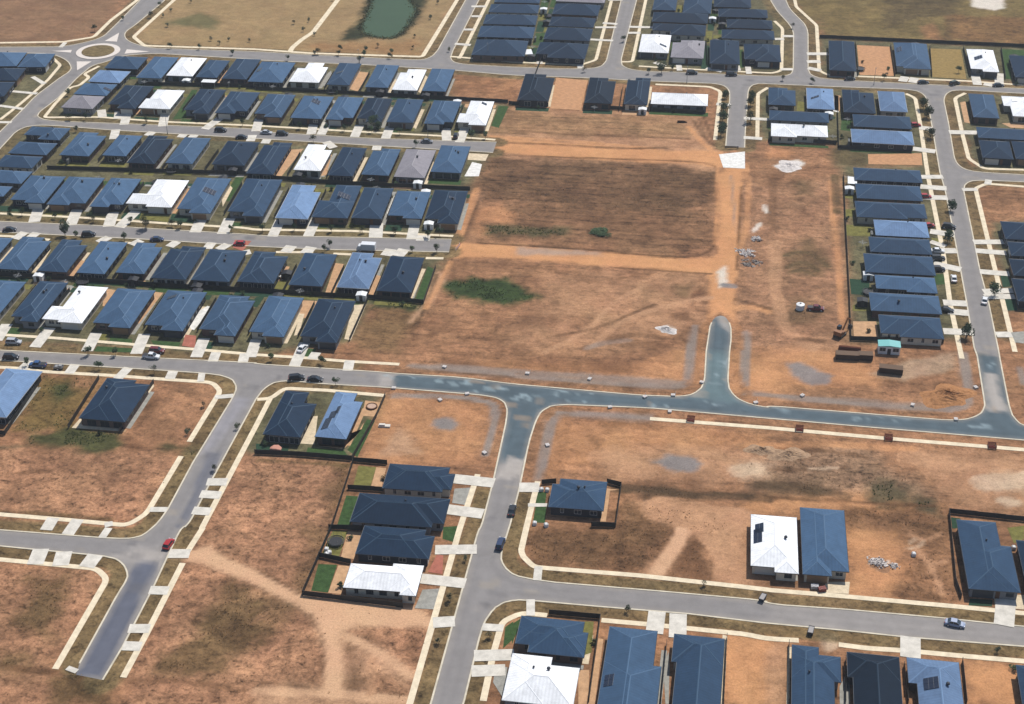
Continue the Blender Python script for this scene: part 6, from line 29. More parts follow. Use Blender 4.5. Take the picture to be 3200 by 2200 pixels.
FENCES=[([(-242,565.3),(-223.7,567),(-195.2,569.2),(-194.4,566.6),(-150.1,566.8),(-90.1,566.1)],'dark fence by the sixth-from-left house in the row lining the upper road'),([(-89.6,565),(-88.2,564.6),(-73.7,564.8)],'dark fence by the fourth-from-right house in the row lining the upper road'),([(-59.5,564.4),(-34.3,565.4)],'dark fence by the third-from-right house in the row lining the upper road'),([(-33.4,565.6),(-12.2,565)],'dark fence by the rightmost house in the row lining the upper road'),([(-248.6,483),(-170.8,488),(-173,487.2),(-170.1,485.9),(-141.9,484.6),(-118.8,484.9),(-91.4,485.8)],'dark fence by the sixth-from-left house in the third row'),([(-233.5,404.2),(-205.1,404.4),(-175.4,404),(-145.9,405),(-124.4,405.1),(-109.6,405.7)],'dark fence by the fifth-from-right house in the fifth row'),([(-109.6,405.7),(-91.8,404.8),(-92.4,427.6)],'dark fence by the rightmost house in the fifth row'),([(-109.5,405.5),(-109.3,379.8)],'dark fence by the rightmost house in the sixth row'),([(34,655.4),(79.8,655),(120.5,654.9),(137.8,654.4)],'left dark fence by the second-from-right house in the back row by the paddock'),([(40.1,515.2),(39.6,480),(39.2,426.6),(38.8,400.6),(65.8,402.4)],'dark fence by the fourth-from-bottom house in the column left of the right-hand street'),([(39.5,573.3),(39,538.7),(66.1,540.8)],'dark fence by the third-from-right house in the cluster east of the dirt road head'),([(12.9,541.3),(15.4,543.7),(38.3,542.6)],'dark fence by the third-from-left house in the cluster east of the dirt road head'),([(-120.7,320.1),(-108.4,320.8),(-94.2,320.8),(-92.3,341.2),(-92.1,351.8)],'dark fence by the rightmost house among the four just below the main street'),([(-93.8,320.3),(-84.5,320.3)],'left dark fence by the topmost house in the stack west of the centre cross street'),([(-93.6,319.8),(-92.3,292.1),(-92.9,266.4),(-68.5,265.4)],'right dark fence by the second-from-bottom house in the stack west of the centre cross street'),([(-92.2,308.3),(-82.9,308.6)],'right dark fence by the topmost house in the stack west of the centre cross street'),([(-92.7,280.7),(-84.3,279.2)],'left dark fence by the second-from-bottom house in the stack west of the centre cross street'),([(-93,291.6),(-84.4,292.3)],'dark fence by the second-from-top house in the stack west of the centre cross street'),([(-42.8,317.3),(-39.2,318.3)],'left dark fence by the leftmost house on the island lot row above the bottom street'),([(-26.1,320.1),(-22.3,319.1),(-22.2,302.2),(-28.2,301.6)],'right dark fence by the leftmost house on the island lot row above the bottom street'),([(60.3,286.8),(59.5,292.3),(60.3,319.5),(78.5,318.7),(83.3,318.7)],'dark fence by the second-from-right house on the island lot row above the bottom street'),([(-34.4,267.9),(-22.5,268),(-22.2,241.2)],'dark fence by the second-from-left house in the row along the bottom edge'),([(-6.8,261.5),(-6.8,242.7)],'left dark fence by the fourth-from-left house in the row along the bottom edge'),([(6.6,265.6),(6.6,244.6)],'right dark fence by the fourth-from-left house in the row along the bottom edge'),([(20.5,265.4),(20.4,246.6)],'dark fence by the fourth-from-right house in the row along the bottom edge'),([(33,262.1),(32.5,248.3)],'dark fence by the third-from-right house in the row along the bottom edge'),([(45.6,261.8),(45.8,250.2)],'left dark fence by the second-from-right house in the row along the bottom edge'),([(58.5,265),(58.2,252)],'right dark fence by the second-from-right house in the row along the bottom edge'),([(-175,324.4),(-176,349.5)],'left dark fence by the second-from-left house among the four just below the main street'),([(-160.2,324.3),(-159.6,349.7)],'right dark fence by the second-from-left house among the four just below the main street'),([(-191.1,319.5),(-192.4,346.7)],'right dark fence by the leftmost house among the four just below the main street'),([(-195.8,319.3),(-191,319.2)],'left dark fence by the leftmost house among the four just below the main street'),([(-83.5,568.7),(-83,635.9)],'dark fence by the lowest house in the top stack left of the short cross street'),([(49.1,649.8),(48.9,612.7)],'dark fence by the leftmost house in the back row by the paddock'),([(64,649),(63.9,614.6)],'left dark fence by the second-from-left house in the back row by the paddock'),([(80.5,648.5),(78.8,615.3)],'right dark fence by the second-from-left house in the back row by the paddock'),([(94.6,649.6),(94.3,617.3)],'right dark fence by the second-from-right house in the back row by the paddock'),([(110.4,650.9),(108.3,616.7)],'farther right dark fence by the second-from-right house in the back row by the paddock'),([(-15,647.2),(-13.2,617.2)],'dark fence by the lowest house in the top block right of the short cross street'),([(91.9,592.4),(90.3,570.1)],'dark fence by the leftmost house of the corner cluster right of the right-hand street'),([(-246.3,574.6),(-246.5,584.7)],'thin dark fence between the first and second houses of the upper road row'),([(-234.1,569.5),(-234.6,586.1)],'thin dark fence between the second and third houses of the upper road row'),([(-221.6,569.9),(-222,585)],'thin dark fence between the third and fourth houses of the upper road row'),([(-210.5,569.7),(-210.8,585.3)],'thin dark fence between the fourth and fifth houses of the upper road row'),([(-198.7,569.5),(-199.1,586.2)],'thin dark fence between the fifth and sixth houses of the upper road row'),([(-182.1,569.5),(-182.6,586.6)],'thin dark fence between the sixth and seventh houses of the upper road row'),([(-166.5,569.9),(-166.9,587.6)],'thin dark fence between the seventh and eighth houses of the upper road row'),([(-151.5,568.8),(-152,588.7)],'thin dark fence between the eighth and ninth houses of the upper road row'),([(-138.2,568.1),(-138.7,585.5)],'thin dark fence between the ninth and tenth houses of the upper road row'),([(-126,566.9),(-126.5,585.8)],'thin dark fence between the tenth and eleventh houses of the upper road row'),([(-45.4,563.5),(-46,586.3)],'thin dark fence between the thirteenth and fourteenth houses of the upper road row'),([(-33.9,565.2),(-34.1,573.5)],'thin dark fence between the fourteenth and fifteenth houses of the upper road row'),([(-233.5,540.5),(-233.9,555.9)],'thin dark fence between the first and second houses of the second row'),([(-216.6,540.9),(-216.9,556.3)],'thin dark fence between the second and third houses of the second row'),([(-202.2,539.6),(-202.6,557.8)],'thin dark fence between the third and fourth houses of the second row'),([(-187,539.9),(-187.4,557.2)],'thin dark fence between the fourth and fifth houses of the second row'),([(-172,538.6),(-172.4,557.3)],'thin dark fence between the fifth and sixth houses of the second row'),([(-157.7,538.9),(-158.1,557.6)],'thin dark fence between the sixth and seventh houses of the second row'),([(-145.7,539.2),(-146.1,558.2)],'thin dark fence between the seventh and eighth houses of the second row'),([(-133.5,539.6),(-134,558.6)],'thin dark fence between the eighth and ninth houses of the second row'),([(-119.7,539.9),(-120.1,559.2)],'thin dark fence between the ninth and tenth houses of the second row'),([(-106.6,540.8),(-107,559.5)],'thin dark fence between the tenth and eleventh houses of the second row'),([(-232.1,490.9),(-232.4,505.8)],'thin dark fence between the first and second houses of the third row'),([(-219.9,491.1),(-220.2,506.1)],'thin dark fence between the second and third houses of the third row'),([(-206.2,487.5),(-206.5,507)],'thin dark fence between the third and fourth houses of the third row'),([(-190.3,488.6),(-190.6,505.8)],'thin dark fence between the fourth and fifth houses of the third row'),([(-173.8,488.9),(-174.2,506.1)],'thin dark fence between the fifth and sixth houses of the third row'),([(-159,487.9),(-159.4,506.9)],'thin dark fence between the sixth and seventh houses of the third row'),([(-144.5,488.2),(-144.8,506)],'thin dark fence between the seventh and eighth houses of the third row'),([(-132.3,487.3),(-132.7,506.2)],'thin dark fence between the eighth and ninth houses of the third row'),([(-120,487.5),(-120.4,506.8)],'thin dark fence between the ninth and tenth houses of the third row'),([(-107.7,492.8),(-108,507.6)],'thin dark fence between the tenth and eleventh houses of the third row'),([(-235.2,455.1),(-236,473)],'thin dark fence between the first and second houses of the fourth row'),([(-219.9,455.1),(-220.7,473.9)],'thin dark fence between the second and third houses of the fourth row'),([(-207.7,456.9),(-208.5,474.7)],'thin dark fence between the third and fourth houses of the fourth row'),([(-189.2,457.7),(-190,475.9)],'thin dark fence between the fourth and fifth houses of the fourth row'),([(-172.3,455.1),(-173.3,479.3)],'thin dark fence between the fifth and sixth houses of the fourth row'),([(-154.3,455.3),(-155.3,477.2)],'thin dark fence between the sixth and seventh houses of the fourth row'),([(-141,457.1),(-141.9,477.8)],'thin dark fence between the seventh and eighth houses of the fourth row'),([(-127.5,458.2),(-128.4,478.5)],'thin dark fence between the eighth and ninth houses of the fourth row'),([(-115.7,460.1),(-116.4,477.4)],'thin dark fence between the ninth and tenth houses of the fourth row'),([(-102.4,460.7),(-103.2,477.9)],'thin dark fence between the tenth and eleventh houses of the fourth row'),([(-233.1,405.4),(-233.4,420.3)],'thin dark fence between the first and second houses of the fifth row'),([(-219.2,403.5),(-219.6,421.7)],'thin dark fence between the second and third houses of the fifth row'),([(-206.1,403.9),(-206.5,421.9)],'thin dark fence between the third and fourth houses of the fifth row'),([(-193.6,405.7),(-194,422.4)],'thin dark fence between the fourth and fifth houses of the fifth row'),([(-181.1,406),(-181.5,422.3)],'thin dark fence between the fifth and sixth houses of the fifth row'),([(-167.8,404.4),(-168.1,421.6)],'thin dark fence between the sixth and seventh houses of the fifth row'),([(-152.9,405.2),(-153.2,421.9)],'thin dark fence between the seventh and eighth houses of the fifth row'),([(-137.1,405.5),(-137.4,422.4)],'thin dark fence between the eighth and ninth houses of the fifth row'),([(-121.6,405.9),(-121.9,423.5)],'thin dark fence between the ninth and tenth houses of the fifth row'),([(-107.9,406.2),(-108.3,424.8)],'thin dark fence between the tenth and eleventh houses of the fifth row'),([(-215.7,380.2),(-215.9,397.5)],'thin dark fence between the first and second houses of the sixth row'),([(-204.5,378.7),(-204.6,397.4)],'thin dark fence between the second and third houses of the sixth row'),([(-189,378.9),(-189.2,397.5)],'thin dark fence between the third and fourth houses of the sixth row'),([(-173.1,378.4),(-173.3,397.7)],'thin dark fence between the fourth and fifth houses of the sixth row'),([(-156.3,378.6),(-156.5,397.8)],'thin dark fence between the fifth and sixth houses of the sixth row'),([(-140.5,379.2),(-140.7,398)],'thin dark fence between the sixth and seventh houses of the sixth row'),([(-125.1,379.4),(-125.3,399.5)],'thin dark fence between the seventh and eighth houses of the sixth row')]
STROKES=[('dkdirt2',1.2,0.9,[(-4.7,503.8),(-3.5,464),(-3.6,460.1),(-3.7,457.5),(-4.1,454.6),(-4.4,453.4),(-5.4,451.3),(-6.4,449.9),(-8,448.3),(-9,447.6),(-11.4,446.7),(-13.5,446.1),(-16.3,445.6),(-18.1,445.6),(-21.4,445.5),(-24.4,445.7),(-28,445.9),(-31.6,446.3),(-39.4,446.8),(-59.3,447.4),(-81.5,446.8)]),('dkdirt2',1.2,0.8,[(-4.2,512.7),(-5.1,515.8),(-6.6,517.9),(-8,518.9),(-10.2,519.8),(-11.7,520),(-14.9,520.3),(-17.8,520.4),(-21.8,520.3),(-44.2,519),(-68.7,517.7),(-89.3,517)]),('clay',1.6,0.8,[(-92,533.3),(-62.1,533.1),(-54.1,532.7),(-28.7,529.9)]),('dkdirt2',1.4,0.7,[(-91.1,527.8),(-70,528.8),(-62,528.9),(-46.9,528.5),(-42.9,528.6),(-39,528.9),(-35,529.4),(-24.7,531.4)]),('dkdirt2',1.6,0.6,[(-84.5,540),(-67,538.9),(-59,538.9),(-37.8,539.9),(-16.9,540.5)]),('clay',2,0.9,[(-17.5,551.9),(-14.1,543.6),(-12.4,540),(-10.7,536.4),(-8.7,532.9),(-4.7,526.1)]),('dkdirt2',1.3,0.8,[(-15.7,557.5),(-11.9,545),(-10.5,541.4),(-9.3,539.1),(-7.1,536.1),(-4.2,533.1)]),('dkdirt2',1,0.8,[(-12.1,562.3),(-9.3,547.7),(-7.3,538.7)]),('dkdirt2',1,0.7,[(-13.7,559.9),(-12.3,551.3),(-11.5,547.5),(-10.9,544.9),(-9.9,541.4),(-8.5,537.5)]),('claygrey',0.9,0.6,[(0.2,510),(1.8,483.4),(3,465.3)]),('gravel',2.6,1,[(0.2,429.1),(3.4,428.8)]),('clay',1.4,0.9,[(3.1,519.8),(3.8,483.7),(3.5,462.1),(3.5,436.1)]),('clay',1.4,0.8,[(-5,523.5),(-3.9,482.6),(-3.3,456.5)]),('dkdirt2',1.2,0.8,[(3.8,501.3),(4.1,467),(4.1,439.9)]),('clay',2.2,0.7,[(5.1,520),(6.5,501.2),(6.7,493.2),(6.4,471.3),(5.8,463.3),(4.2,451.2)]),('dirt_l',2.2,0.9,[(-37.9,385.8),(-32.2,398.2),(-30.1,401.6),(-27.8,404.6),(-24.9,407.3),(-18.4,412.4),(-15.1,414.6),(-12.3,416.4),(-8.8,418.3),(-3.6,420.8)]),('dirt_l',1.8,0.8,[(-50.5,381.8),(-42.8,391.2),(-40.6,394.5),(-38.8,397.9),(-37.4,401.6),(-35.6,407.5),(-34.2,411.2),(-32.4,414.7),(-30.3,418),(-24.6,425.1)]),('dkdirt2',1.2,0.6,[(-48.5,391.3),(-41.2,394.9),(-37.8,397),(-34.8,399.4),(-32,402),(-29.3,405.1),(-24.8,410),(-20.3,414.4)]),('dkdirt2',1,0.9,[(-34.8,436.1),(-21.9,436.4),(-4.2,435.8)]),('dkdirt2',0.9,0.6,[(-33.6,431.1),(-31.3,432.5),(-29.4,433.3),(-28.2,433.4),(-26.1,433.2),(-23.4,432.5)]),('dkdirt2',0.9,0.6,[(-32.7,429),(-30.7,430.2),(-29.1,430.8),(-28.1,430.9),(-26.4,430.8),(-24.3,430.2)]),('claygrey',2.4,0.7,[(-38.5,385.7),(-36.4,387.5),(-34.5,388.8),(-33.1,389.5),(-30.5,390.6),(-26.9,391.7)]),('dkdirt2',2.5,0.5,[(-31.9,391.7),(-28,394.1),(-25,395.4),(-23.1,395.7),(-20.1,395.5),(-16.3,394.4)]),('dkdirt2',2.4,0.5,[(-28.3,388.3),(-24.4,390.1),(-21.6,391),(-20,391.2),(-17.8,391),(-15.3,390.1)]),('claygrey',2.2,1,[(-8.4,384.8),(-7.6,402.7)]),('claygrey',2.2,1,[(-7.8,370.8),(-8,387.6)]),('claygrey',2.2,1,[(7.8,400.9),(8.3,387.1)]),('claygrey',2.2,1,[(7.9,389.8),(8.1,371.8)]),('claygrey',2.4,0.9,[(-20.1,367.9),(-15.5,367.7),(-12.4,367.9),(-10.9,368.2),(-9.2,369.2),(-7.8,370.8)]),('claygrey',2,0.8,[(-88.4,369),(-58.4,368.6)]),('claygrey',2,0.8,[(-58.3,367.7),(-35.9,367.5),(-20.1,367.9)]),('dkdirt2',1,0.6,[(-88.1,367.5),(-58.2,367.1)]),('dkdirt2',1,0.6,[(-35.7,365.8),(-10.7,366.7)]),('claygrey',2.6,1,[(-43.6,319.1),(-43.9,334.6),(-43.9,340.4),(-43.7,343.8),(-43.5,345.7),(-42.9,348),(-42,350.3)]),('claygrey',2.2,0.9,[(-42,350.3),(-36.4,351.1),(-32.4,351.4),(-29.1,351.6),(-25.1,351.7),(-17.3,351.5)]),('claygrey',2.2,1,[(-59.5,328.3),(-59.5,341.4),(-59.7,345.6),(-60.1,348.6),(-60.5,350.1),(-61,351.7),(-61.5,352.4),(-63.2,353.3),(-65.1,353.8),(-68.1,354.3),(-70.3,354.4),(-73.9,354.4),(-77.9,354.2),(-81.9,353.9),(-89.9,352.9)]),('claygrey',2.6,1,[(71.1,397.2),(71,386.3),(70.8,379),(70.5,375.4),(70.3,373.3),(69.9,371.3),(69.7,370.6),(68.9,369.6),(68.2,368.9),(66.8,368),(64.7,367.2)]),('claygrey',2.4,0.9,[(8.6,367.9),(24,367.1),(41.2,366.3),(49.2,366.2),(64.7,366.6)]),('claygrey',2.2,0.8,[(86.3,391.4),(86.7,383.8)]),('orange2',2,0.9,[(3.9,408.9),(4.8,405.5),(5.5,402.5),(5.8,400.4),(6.2,396.9),(6.7,391.9)]),('orange2',2,0.9,[(-3.4,407.3),(-4.3,403.3),(-4.9,400),(-5.2,398),(-5.5,394.6),(-5.6,390.2)]),('orange2',2.5,0.8,[(-5.4,388),(-5.4,380.6),(-5.6,377),(-5.9,374.9),(-6.6,372.4),(-7.7,370.2)]),('orange2',2.5,0.8,[(4.8,389.4),(5.3,380.4),(5.8,376.6),(6.4,374.1),(7.6,370.8),(9.5,367.4)]),('clay',3,0.8,[(4.1,415),(7,416.1),(9.2,416.5),(10.4,416.4),(12.2,415.7),(14.3,414.3)]),('dkdirt2',2,0.7,[(4.3,420.5),(9.4,418.4),(14.2,416.4)]),('dkgrass',2,0.7,[(19.2,451.7),(21.8,453.6),(23.9,454.5),(25.1,454.6),(26.5,454.4),(27.3,454.1),(28.6,452.9),(29.6,451.8),(31.1,449.4),(33,446)]),('dkgrass',2,0.7,[(19.9,443.5),(22.7,446.4),(24.8,447.6),(26,447.5),(27.7,446),(29.8,442.6)]),('dkgrass',2,0.6,[(20.6,439.9),(22.9,441.6),(24.5,442.3),(25.5,442.3),(27,441.4),(28.7,439.5)]),('clay',2,0.7,[(35.1,509.9),(35.9,479.5),(36.3,440.5),(37,406.2)]),('dkgrass',3,0.7,[(36.8,514.8),(37.1,496.7),(37.2,485.5)]),('white',1.6,0.9,[(12.3,487.4),(13.1,482.3)]),('white',1.5,0.8,[(8.9,467.7),(11,473.7)]),('dkdirt2',3,0.5,[(15.6,512),(14.7,489.1),(14.9,481.1),(15.9,468.6)]),('dirt_l',4,0.7,[(15.9,460.6),(16.2,434.6),(16.7,426.6),(18.6,409.8),(19.6,405.9),(20.9,402.9),(23.1,399.6),(27.4,394.7)]),('dkdirt2',2,0.6,[(22.6,399.1),(30.7,398.9)]),('dkfield2',3.4,0.9,[(-23.4,318.1),(-18.5,318.8),(-14.7,319),(-12.4,319),(-9.4,318.7),(-7.9,318.3),(-4.9,318.1),(-2.6,318.1),(0.4,318.3),(2.1,318.6),(5,319),(7.3,319.2),(10.9,319.3),(15.3,319.3)]),('dkfield2',3,0.8,[(12.4,325),(18.3,325.1),(22.3,324.9),(25,324.6),(29,324.1),(34.8,322.9)]),('dkdirt2',1.2,0.8,[(15.3,319.7),(37.5,321),(56.7,321.8)]),('dkdirt2',1.6,0.7,[(13.6,340),(17.2,341),(20.1,341.6),(22.1,342),(24.6,342.3),(25.9,342.4),(28.8,342.4),(31.2,342.2),(35,341.8),(41.1,340.8)]),('dkdirt2',1.2,0.7,[(15.1,332.2),(19.3,332.3),(22.9,332.6),(25.3,333),(29.1,333.9),(35.2,335.5)]),('cream',1.2,0.8,[(26,333.7),(32.9,335.1)]),('dkdirt2',2,0.7,[(63.8,342.9),(68.6,343.6)]),('clay',3,0.6,[(9.2,341.4),(26.7,345),(30.7,345.6),(34.6,346),(38.6,346.3),(52.9,346.4)]),('orange2',4,0.6,[(-40.8,348.3),(-40.1,333.5),(-40.1,329.5),(-40.3,326.8),(-41,322.9),(-42.1,318.4)]),('dkdirt2',1,0.5,[(-33,341.3),(-28.7,334.1),(-26.9,331.3)]),('orange2',3,0.6,[(-30.7,347.5),(-9.5,346.7),(14.4,345.2)]),('track',3.6,1,[(-11.7,283.5),(-10,288.6),(-8.5,292.8),(-7.7,294.7),(-7,296.9),(-6.5,298.6),(-5.9,301.5),(-5.3,305.2)]),('track',3.2,1,[(-127.4,276.4),(-124.9,277.1),(-122.7,277.3),(-121.1,277.2),(-119,276.8),(-116.8,276),(-111.8,274),(-105.7,271.1)]),('track',3.8,1,[(-106.2,271),(-97.7,267),(-94.9,265.8),(-92.7,264.7),(-91.5,264),(-90.1,262.9),(-89.4,262.2),(-88.1,260.8),(-87.1,259.7),(-85.9,258.1),(-85.2,257.1),(-84.1,255.3),(-83.3,253.8),(-82.3,251.8),(-81.9,250.7),(-81,248.2),(-79.7,244.3),(-77.5,236)]),('track',3,0.9,[(-91.9,264.6),(-86.7,263.3),(-82.8,262.7),(-79.8,262.4),(-76.2,262.3),(-72.6,262.4),(-68.2,262.3),(-64.6,262.1),(-60.7,261.7)]),('track',2.4,0.8,[(-84.5,256.4),(-80.8,254.9),(-77.8,253.6),(-74.4,251.9),(-71.9,250.6),(-69.5,249.1),(-67.6,247.9),(-64.8,245.9),(-61.6,243.4)]),('track',2.4,0.7,[(-80.4,257),(-75.5,258.5),(-71.9,259.3),(-69.6,259.7),(-66,260.2),(-61.5,260.4)]),('dkdirt2',0.9,0.7,[(-106.5,274),(-100.8,271),(-97,268.8),(-93.6,266.7)]),('dkdirt2',0.9,0.6,[(-89.7,260.3),(-87.5,257.5),(-86,255.1),(-85.1,253.6),(-84.2,251.6),(-83.8,250.4),(-83.2,248.5),(-82.7,247),(-82.2,244.8),(-81.8,242.3)]),('dkdirt2',0.9,0.6,[(-93.8,236.8),(-83,237.3)]),('track',2.6,0.8,[(-94.6,234.3),(-81.7,235.6),(-73.7,236.1),(-60.6,236.4)]),('dirt_l',2,0.7,[(-71.4,247.3),(-69.6,237.1)]),('dkdirt2',1.4,0.7,[(-155.2,234.3),(-151.8,233.8),(-149,233.5),(-147.2,233.4),(-144.3,233.4),(-140.6,233.6)]),('dkdirt2',1.4,0.6,[(-123.8,233.2),(-118.2,234.2),(-114.2,234.6),(-111,234.8),(-107,234.7),(-97.6,234.2)]),('cream',0.9,0.7,[(49.6,304.1),(50.9,304.3),(51.7,304.7),(52.1,305.1),(52.5,305.8),(52.7,306.3),(52.7,307),(52.6,307.5),(52.3,307.9),(52.1,308),(51.6,308),(51.2,307.8),(50.7,307.3),(50,306.3)]),('dirt_l',1.6,0.9,[(51.4,303.5),(52.9,301.1),(53.9,298.6),(54.5,296.7),(55.2,293.3),(56.1,287.8)]),('dirt_l',1.4,0.8,[(54.4,298.5),(58.2,300.3)]),('dirt_l',1.4,0.8,[(50.4,309.4),(51.9,308.4),(53.2,308),(54,308.1),(55.5,308.9),(57.4,310.4)]),('dkdirt2',1.6,0.6,[(45.1,286.3),(51.4,286.4),(58.5,286.2)]),('weeds3',2,0.7,[(-180.6,286.4),(-170.2,287.2),(-162.2,287.4),(-148.5,287.2)]),('dkdirt2',1.6,0.6,[(-180.6,303),(-172.3,305.2)]),('weeds3',1.5,0.7,[(-119,317.6),(-104.6,318.1),(-93.9,318.5)]),('dkgrass2',1.5,0.6,[(-189.9,313.4),(-182.9,315.4)]),('weeds',1.6,0.7,[(-91.2,423.4),(-90.9,407.5),(-90.9,401),(-91.1,397.8),(-91.5,392.9),(-92.3,387.3)]),('clay',2.4,0.8,[(-89.2,487.2),(-89.2,464.5),(-88.6,446.6)]),('clay',1.6,0.8,[(-88.6,432.7),(-89.5,414.9),(-90.5,402.2)]),('dkdirt2',1.2,0.7,[(-87.1,483.9),(-86.6,463.2),(-86.6,450.1)]),('dirt_l',11,0.85,[(-10.7,311),(-4.4,309.9),(1.3,309.3),(8.2,308.7)]),('dirt_l',9,0.85,[(-1,306.7),(1.5,304),(3.3,301.7),(4.3,300.2),(5.4,298.2),(6,297),(6.6,294.9),(7,293.3),(7.2,290.6),(7.2,287.4)]),('cream',7,0.9,[(70.4,333.6),(75.9,335.3),(83,337.2)]),('cream',3,0.9,[(74.3,326.6),(77.3,326.3)]),('dirt_l',6,0.7,[(51.2,342.2),(60.1,341.6),(67.9,341.5),(78,341.9)]),('cream',5,0.8,[(7.4,330.1),(11.7,332.2)]),('dirt_l',7,0.6,[(-29,331.5),(-25.4,330.8),(-22.7,330.1),(-21.3,329.5),(-19.2,328.4),(-16.9,326.8)])]
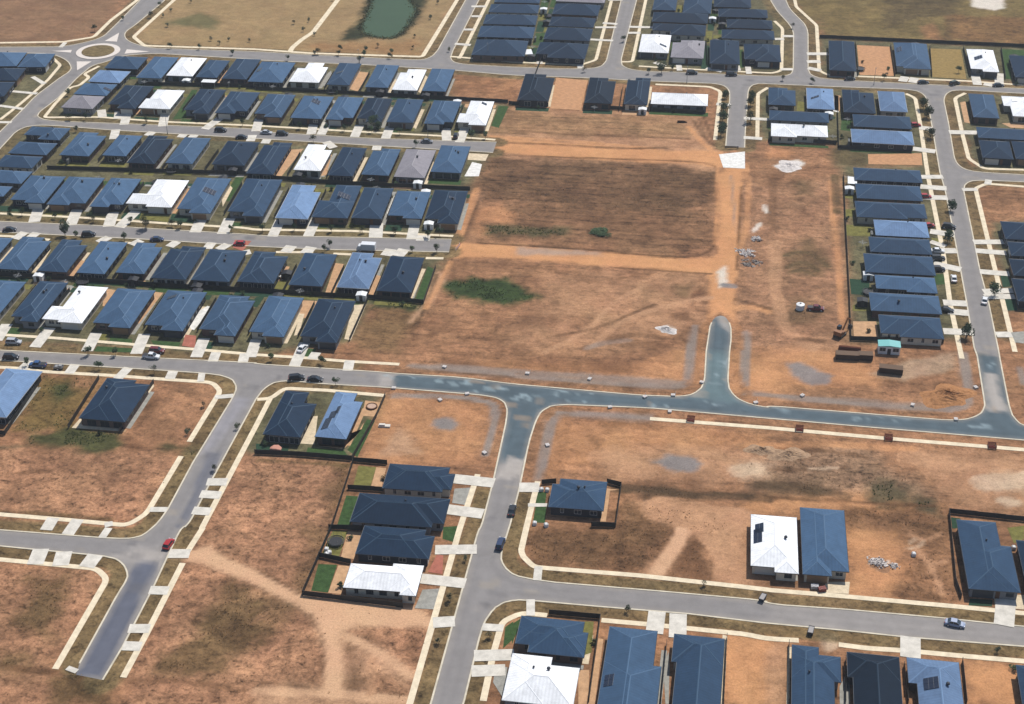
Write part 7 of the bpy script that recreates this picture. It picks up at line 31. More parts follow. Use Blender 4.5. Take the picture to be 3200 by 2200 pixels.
MISC=[('trampoline',-89.8,286.3,0,'round black trampoline in the yard behind the third stacked house'),('site_shed',49.5,395.8,0,'white site hut with turquoise roof in the construction yard'),('container',49.5,384.2,-4,'long black steel container below the turquoise hut'),('container',37.3,390.1,2,'long black steel container left of the turquoise hut'),('container_small',42.6,390.7,2,'short dark steel container between long one and hut'),('excavator',35.6,402.8,60,'dark excavator with raised arm beside the long fence'),('pipe_stack',38.3,395.2,-3,'rusty stack of pipes above the black containers'),('pickup_dark',28.7,417.3,0,'maroon pickup truck with open tray on the cleared ground'),('water_tank',24,417.3,0,'white round tank beside the maroon pickup truck'),('road_barrier',-87.8,442.4,80,'red and white board barrier closing the third street'),('road_barrier_dark',-0.5,533.6,2,'dark board barrier closing the street at dirt road head'),('shed',-254.4,470,2,'small white garden shed at the left above the fourth row'),('shed',-217.2,403.1,2,'small white garden shed behind the fifth row at the left'),('shed_dark',-138.5,415.2,2,'small dark garden shed right of the fifth row middle'),('shed',45.4,439.2,2,'small white garden shed by the long right-hand fence'),('shed',-100.1,455.2,2,'small white shed fronting the rightmost fourth row house'),('carport',-214.4,567.6,1,'white flat patio roof behind the fourth upper road house'),('carport',-89.1,616.7,-75,'white flat patio roof between the two top stacks'),('carport',42.7,506.8,88,'white flat patio roof at the top of the long fence'),('bulk_bag',-41,314.6,0,'white bulk bag,middle of three in front of the island house'),('bulk_bag',-39.4,314.8,10,'white bulk bag,rightmost of three nearest the island house'),('bulk_bag',-42.5,314.6,20,'white bulk bag,leftmost of three nearest the path'),('bulk_bag',-91.4,283.3,0,'white bulk bag,uppermost of three near the black trampoline'),('bulk_bag',-90.4,282.2,25,'white bulk bag,rightmost of three near the black trampoline'),('bulk_bag',-90.9,281.5,50,'white bulk bag,lowest of three near the black trampoline'),('bulk_bag',74.6,307.2,5,'white bulk bag between the two rightmost island houses'),('brick_pallet',26.5,285.8,3,'wrapped grey brick pallet in front of the blue island house'),('brick_pallet',28.2,285.1,20,'red brick pallet in front of the blue island house'),('skip',14.4,280,70,'dark metal skip bin at the bottom street north kerb'),('skip',25.4,270.1,80,'dark metal skip bin at the bottom street south kerb'),('tarp',-115.7,323.1,0,'pink tarpaulin heap behind the two corner houses'),('log_pile',-20.1,555.8,5,'dark log pile on the bare ground below the long white house'),('concrete_slab',-89.1,337.5,4,'pale concrete block on the lot beside the pale blue house'),('bulk_bag',50.4,301.3,5,'white bulk bag on the rough lot beside the rubble'),('paddling_pool',-94.7,346.3,0,'round timber garden ring beside the pale blue corner house'),('bulk_bag',-42.3,300.5,5,'white bulk bag,left one below the island house'),('bulk_bag',-39.4,300.2,30,'white bulk bag,right one below the island house'),('table_set',-140.9,414.8,0,'white outdoor table left of the dark garden shed'),('clothesline',-241.1,564.6,1,'rotary clothesline behind the second-from-left house in the row lining the upper road'),('shed',-224.4,568.5,1,'white shed behind the third-from-left house in the row lining the upper road'),('slim_tank',-206.4,569.2,1,'grey rain tank behind the fifth-from-left house in the row lining the upper road'),('clothesline',-187.2,566.5,1,'rotary clothesline behind the sixth-from-left house in the row lining the upper road'),('trampoline',-162.7,567.2,1,'black trampoline behind the eighth-from-left house in the row lining the upper road'),('shed_dark',-142.5,566.8,1,'dark shed behind the seventh-from-right house in the row lining the upper road'),('shed_dark',-123.4,565.7,1,'dark shed behind the fifth-from-right house in the row lining the upper road'),('clothesline',-55,561.9,1,'rotary clothesline behind the third-from-right house in the row lining the upper road'),('shed',-36.1,562.5,1,'white shed behind the second-from-right house in the row lining the upper road'),('slim_tank',-242.8,559,1,'grey rain tank behind the leftmost house in the second row'),('clothesline',-223.8,557.4,1,'rotary clothesline behind the second-from-left house in the second row'),('trampoline',-198.8,559.2,1,'black trampoline behind the fourth-from-left house in the second row'),('shed_dark',-178.3,558.7,1,'dark shed behind the fifth-from-left house in the second row'),('shed_dark',-155.3,559.3,1,'dark shed behind the fifth-from-right house in the second row'),('clothesline',-129.4,560.4,1,'rotary clothesline behind the third-from-right house in the second row'),('shed',-109.7,560.7,1,'white shed behind the second-from-right house in the second row'),('slim_tank',-242.8,489,1,'grey rain tank behind the leftmost house in the third row'),('clothesline',-223.6,489.8,1,'rotary clothesline behind the second-from-left house in the third row'),('trampoline',-202.2,486.3,1,'black trampoline behind the fourth-from-left house in the third row'),('shed_dark',-179.2,487.6,1,'dark shed behind the fifth-from-left house in the third row'),('shed_dark',-154.7,486.7,1,'dark shed behind the fifth-from-right house in the third row'),('clothesline',-127.5,486.1,1,'rotary clothesline behind the third-from-right house in the third row'),('shed',-110.2,485.9,1,'white shed behind the second-from-right house in the third row'),('slim_tank',-245.5,472.7,2,'grey rain tank behind the leftmost house in the fourth row'),('clothesline',-225.5,474.9,2,'rotary clothesline behind the second-from-left house in the fourth row'),('trampoline',-203.9,476.5,2,'black trampoline behind the fourth-from-left house in the fourth row'),('shed_dark',-180.7,480.2,2,'dark shed behind the fifth-from-left house in the fourth row'),('shed_dark',-151.5,478.6,2,'dark shed behind the fifth-from-right house in the fourth row'),('clothesline',-123.9,479.9,2,'rotary clothesline behind the third-from-right house in the fourth row'),('shed',-106,479.1,2,'white shed behind the second-from-right house in the fourth row'),('slim_tank',-242.1,405,1,'grey rain tank behind the leftmost house in the fifth row'),('clothesline',-223.9,401.9,1,'rotary clothesline behind the second-from-left house in the fifth row'),('trampoline',-202.6,402.8,1,'black trampoline behind the fourth-from-left house in the fifth row'),('shed_dark',-186,404.6,1,'dark shed behind the fifth-from-left house in the fifth row'),('shed_dark',-164.5,403.2,1,'dark shed behind the fifth-from-right house in the fifth row'),('clothesline',-131.2,404.3,1,'rotary clothesline behind the third-from-right house in the fifth row'),('shed',-111.5,404.9,1,'white shed behind the second-from-right house in the fifth row'),('slim_tank',-225.2,397.6,1,'grey rain tank behind the leftmost house in the sixth row'),('clothesline',-207.3,400,1,'rotary clothesline behind the second-from-left house in the sixth row'),('trampoline',-185,398.8,1,'black trampoline behind the fourth-from-left house in the sixth row'),('shed_dark',-163.3,399.9,1,'dark shed behind the fourth-from-right house in the sixth row'),('shed_dark',-137.3,400.6,1,'dark shed behind the second-from-right house in the sixth row'),('clothesline',-90.9,682.1,3,'rotary clothesline behind the topmost house in the top stack right of the pond'),('shed',-90,672.3,3,'white shed behind the second-from-top house in the top stack right of the pond'),('slim_tank',-88.8,636.2,3,'grey rain tank behind the second-from-bottom house in the top stack right of the pond'),('clothesline',-88.5,623.9,3,'rotary clothesline behind the lowest house in the top stack right of the pond'),('trampoline',-87,667.1,0,'black trampoline behind the second-from-top house in the top stack left of short street'),('shed_dark',-86.5,656.3,0,'dark shed behind the third-from-top house in the top stack left of short street'),('shed_dark',-87.5,613.6,0,'dark shed behind the lowest house in the top stack left of short street'),('clothesline',-12.2,680.4,0,'rotary clothesline behind the second-from-top house in the top block right of short street'),('shed',-13.2,669.4,0,'white shed behind the third-from-top house in the top block right of short street'),('slim_tank',-38.7,643.7,0,'grey rain tank behind the second-from-bottom house in the top block right of short street'),('clothesline',-18.5,639.6,0,'rotary clothesline behind the lowest house in the top block right of short street'),('trampoline',-12.7,671.9,2,'black trampoline behind the second-from-top house in the top stack left of the curving street'),('shed_dark',-8.7,662.7,2,'dark shed behind the third-from-top house in the top stack left of the curving street'),('shed_dark',-10.8,641.4,2,'dark shed behind the second-from-bottom house in the top stack left of the curving street'),('clothesline',41.5,510.3,1,'rotary clothesline behind the topmost house in the column left of the right-hand street'),('shed',41.6,501.3,1,'white shed behind the second-from-top house in the column left of the right-hand street'),('slim_tank',47.8,468.2,1,'grey rain tank behind the fourth-from-top house in the column left of the right-hand street'),('clothesline',44.5,460.6,1,'rotary clothesline behind the fifth-from-top house in the column left of the right-hand street'),('trampoline',45.3,429.7,1,'black trampoline behind the third-from-bottom house in the column left of the right-hand street'),('shed_dark',42.9,422,1,'dark shed behind the second-from-bottom house in the column left of the right-hand street'),('shed_dark',14.6,569.2,0,'dark shed behind the leftmost house in the cluster east of the dirt road head'),('clothesline',36.9,545.6,0,'rotary clothesline behind the third-from-left house in the cluster east of the dirt road head'),('shed',36,567.3,0,'white shed behind the fourth-from-left house in the cluster east of the dirt road head'),('slim_tank',42.8,543,0,'grey rain tank behind the third-from-right house in the cluster east of the dirt road head'),('clothesline',42.8,562.7,0,'rotary clothesline behind the second-from-right house in the cluster east of the dirt road head'),('trampoline',49.9,619.3,-1,'black trampoline behind the leftmost house in the back row by the paddock'),('shed_dark',74.4,648,-1,'dark shed behind the second-from-left house in the back row by the paddock'),('shed_dark',114.2,638.7,-1,'dark shed behind the rightmost house in the back row by the paddock')]
CAM={'R': [0.988575,0.150425,-0.009607],'U': [-0.071489,0.524022,0.848699],'F': [-0.1327,0.838315,-0.528789],'lens': 54,'H': 240.0}
RB=(-275.2,599.9)
SPLIT=[[(-277,612.1),(-271.4,612.1),(-274.5,622.9)],[(-263.6,603.7),(-252.6,602.4),(-262.7,598.5)],[(-287.3,600),(-286.5,596.8),(-295.4,597.6)],[(-279.8,587.2),(-273.5,588),(-275.7,577.5)]]

# ------------------------------------------------------------------ helpers
class MB:
    def __init__(s): s.v=[]; s.f=[]
    def face(s,*p):
        n=len(s.v); s.v.extend(tuple(q) for q in p); s.f.append(tuple(range(n,n+len(p))))
    def box(s,x0,y0,z0,x1,y1,z1,M=None):
        c=[(x0,y0,z0),(x1,y0,z0),(x1,y1,z0),(x0,y1,z0),(x0,y0,z1),(x1,y0,z1),(x1,y1,z1),(x0,y1,z1)]
        if M is not None: c=[tuple(M@Vector(q)) for q in c]
        n=len(s.v); s.v+=c
        s.f+=[tuple(n+i for i in q) for q in ((3,2,1,0),(4,5,6,7),(0,1,5,4),(1,2,6,5),(2,3,7,6),(3,0,4,7))]
    def tube(s,a,b,r0,r1=None,n=8,cap=True):
        a=Vector(a);b=Vector(b);r1=r0 if r1 is None else r1
        d=(b-a).normalized(); u=d.orthogonal().normalized(); w=d.cross(u); k=len(s.v)
        for p,r in((a,r0),(b,r1)):
            for i in range(n):
                t=2*math.pi*i/n; s.v.append(tuple(p+u*(r*math.cos(t))+w*(r*math.sin(t))))
        for i in range(n):
            j=(i+1)%n; s.f.append((k+i,k+j,k+n+j,k+n+i))
        if cap: s.f.append(tuple(k+i for i in range(n))[::-1]); s.f.append(tuple(k+n+i for i in range(n)))
    def prism(s,prof,y0,y1):      # profile in xz, extruded along y
        n=len(prof); k=len(s.v)
        s.v+=[(x,y0,z) for x,z in prof]+[(x,y1,z) for x,z in prof]
        for i in range(n):
            j=(i+1)%n; s.f.append((k+i,k+j,k+n+j,k+n+i))
        s.f.append(tuple(range(k,k+n))[::-1]); s.f.append(tuple(range(k+n,k+2*n)))
    def mesh(s,name,mat=None):
        me=bpy.data.meshes.new(name); me.from_pydata(s.v,[],s.f); me.update()
        if mat: me.materials.append(mat)
        return me
    def build(s,name,mat=None,parent=None,smooth=False):
        me=s.mesh(name,mat)
        if smooth: me.shade_smooth()
        return link(name,me,parent)
def link(name,me,parent=None):
    o=bpy.data.objects.new(name,me); COL.objects.link(o)
    if parent: o.parent=parent
    return o
def tag(o,label=None,cat=None,group=None,kind=None):
    if label: o['label']=label
    if cat: o['category']=cat
    if group: o['group']=group
    if kind: o['kind']=kind
    return o
def empty(name,x,y,z=0,rot=0):
    o=bpy.data.objects.new(name,None); COL.objects.link(o); o.location=(x,y,z); o.rotation_euler=(0,0,rot); o.empty_display_size=.5; return o
def copy_tree(o,parent=None):
    c=o.copy(); COL.objects.link(c)
    if parent: c.parent=parent
    for ch in list(o.children): copy_tree(ch,c)
    return c
def lin(r,g,b): return tuple(((c/255)/12.92 if c/255<.04045 else ((c/255+.055)/1.055)**2.4) for c in (r,g,b))

# ------------------------------------------------------------------ materials
def mat(name,col,rough=.8,spec=.3,metal=0,var=.0,noise=None,nscale=1.,nstr=.2,bump=0.,bscale=4.,attr=None):
    m=bpy.data.materials.new(name); m.use_nodes=True; nt=m.node_tree; N=nt.nodes; L=nt.links
    b=N['Principled BSDF']; b.inputs['Roughness'].default_value=rough; b.inputs['Specular IOR Level'].default_value=spec; b.inputs['Metallic'].default_value=metal
    b.inputs['Base Color'].default_value=(*col,1)
    src=None
    if attr:
        a=N.new('ShaderNodeAttribute'); a.attribute_name=attr; src=a.outputs['Color']
    if var or nstr:
        tc=N.new('ShaderNodeNewGeometry'); oi=N.new('ShaderNodeObjectInfo')
        no=N.new('ShaderNodeTexNoise'); no.inputs['Scale'].default_value=nscale; no.inputs['Detail'].default_value=5; no.inputs['Roughness'].default_value=.65
        L.new(tc.outputs['Position'],no.inputs['Vector'])
        mr=N.new('ShaderNodeMapRange'); mr.inputs[1].default_value=.3; mr.inputs[2].default_value=.7; mr.inputs[3].default_value=1-nstr; mr.inputs[4].default_value=1+nstr
        L.new(no.outputs['Fac'],mr.inputs[0])
        rr=N.new('ShaderNodeMapRange'); rr.inputs[3].default_value=1-var; rr.inputs[4].default_value=1+var
        L.new(oi.outputs['Random'],rr.inputs[0])
        mu=N.new('ShaderNodeMath'); mu.operation='MULTIPLY'; L.new(mr.outputs[0],mu.inputs[0]); L.new(rr.outputs[0],mu.inputs[1])
        mx=N.new('ShaderNodeMix'); mx.data_type='RGBA'; mx.blend_type='MULTIPLY'; mx.inputs[0].default_value=1
        if src: L.new(src,mx.inputs[6])
        else: mx.inputs[6].default_value=(*col,1)
        L.new(mu.outputs[0],mx.inputs[7]); src=mx.outputs[2]
    if src: L.new(src,b.inputs['Base Color'])
    if bump:
        g=N.new('ShaderNodeNewGeometry'); n2=N.new('ShaderNodeTexNoise'); n2.inputs['Scale'].default_value=bscale; n2.inputs['Detail'].default_value=4
        L.new(g.outputs['Position'],n2.inputs['Vector']); bp=N.new('ShaderNodeBump'); bp.inputs['Strength'].default_value=bump; bp.inputs['Distance'].default_value=.3
        L.new(n2.outputs['Fac'],bp.inputs['Height']); L.new(bp.outputs['Normal'],b.inputs['Normal'])
    return m
K=.74                                         # photo tone -> surface colour
def alb(r,g,b,k=K): return tuple(min(.85,c*k) for c in lin(r,g,b))
KS=.6
def soil(r,g,b): return alb(r,g,b,KS)
SOIL={ # colour, mottle
'base':(soil(178,134,101),.7,.8),'brown':(soil(158,124,96),.4,.5),'brown2':(soil(176,134,92),.4),'brown3':(soil(146,112,76),.8,.4),'straw':(soil(176,150,110),.3,.3),'straw2':(soil(138,120,78),.6,.4),
'green2':(soil(112,112,76),.3),'dkgrass':(soil(104,90,62),.6),'dkgrass2':(soil(96,90,68),.6),'white':(soil(244,236,226),.15,0.),'orange2':(soil(184,136,98),.6,.5),'orange3':(soil(188,142,108),.8,0.),'yard':(soil(120,116,88),.85,0.),
'dirt_l':(soil(210,164,128),.35,.4),'field':(soil(158,126,90),.7,1.4),'clay':(soil(228,170,122),.2,.3),'clay2':(soil(220,160,116),.3,.5),'clay3':(soil(184,142,112),.7,.5),'dkfield':(soil(122,94,70),.8,1.0),'dkfield2':(soil(98,80,60),.6),'greenw':(soil(96,96,66),.7),'green':(soil(66,84,48),.9,0.),
'claygrey':(soil(162,148,140),.25,0.),'palegrey':(soil(186,170,160),.2),'dkdirt':(soil(126,90,66),.6),'dkdirt2':(soil(112,82,58),.6,0.),'gravel':(soil(150,148,150),.2,0.),'concrete':(soil(196,170,144),.3),'cream':(soil(226,198,170),.3,.3),'rubble':(soil(170,140,114),1.2,.4),'weeds':(soil(118,90,64),1,.1),'weeds2':(soil(146,110,80),1,.1),'weeds3':(soil(108,90,60),.95,0.),
'lot':(soil(190,144,112),1.15,0.),'mixgrass':(soil(132,112,68),.9,0.),'green3':(soil(82,88,54),.7),'dkgreen':(soil(70,76,48),.6),'track':(soil(234,190,154),.08,0.),'reedy':(soil(62,66,42),.8),'grass4':(soil(122,104,70),.8),'verge':(soil(134,118,84),1.1,0.)}
ROAD={'base':alb(142,138,136),'wet':alb(82,90,110),'dusty':alb(182,174,166),'greenish':alb(116,140,142),'pale':alb(160,158,166),'dustbrown':alb(158,140,120),'patch':alb(104,102,104),'gut':alb(164,154,140),'spot':alb(150,168,174),'seal':alb(86,101,109)}
def ground_mat():
    m=bpy.data.materials.new('soil_and_dry_grass'); m.use_nodes=True; nt=m.node_tree; N=nt.nodes; L=nt.links; b=N['Principled BSDF']; b.inputs['Roughness'].default_value=.95; b.inputs['Specular IOR Level'].default_value=.1
    a=N.new('ShaderNodeAttribute'); a.attribute_name='soil'; g=N.new('ShaderNodeNewGeometry')
    def noise(sc,det,ro,dist=0,vec=None):
        n=N.new('ShaderNodeTexNoise'); n.inputs['Scale'].default_value=sc; n.inputs['Detail'].default_value=det; n.inputs['Roughness'].default_value=ro; n.inputs['Distortion'].default_value=dist
        L.new(vec or g.outputs['Position'],n.inputs['Vector']); return n.outputs['Fac']
    def math_(op,x,y):
        k=N.new('ShaderNodeMath'); k.operation=op
        for i,q in enumerate((x,y)):
            if isinstance(q,(int,float)): k.inputs[i].default_value=q
            else: L.new(q,k.inputs[i])
        return k.outputs[0]
    def mrange(x,a0,a1,b0,b1):
        k=N.new('ShaderNodeMapRange'); k.interpolation_type='SMOOTHSTEP'
        L.new(x,k.inputs[0])
        for i,q in enumerate((a0,a1,b0,b1)): k.inputs[i+1].default_value=q
        return k.outputs[0]
    mp=N.new('ShaderNodeMapping'); mp.inputs['Scale'].default_value=(.8,1,1); L.new(g.outputs['Position'],mp.inputs['Vector'])
    big=noise(.06,5,.6,.5); mid=noise(.42,6,.68,.6,mp.outputs['Vector']); fine=noise(2.2,4,.6); red=noise(.07,4,.6,.4)
    mo=a.outputs['Alpha']
    st=N.new('ShaderNodeMapping'); st.inputs['Scale'].default_value=(.07,1,1); L.new(g.outputs['Position'],st.inputs['Vector']); ga=N.new('ShaderNodeAttribute'); ga.attribute_name='grade'; streak=noise(.55,5,.65,.25,st.outputs['Vector'])
    clump=noise(.5,3,.5,.8,mp.outputs['Vector']); tus=noise(1.15,3,.55,.5)
    dark=math_('ADD',mrange(mid,.5,.63,0,.75),math_('ADD',math_('ADD',mrange(clump,.52,.66,0,.4),mrange(tus,.52,.62,0,.5)),math_('MULTIPLY',ga.outputs['Fac'],mrange(streak,.48,.66,0,1.1)))); lite=math_('ADD',math_('ADD',mrange(mid,.49,.36,0,.8),mrange(tus,.46,.36,0,.45)),math_('MULTIPLY',ga.outputs['Fac'],mrange(streak,.48,.33,0,.8)))
    val=math_('ADD',1,math_('MULTIPLY',mo,math_('SUBTRACT',math_('MULTIPLY',lite,.3),math_('MULTIPLY',dark,.46))))
    val=math_('MULTIPLY',val,mrange(fine,.25,.75,.84,1.16)); mac=math_('MULTIPLY',mrange(big,.33,.67,.76,1.17),mrange(noise(.17,5,.68,.7),.36,.62,1.12,.8)); val=math_('MULTIPLY',val,math_('ADD',1,math_('MULTIPLY',math_('SUBTRACT',mac,1),math_('MINIMUM',1,math_('MULTIPLY',mo,1.5)))))
    mx=N.new('ShaderNodeMix'); mx.data_type='RGBA'; mx.blend_type='MULTIPLY'; mx.inputs[0].default_value=1; L.new(a.outputs['Color'],mx.inputs[6]); L.new(val,mx.inputs[7])
    # patches of redder and of yellower soil
    hs=N.new('ShaderNodeMix'); hs.data_type='RGBA'; hs.blend_type='MULTIPLY'; hs.inputs[0].default_value=.6
    cr=N.new('ShaderNodeValToRGB'); cr.color_ramp.elements[0].position=.32; cr.color_ramp.elements[0].color=(1.0,.985,.87,1); cr.color_ramp.elements[1].position=.68; cr.color_ramp.elements[1].color=(1.0,.885,.81,1)
    L.new(red,cr.inputs[0]); L.new(mx.outputs[2],hs.inputs[6]); L.new(cr.outputs[0],hs.inputs[7])
    L.new(hs.outputs[2],b.inputs['Base Color'])
    bp=N.new('ShaderNodeBump'); bp.inputs['Strength'].default_value=.5; bp.inputs['Distance'].default_value=.35; L.new(mid,bp.inputs['Height']); L.new(bp.outputs['Normal'],b.inputs['Normal'])
    return m
def roof_mat(name,col,var):
    m=mat(name,col,.75,.1,0,var,nscale=.45,nstr=.13); nt=m.node_tree; N=nt.nodes; L=nt.links; b=N['Principled BSDF']; src=b.inputs['Base Color'].links[0].from_socket
    tc=N.new('ShaderNodeTexCoord'); sn=N.new('ShaderNodeSeparateXYZ'); sp=N.new('ShaderNodeSeparateXYZ'); L.new(tc.outputs['Normal'],sn.inputs[0]); L.new(tc.outputs['Object'],sp.inputs[0])
    def mt(op,x,y=0.):
        k=N.new('ShaderNodeMath'); k.operation=op
        for i,q in enumerate((x,y)):
            if isinstance(q,(int,float)): k.inputs[i].default_value=q
            else: L.new(q,k.inputs[i])
        return k.outputs[0]
    side=mt('GREATER_THAN',mt('ABSOLUTE',sn.outputs[0]),mt('ABSOLUTE',sn.outputs[1]))
    co=mt('ADD',mt('MULTIPLY',side,sp.outputs[1]),mt('MULTIPLY',mt('SUBTRACT',1,side),sp.outputs[0]))
    rib=mt('MULTIPLY_ADD' if 0 else 'MULTIPLY',mt('SINE',mt('MULTIPLY',co,2*math.pi/.8)),.05)
    wear=N.new('ShaderNodeTexNoise'); wear.inputs['Scale'].default_value=1.6; wear.inputs['Detail'].default_value=5; g=N.new('ShaderNodeNewGeometry'); L.new(g.outputs['Position'],wear.inputs['Vector'])
    v=mt('ADD',mt('ADD',rib,.87),mt('MULTIPLY',wear.outputs['Fac'],.26))
    mx=N.new('ShaderNodeMix'); mx.data_type='RGBA'; mx.blend_type='MULTIPLY'; mx.inputs[0].default_value=1; L.new(src,mx.inputs[6]); L.new(v,mx.inputs[7]); L.new(mx.outputs[2],b.inputs['Base Color'])
    return m
RM={'V':roof_mat('roof_blackish',alb(22,37,53),.2),'D':roof_mat('roof_navy',alb(33,53,75),.2),'C':roof_mat('roof_charcoal',alb(49,72,97),.2),'M':roof_mat('roof_slate_blue',alb(69,96,125),.2),'L':roof_mat('roof_pale_blue',alb(112,139,174),.2),'W':roof_mat('roof_white',(.74,.75,.76),.03),'T':roof_mat('roof_warm_grey',alb(150,146,152),.06)}
CAP={k:mat('ridge_'+k,c,.6,.3,0,0,nstr=0) for k,c in {'V':alb(38,58,76),'D':alb(50,76,98),'C':alb(66,94,120),'M':alb(84,114,144),'L':alb(120,150,186),'W':(.78,.79,.8),'T':alb(166,162,166)}.items()}
WM=[mat('wall_'+n,c,.85,.2,0,.1,nscale=2,nstr=.1) for n,c in (('charcoal_brick',alb(62,62,68)),('brown_brick',alb(96,76,70)),('cream_render',alb(206,198,182)),('grey_render',alb(132,134,138)),('dark_render',alb(52,58,68)),('umber_brick',alb(110,94,86)))]
M_GUT=[mat('gutter_dark',alb(48,58,70),.5,.4,0,0,nstr=0),mat('gutter_light',alb(190,194,198),.5,.4,0,0,nstr=0)]
M_FRAME=[mat('frame_dark',alb(52,54,58),.5,.4,nstr=0),mat('frame_white',alb(222,222,220),.5,.4,nstr=0)]
M_GLASS=mat('window_glass',(.02,.03,.04),.08,.6,nstr=0)
M_GAR=[mat('garage_'+n,c,.55,.3,nstr=0) for n,c in (('dark',alb(70,74,80)),('pale',alb(206,204,198)),('tan',alb(150,120,92)))]
M_DOOR=mat('door_timber',alb(96,66,48),.6,.3,nstr=.1)
M_SOLAR=mat('solar_cells',(.012,.018,.035),.25,.5,nstr=.15,nscale=1.2); M_ALU=mat('aluminium',(.3,.31,.32),.5,.4,.3,nstr=0)
M_FENCE=mat('fence_steel',alb(50,53,54),.6,.3,0,.15,nscale=.6,nstr=.15)
M_PATH=mat('concrete_path',alb(234,218,188),.9,.2,0,0,nscale=.5,nstr=.18); M_KERB=mat('kerb_concrete',alb(216,206,184),.9,.2,0,0,nscale=.4,nstr=.2); M_DRIVE=mat('driveway_concrete',alb(218,212,200),.9,.2,0,0,nscale=.45,nstr=.2)
M_ROAD=mat('asphalt',(.2,.2,.2),.9,.25,0,0,nscale=.28,nstr=.1,bump=.15,bscale=6,attr='tar')
M_LAWN=[mat('lawn_green',alb(64,88,50),.95,.1,0,0,nscale=.8,nstr=.35,bump=.5,bscale=5),mat('lawn_dark',alb(48,74,56),.95,.1,0,0,nscale=1,nstr=.2,bump=.4,bscale=5),mat('lawn_olive',alb(122,118,66),.95,.1,0,0,nscale=.6,nstr=.35,bump=.5,bscale=5)]
PADC={'tan':alb(200,160,122),'cream':alb(222,204,174),'white':alb(236,234,228),'red':alb(176,110,92),'grey':alb(160,158,150),'orange':alb(196,148,108),'olive':alb(150,126,76)}
M_PAD={k:mat('yard_'+k,c,.92,.15,0,0,nscale=.7,nstr=.22,bump=.3,bscale=3) for k,c in PADC.items()}
M_WATER=mat('pond_water',alb(72,96,72,.62),.6,.1,nstr=.12,nscale=.05,bump=.04,bscale=.6)
M_REED=mat('reed_leaf',alb(116,116,76),.9,.1,0,.25,nscale=.3,nstr=.3)
M_LEAF=[mat('leaf_'+n,c,.85,.15,0,.25,nscale=1.2,nstr=.35) for n,c in (('dark',(.035,.06,.03)),('mid',(.055,.085,.04)),('dull',(.075,.085,.05)))]
M_BARK=mat('bark',(.12,.09,.065),.95,.1,nstr=.2)
M_WEED=mat('weed_tuft',alb(196,160,116),.95,.1,0,0,nscale=.15,nstr=.4); M_WEEDG=mat('green_weed_tuft',alb(112,126,76),.95,.1,0,0,nscale=.2,nstr=.35)
PLAIN={}
def plain(name,c,rough=.6,spec=.4):
    if name not in PLAIN: PLAIN[name]=mat(name,c,rough,spec,nstr=.06)
    return PLAIN[name]

# ------------------------------------------------------------------ ground painting
def vnoise(x,y,s,seed):
    r=np.random.default_rng(seed); t=r.random((256,256)); X=x*s; Y=y*s; i=np.floor(X).astype(int); j=np.floor(Y).astype(int); u=X-i; v=Y-j; u=u*u*(3-2*u); v=v*v*(3-2*v)
    g=lambda a,b:t[a%256,b%256]
    return (g(i,j)*(1-u)+g(i+1,j)*u)*(1-v)+(g(i,j+1)*(1-u)+g(i+1,j+1)*u)*v
def sdist(px,py,poly):
    P=np.array(poly,float); n=len(P); d=np.full(px.shape,1e9); ins=np.zeros(px.shape,bool)
    for a in range(n):
        x0,y0=P[a]; x1,y1=P[(a+1)%n]; dx,dy=x1-x0,y1-y0; L2=dx*dx+dy*dy+1e-9
        t=np.clip(((px-x0)*dx+(py-y0)*dy)/L2,0,1); d=np.minimum(d,(px-x0-t*dx)**2+(py-y0-t*dy)**2)
        c=(y0>py)!=(y1>py)
        with np.errstate(all='ignore'): xi=x0+(py-y0)*dx/(dy if abs(dy)>1e-9 else 1e-9)
        ins^=c&(px<xi)
    return np.where(ins,np.sqrt(d),-np.sqrt(d))
def pldist(px,py,line):
    P=np.array(line,float); d=np.full(px.shape,1e9)
    for a in range(len(P)-1):
        x0,y0=P[a]; x1,y1=P[a+1]; dx,dy=x1-x0,y1-y0; L2=dx*dx+dy*dy+1e-9
        t=np.clip(((px-x0)*dx+(py-y0)*dy)/L2,0,1); d=np.minimum(d,(px-x0-t*dx)**2+(py-y0-t*dy)**2)
    return np.sqrt(d)
def paint(px,py,col,items,table,seed=3):
    n1=vnoise(px,py,.16,seed)-.5; n2=vnoise(px,py,.45,seed+1)-.5; n3=vnoise(px,py,1.1,seed+2)-.5
    N=(n1*1.1+n2*.7+n3*.5)
    for key,soft,na,stren,poly in items:
        P=np.array(poly); lo=P.min(0)-soft-na; hi=P.max(0)+soft+na
        k=np.nonzero((px>lo[0])&(px<hi[0])&(py>lo[1])&(py<hi[1]))[0]
        if not len(k): continue
        sd=sdist(px[k],py[k],poly)+N[k]*na*.75
        w=np.clip(sd/(1.5*soft)+.55,0,1); w=w*w*(3-2*w)*stren
        c=table[key]; c=np.array((*c[0],c[1],c[2] if len(c)>2 else .5) if isinstance(c[0],tuple) else (*c,1))
        col[k]=col[k]*(1-w[:,None])+c*w[:,None]

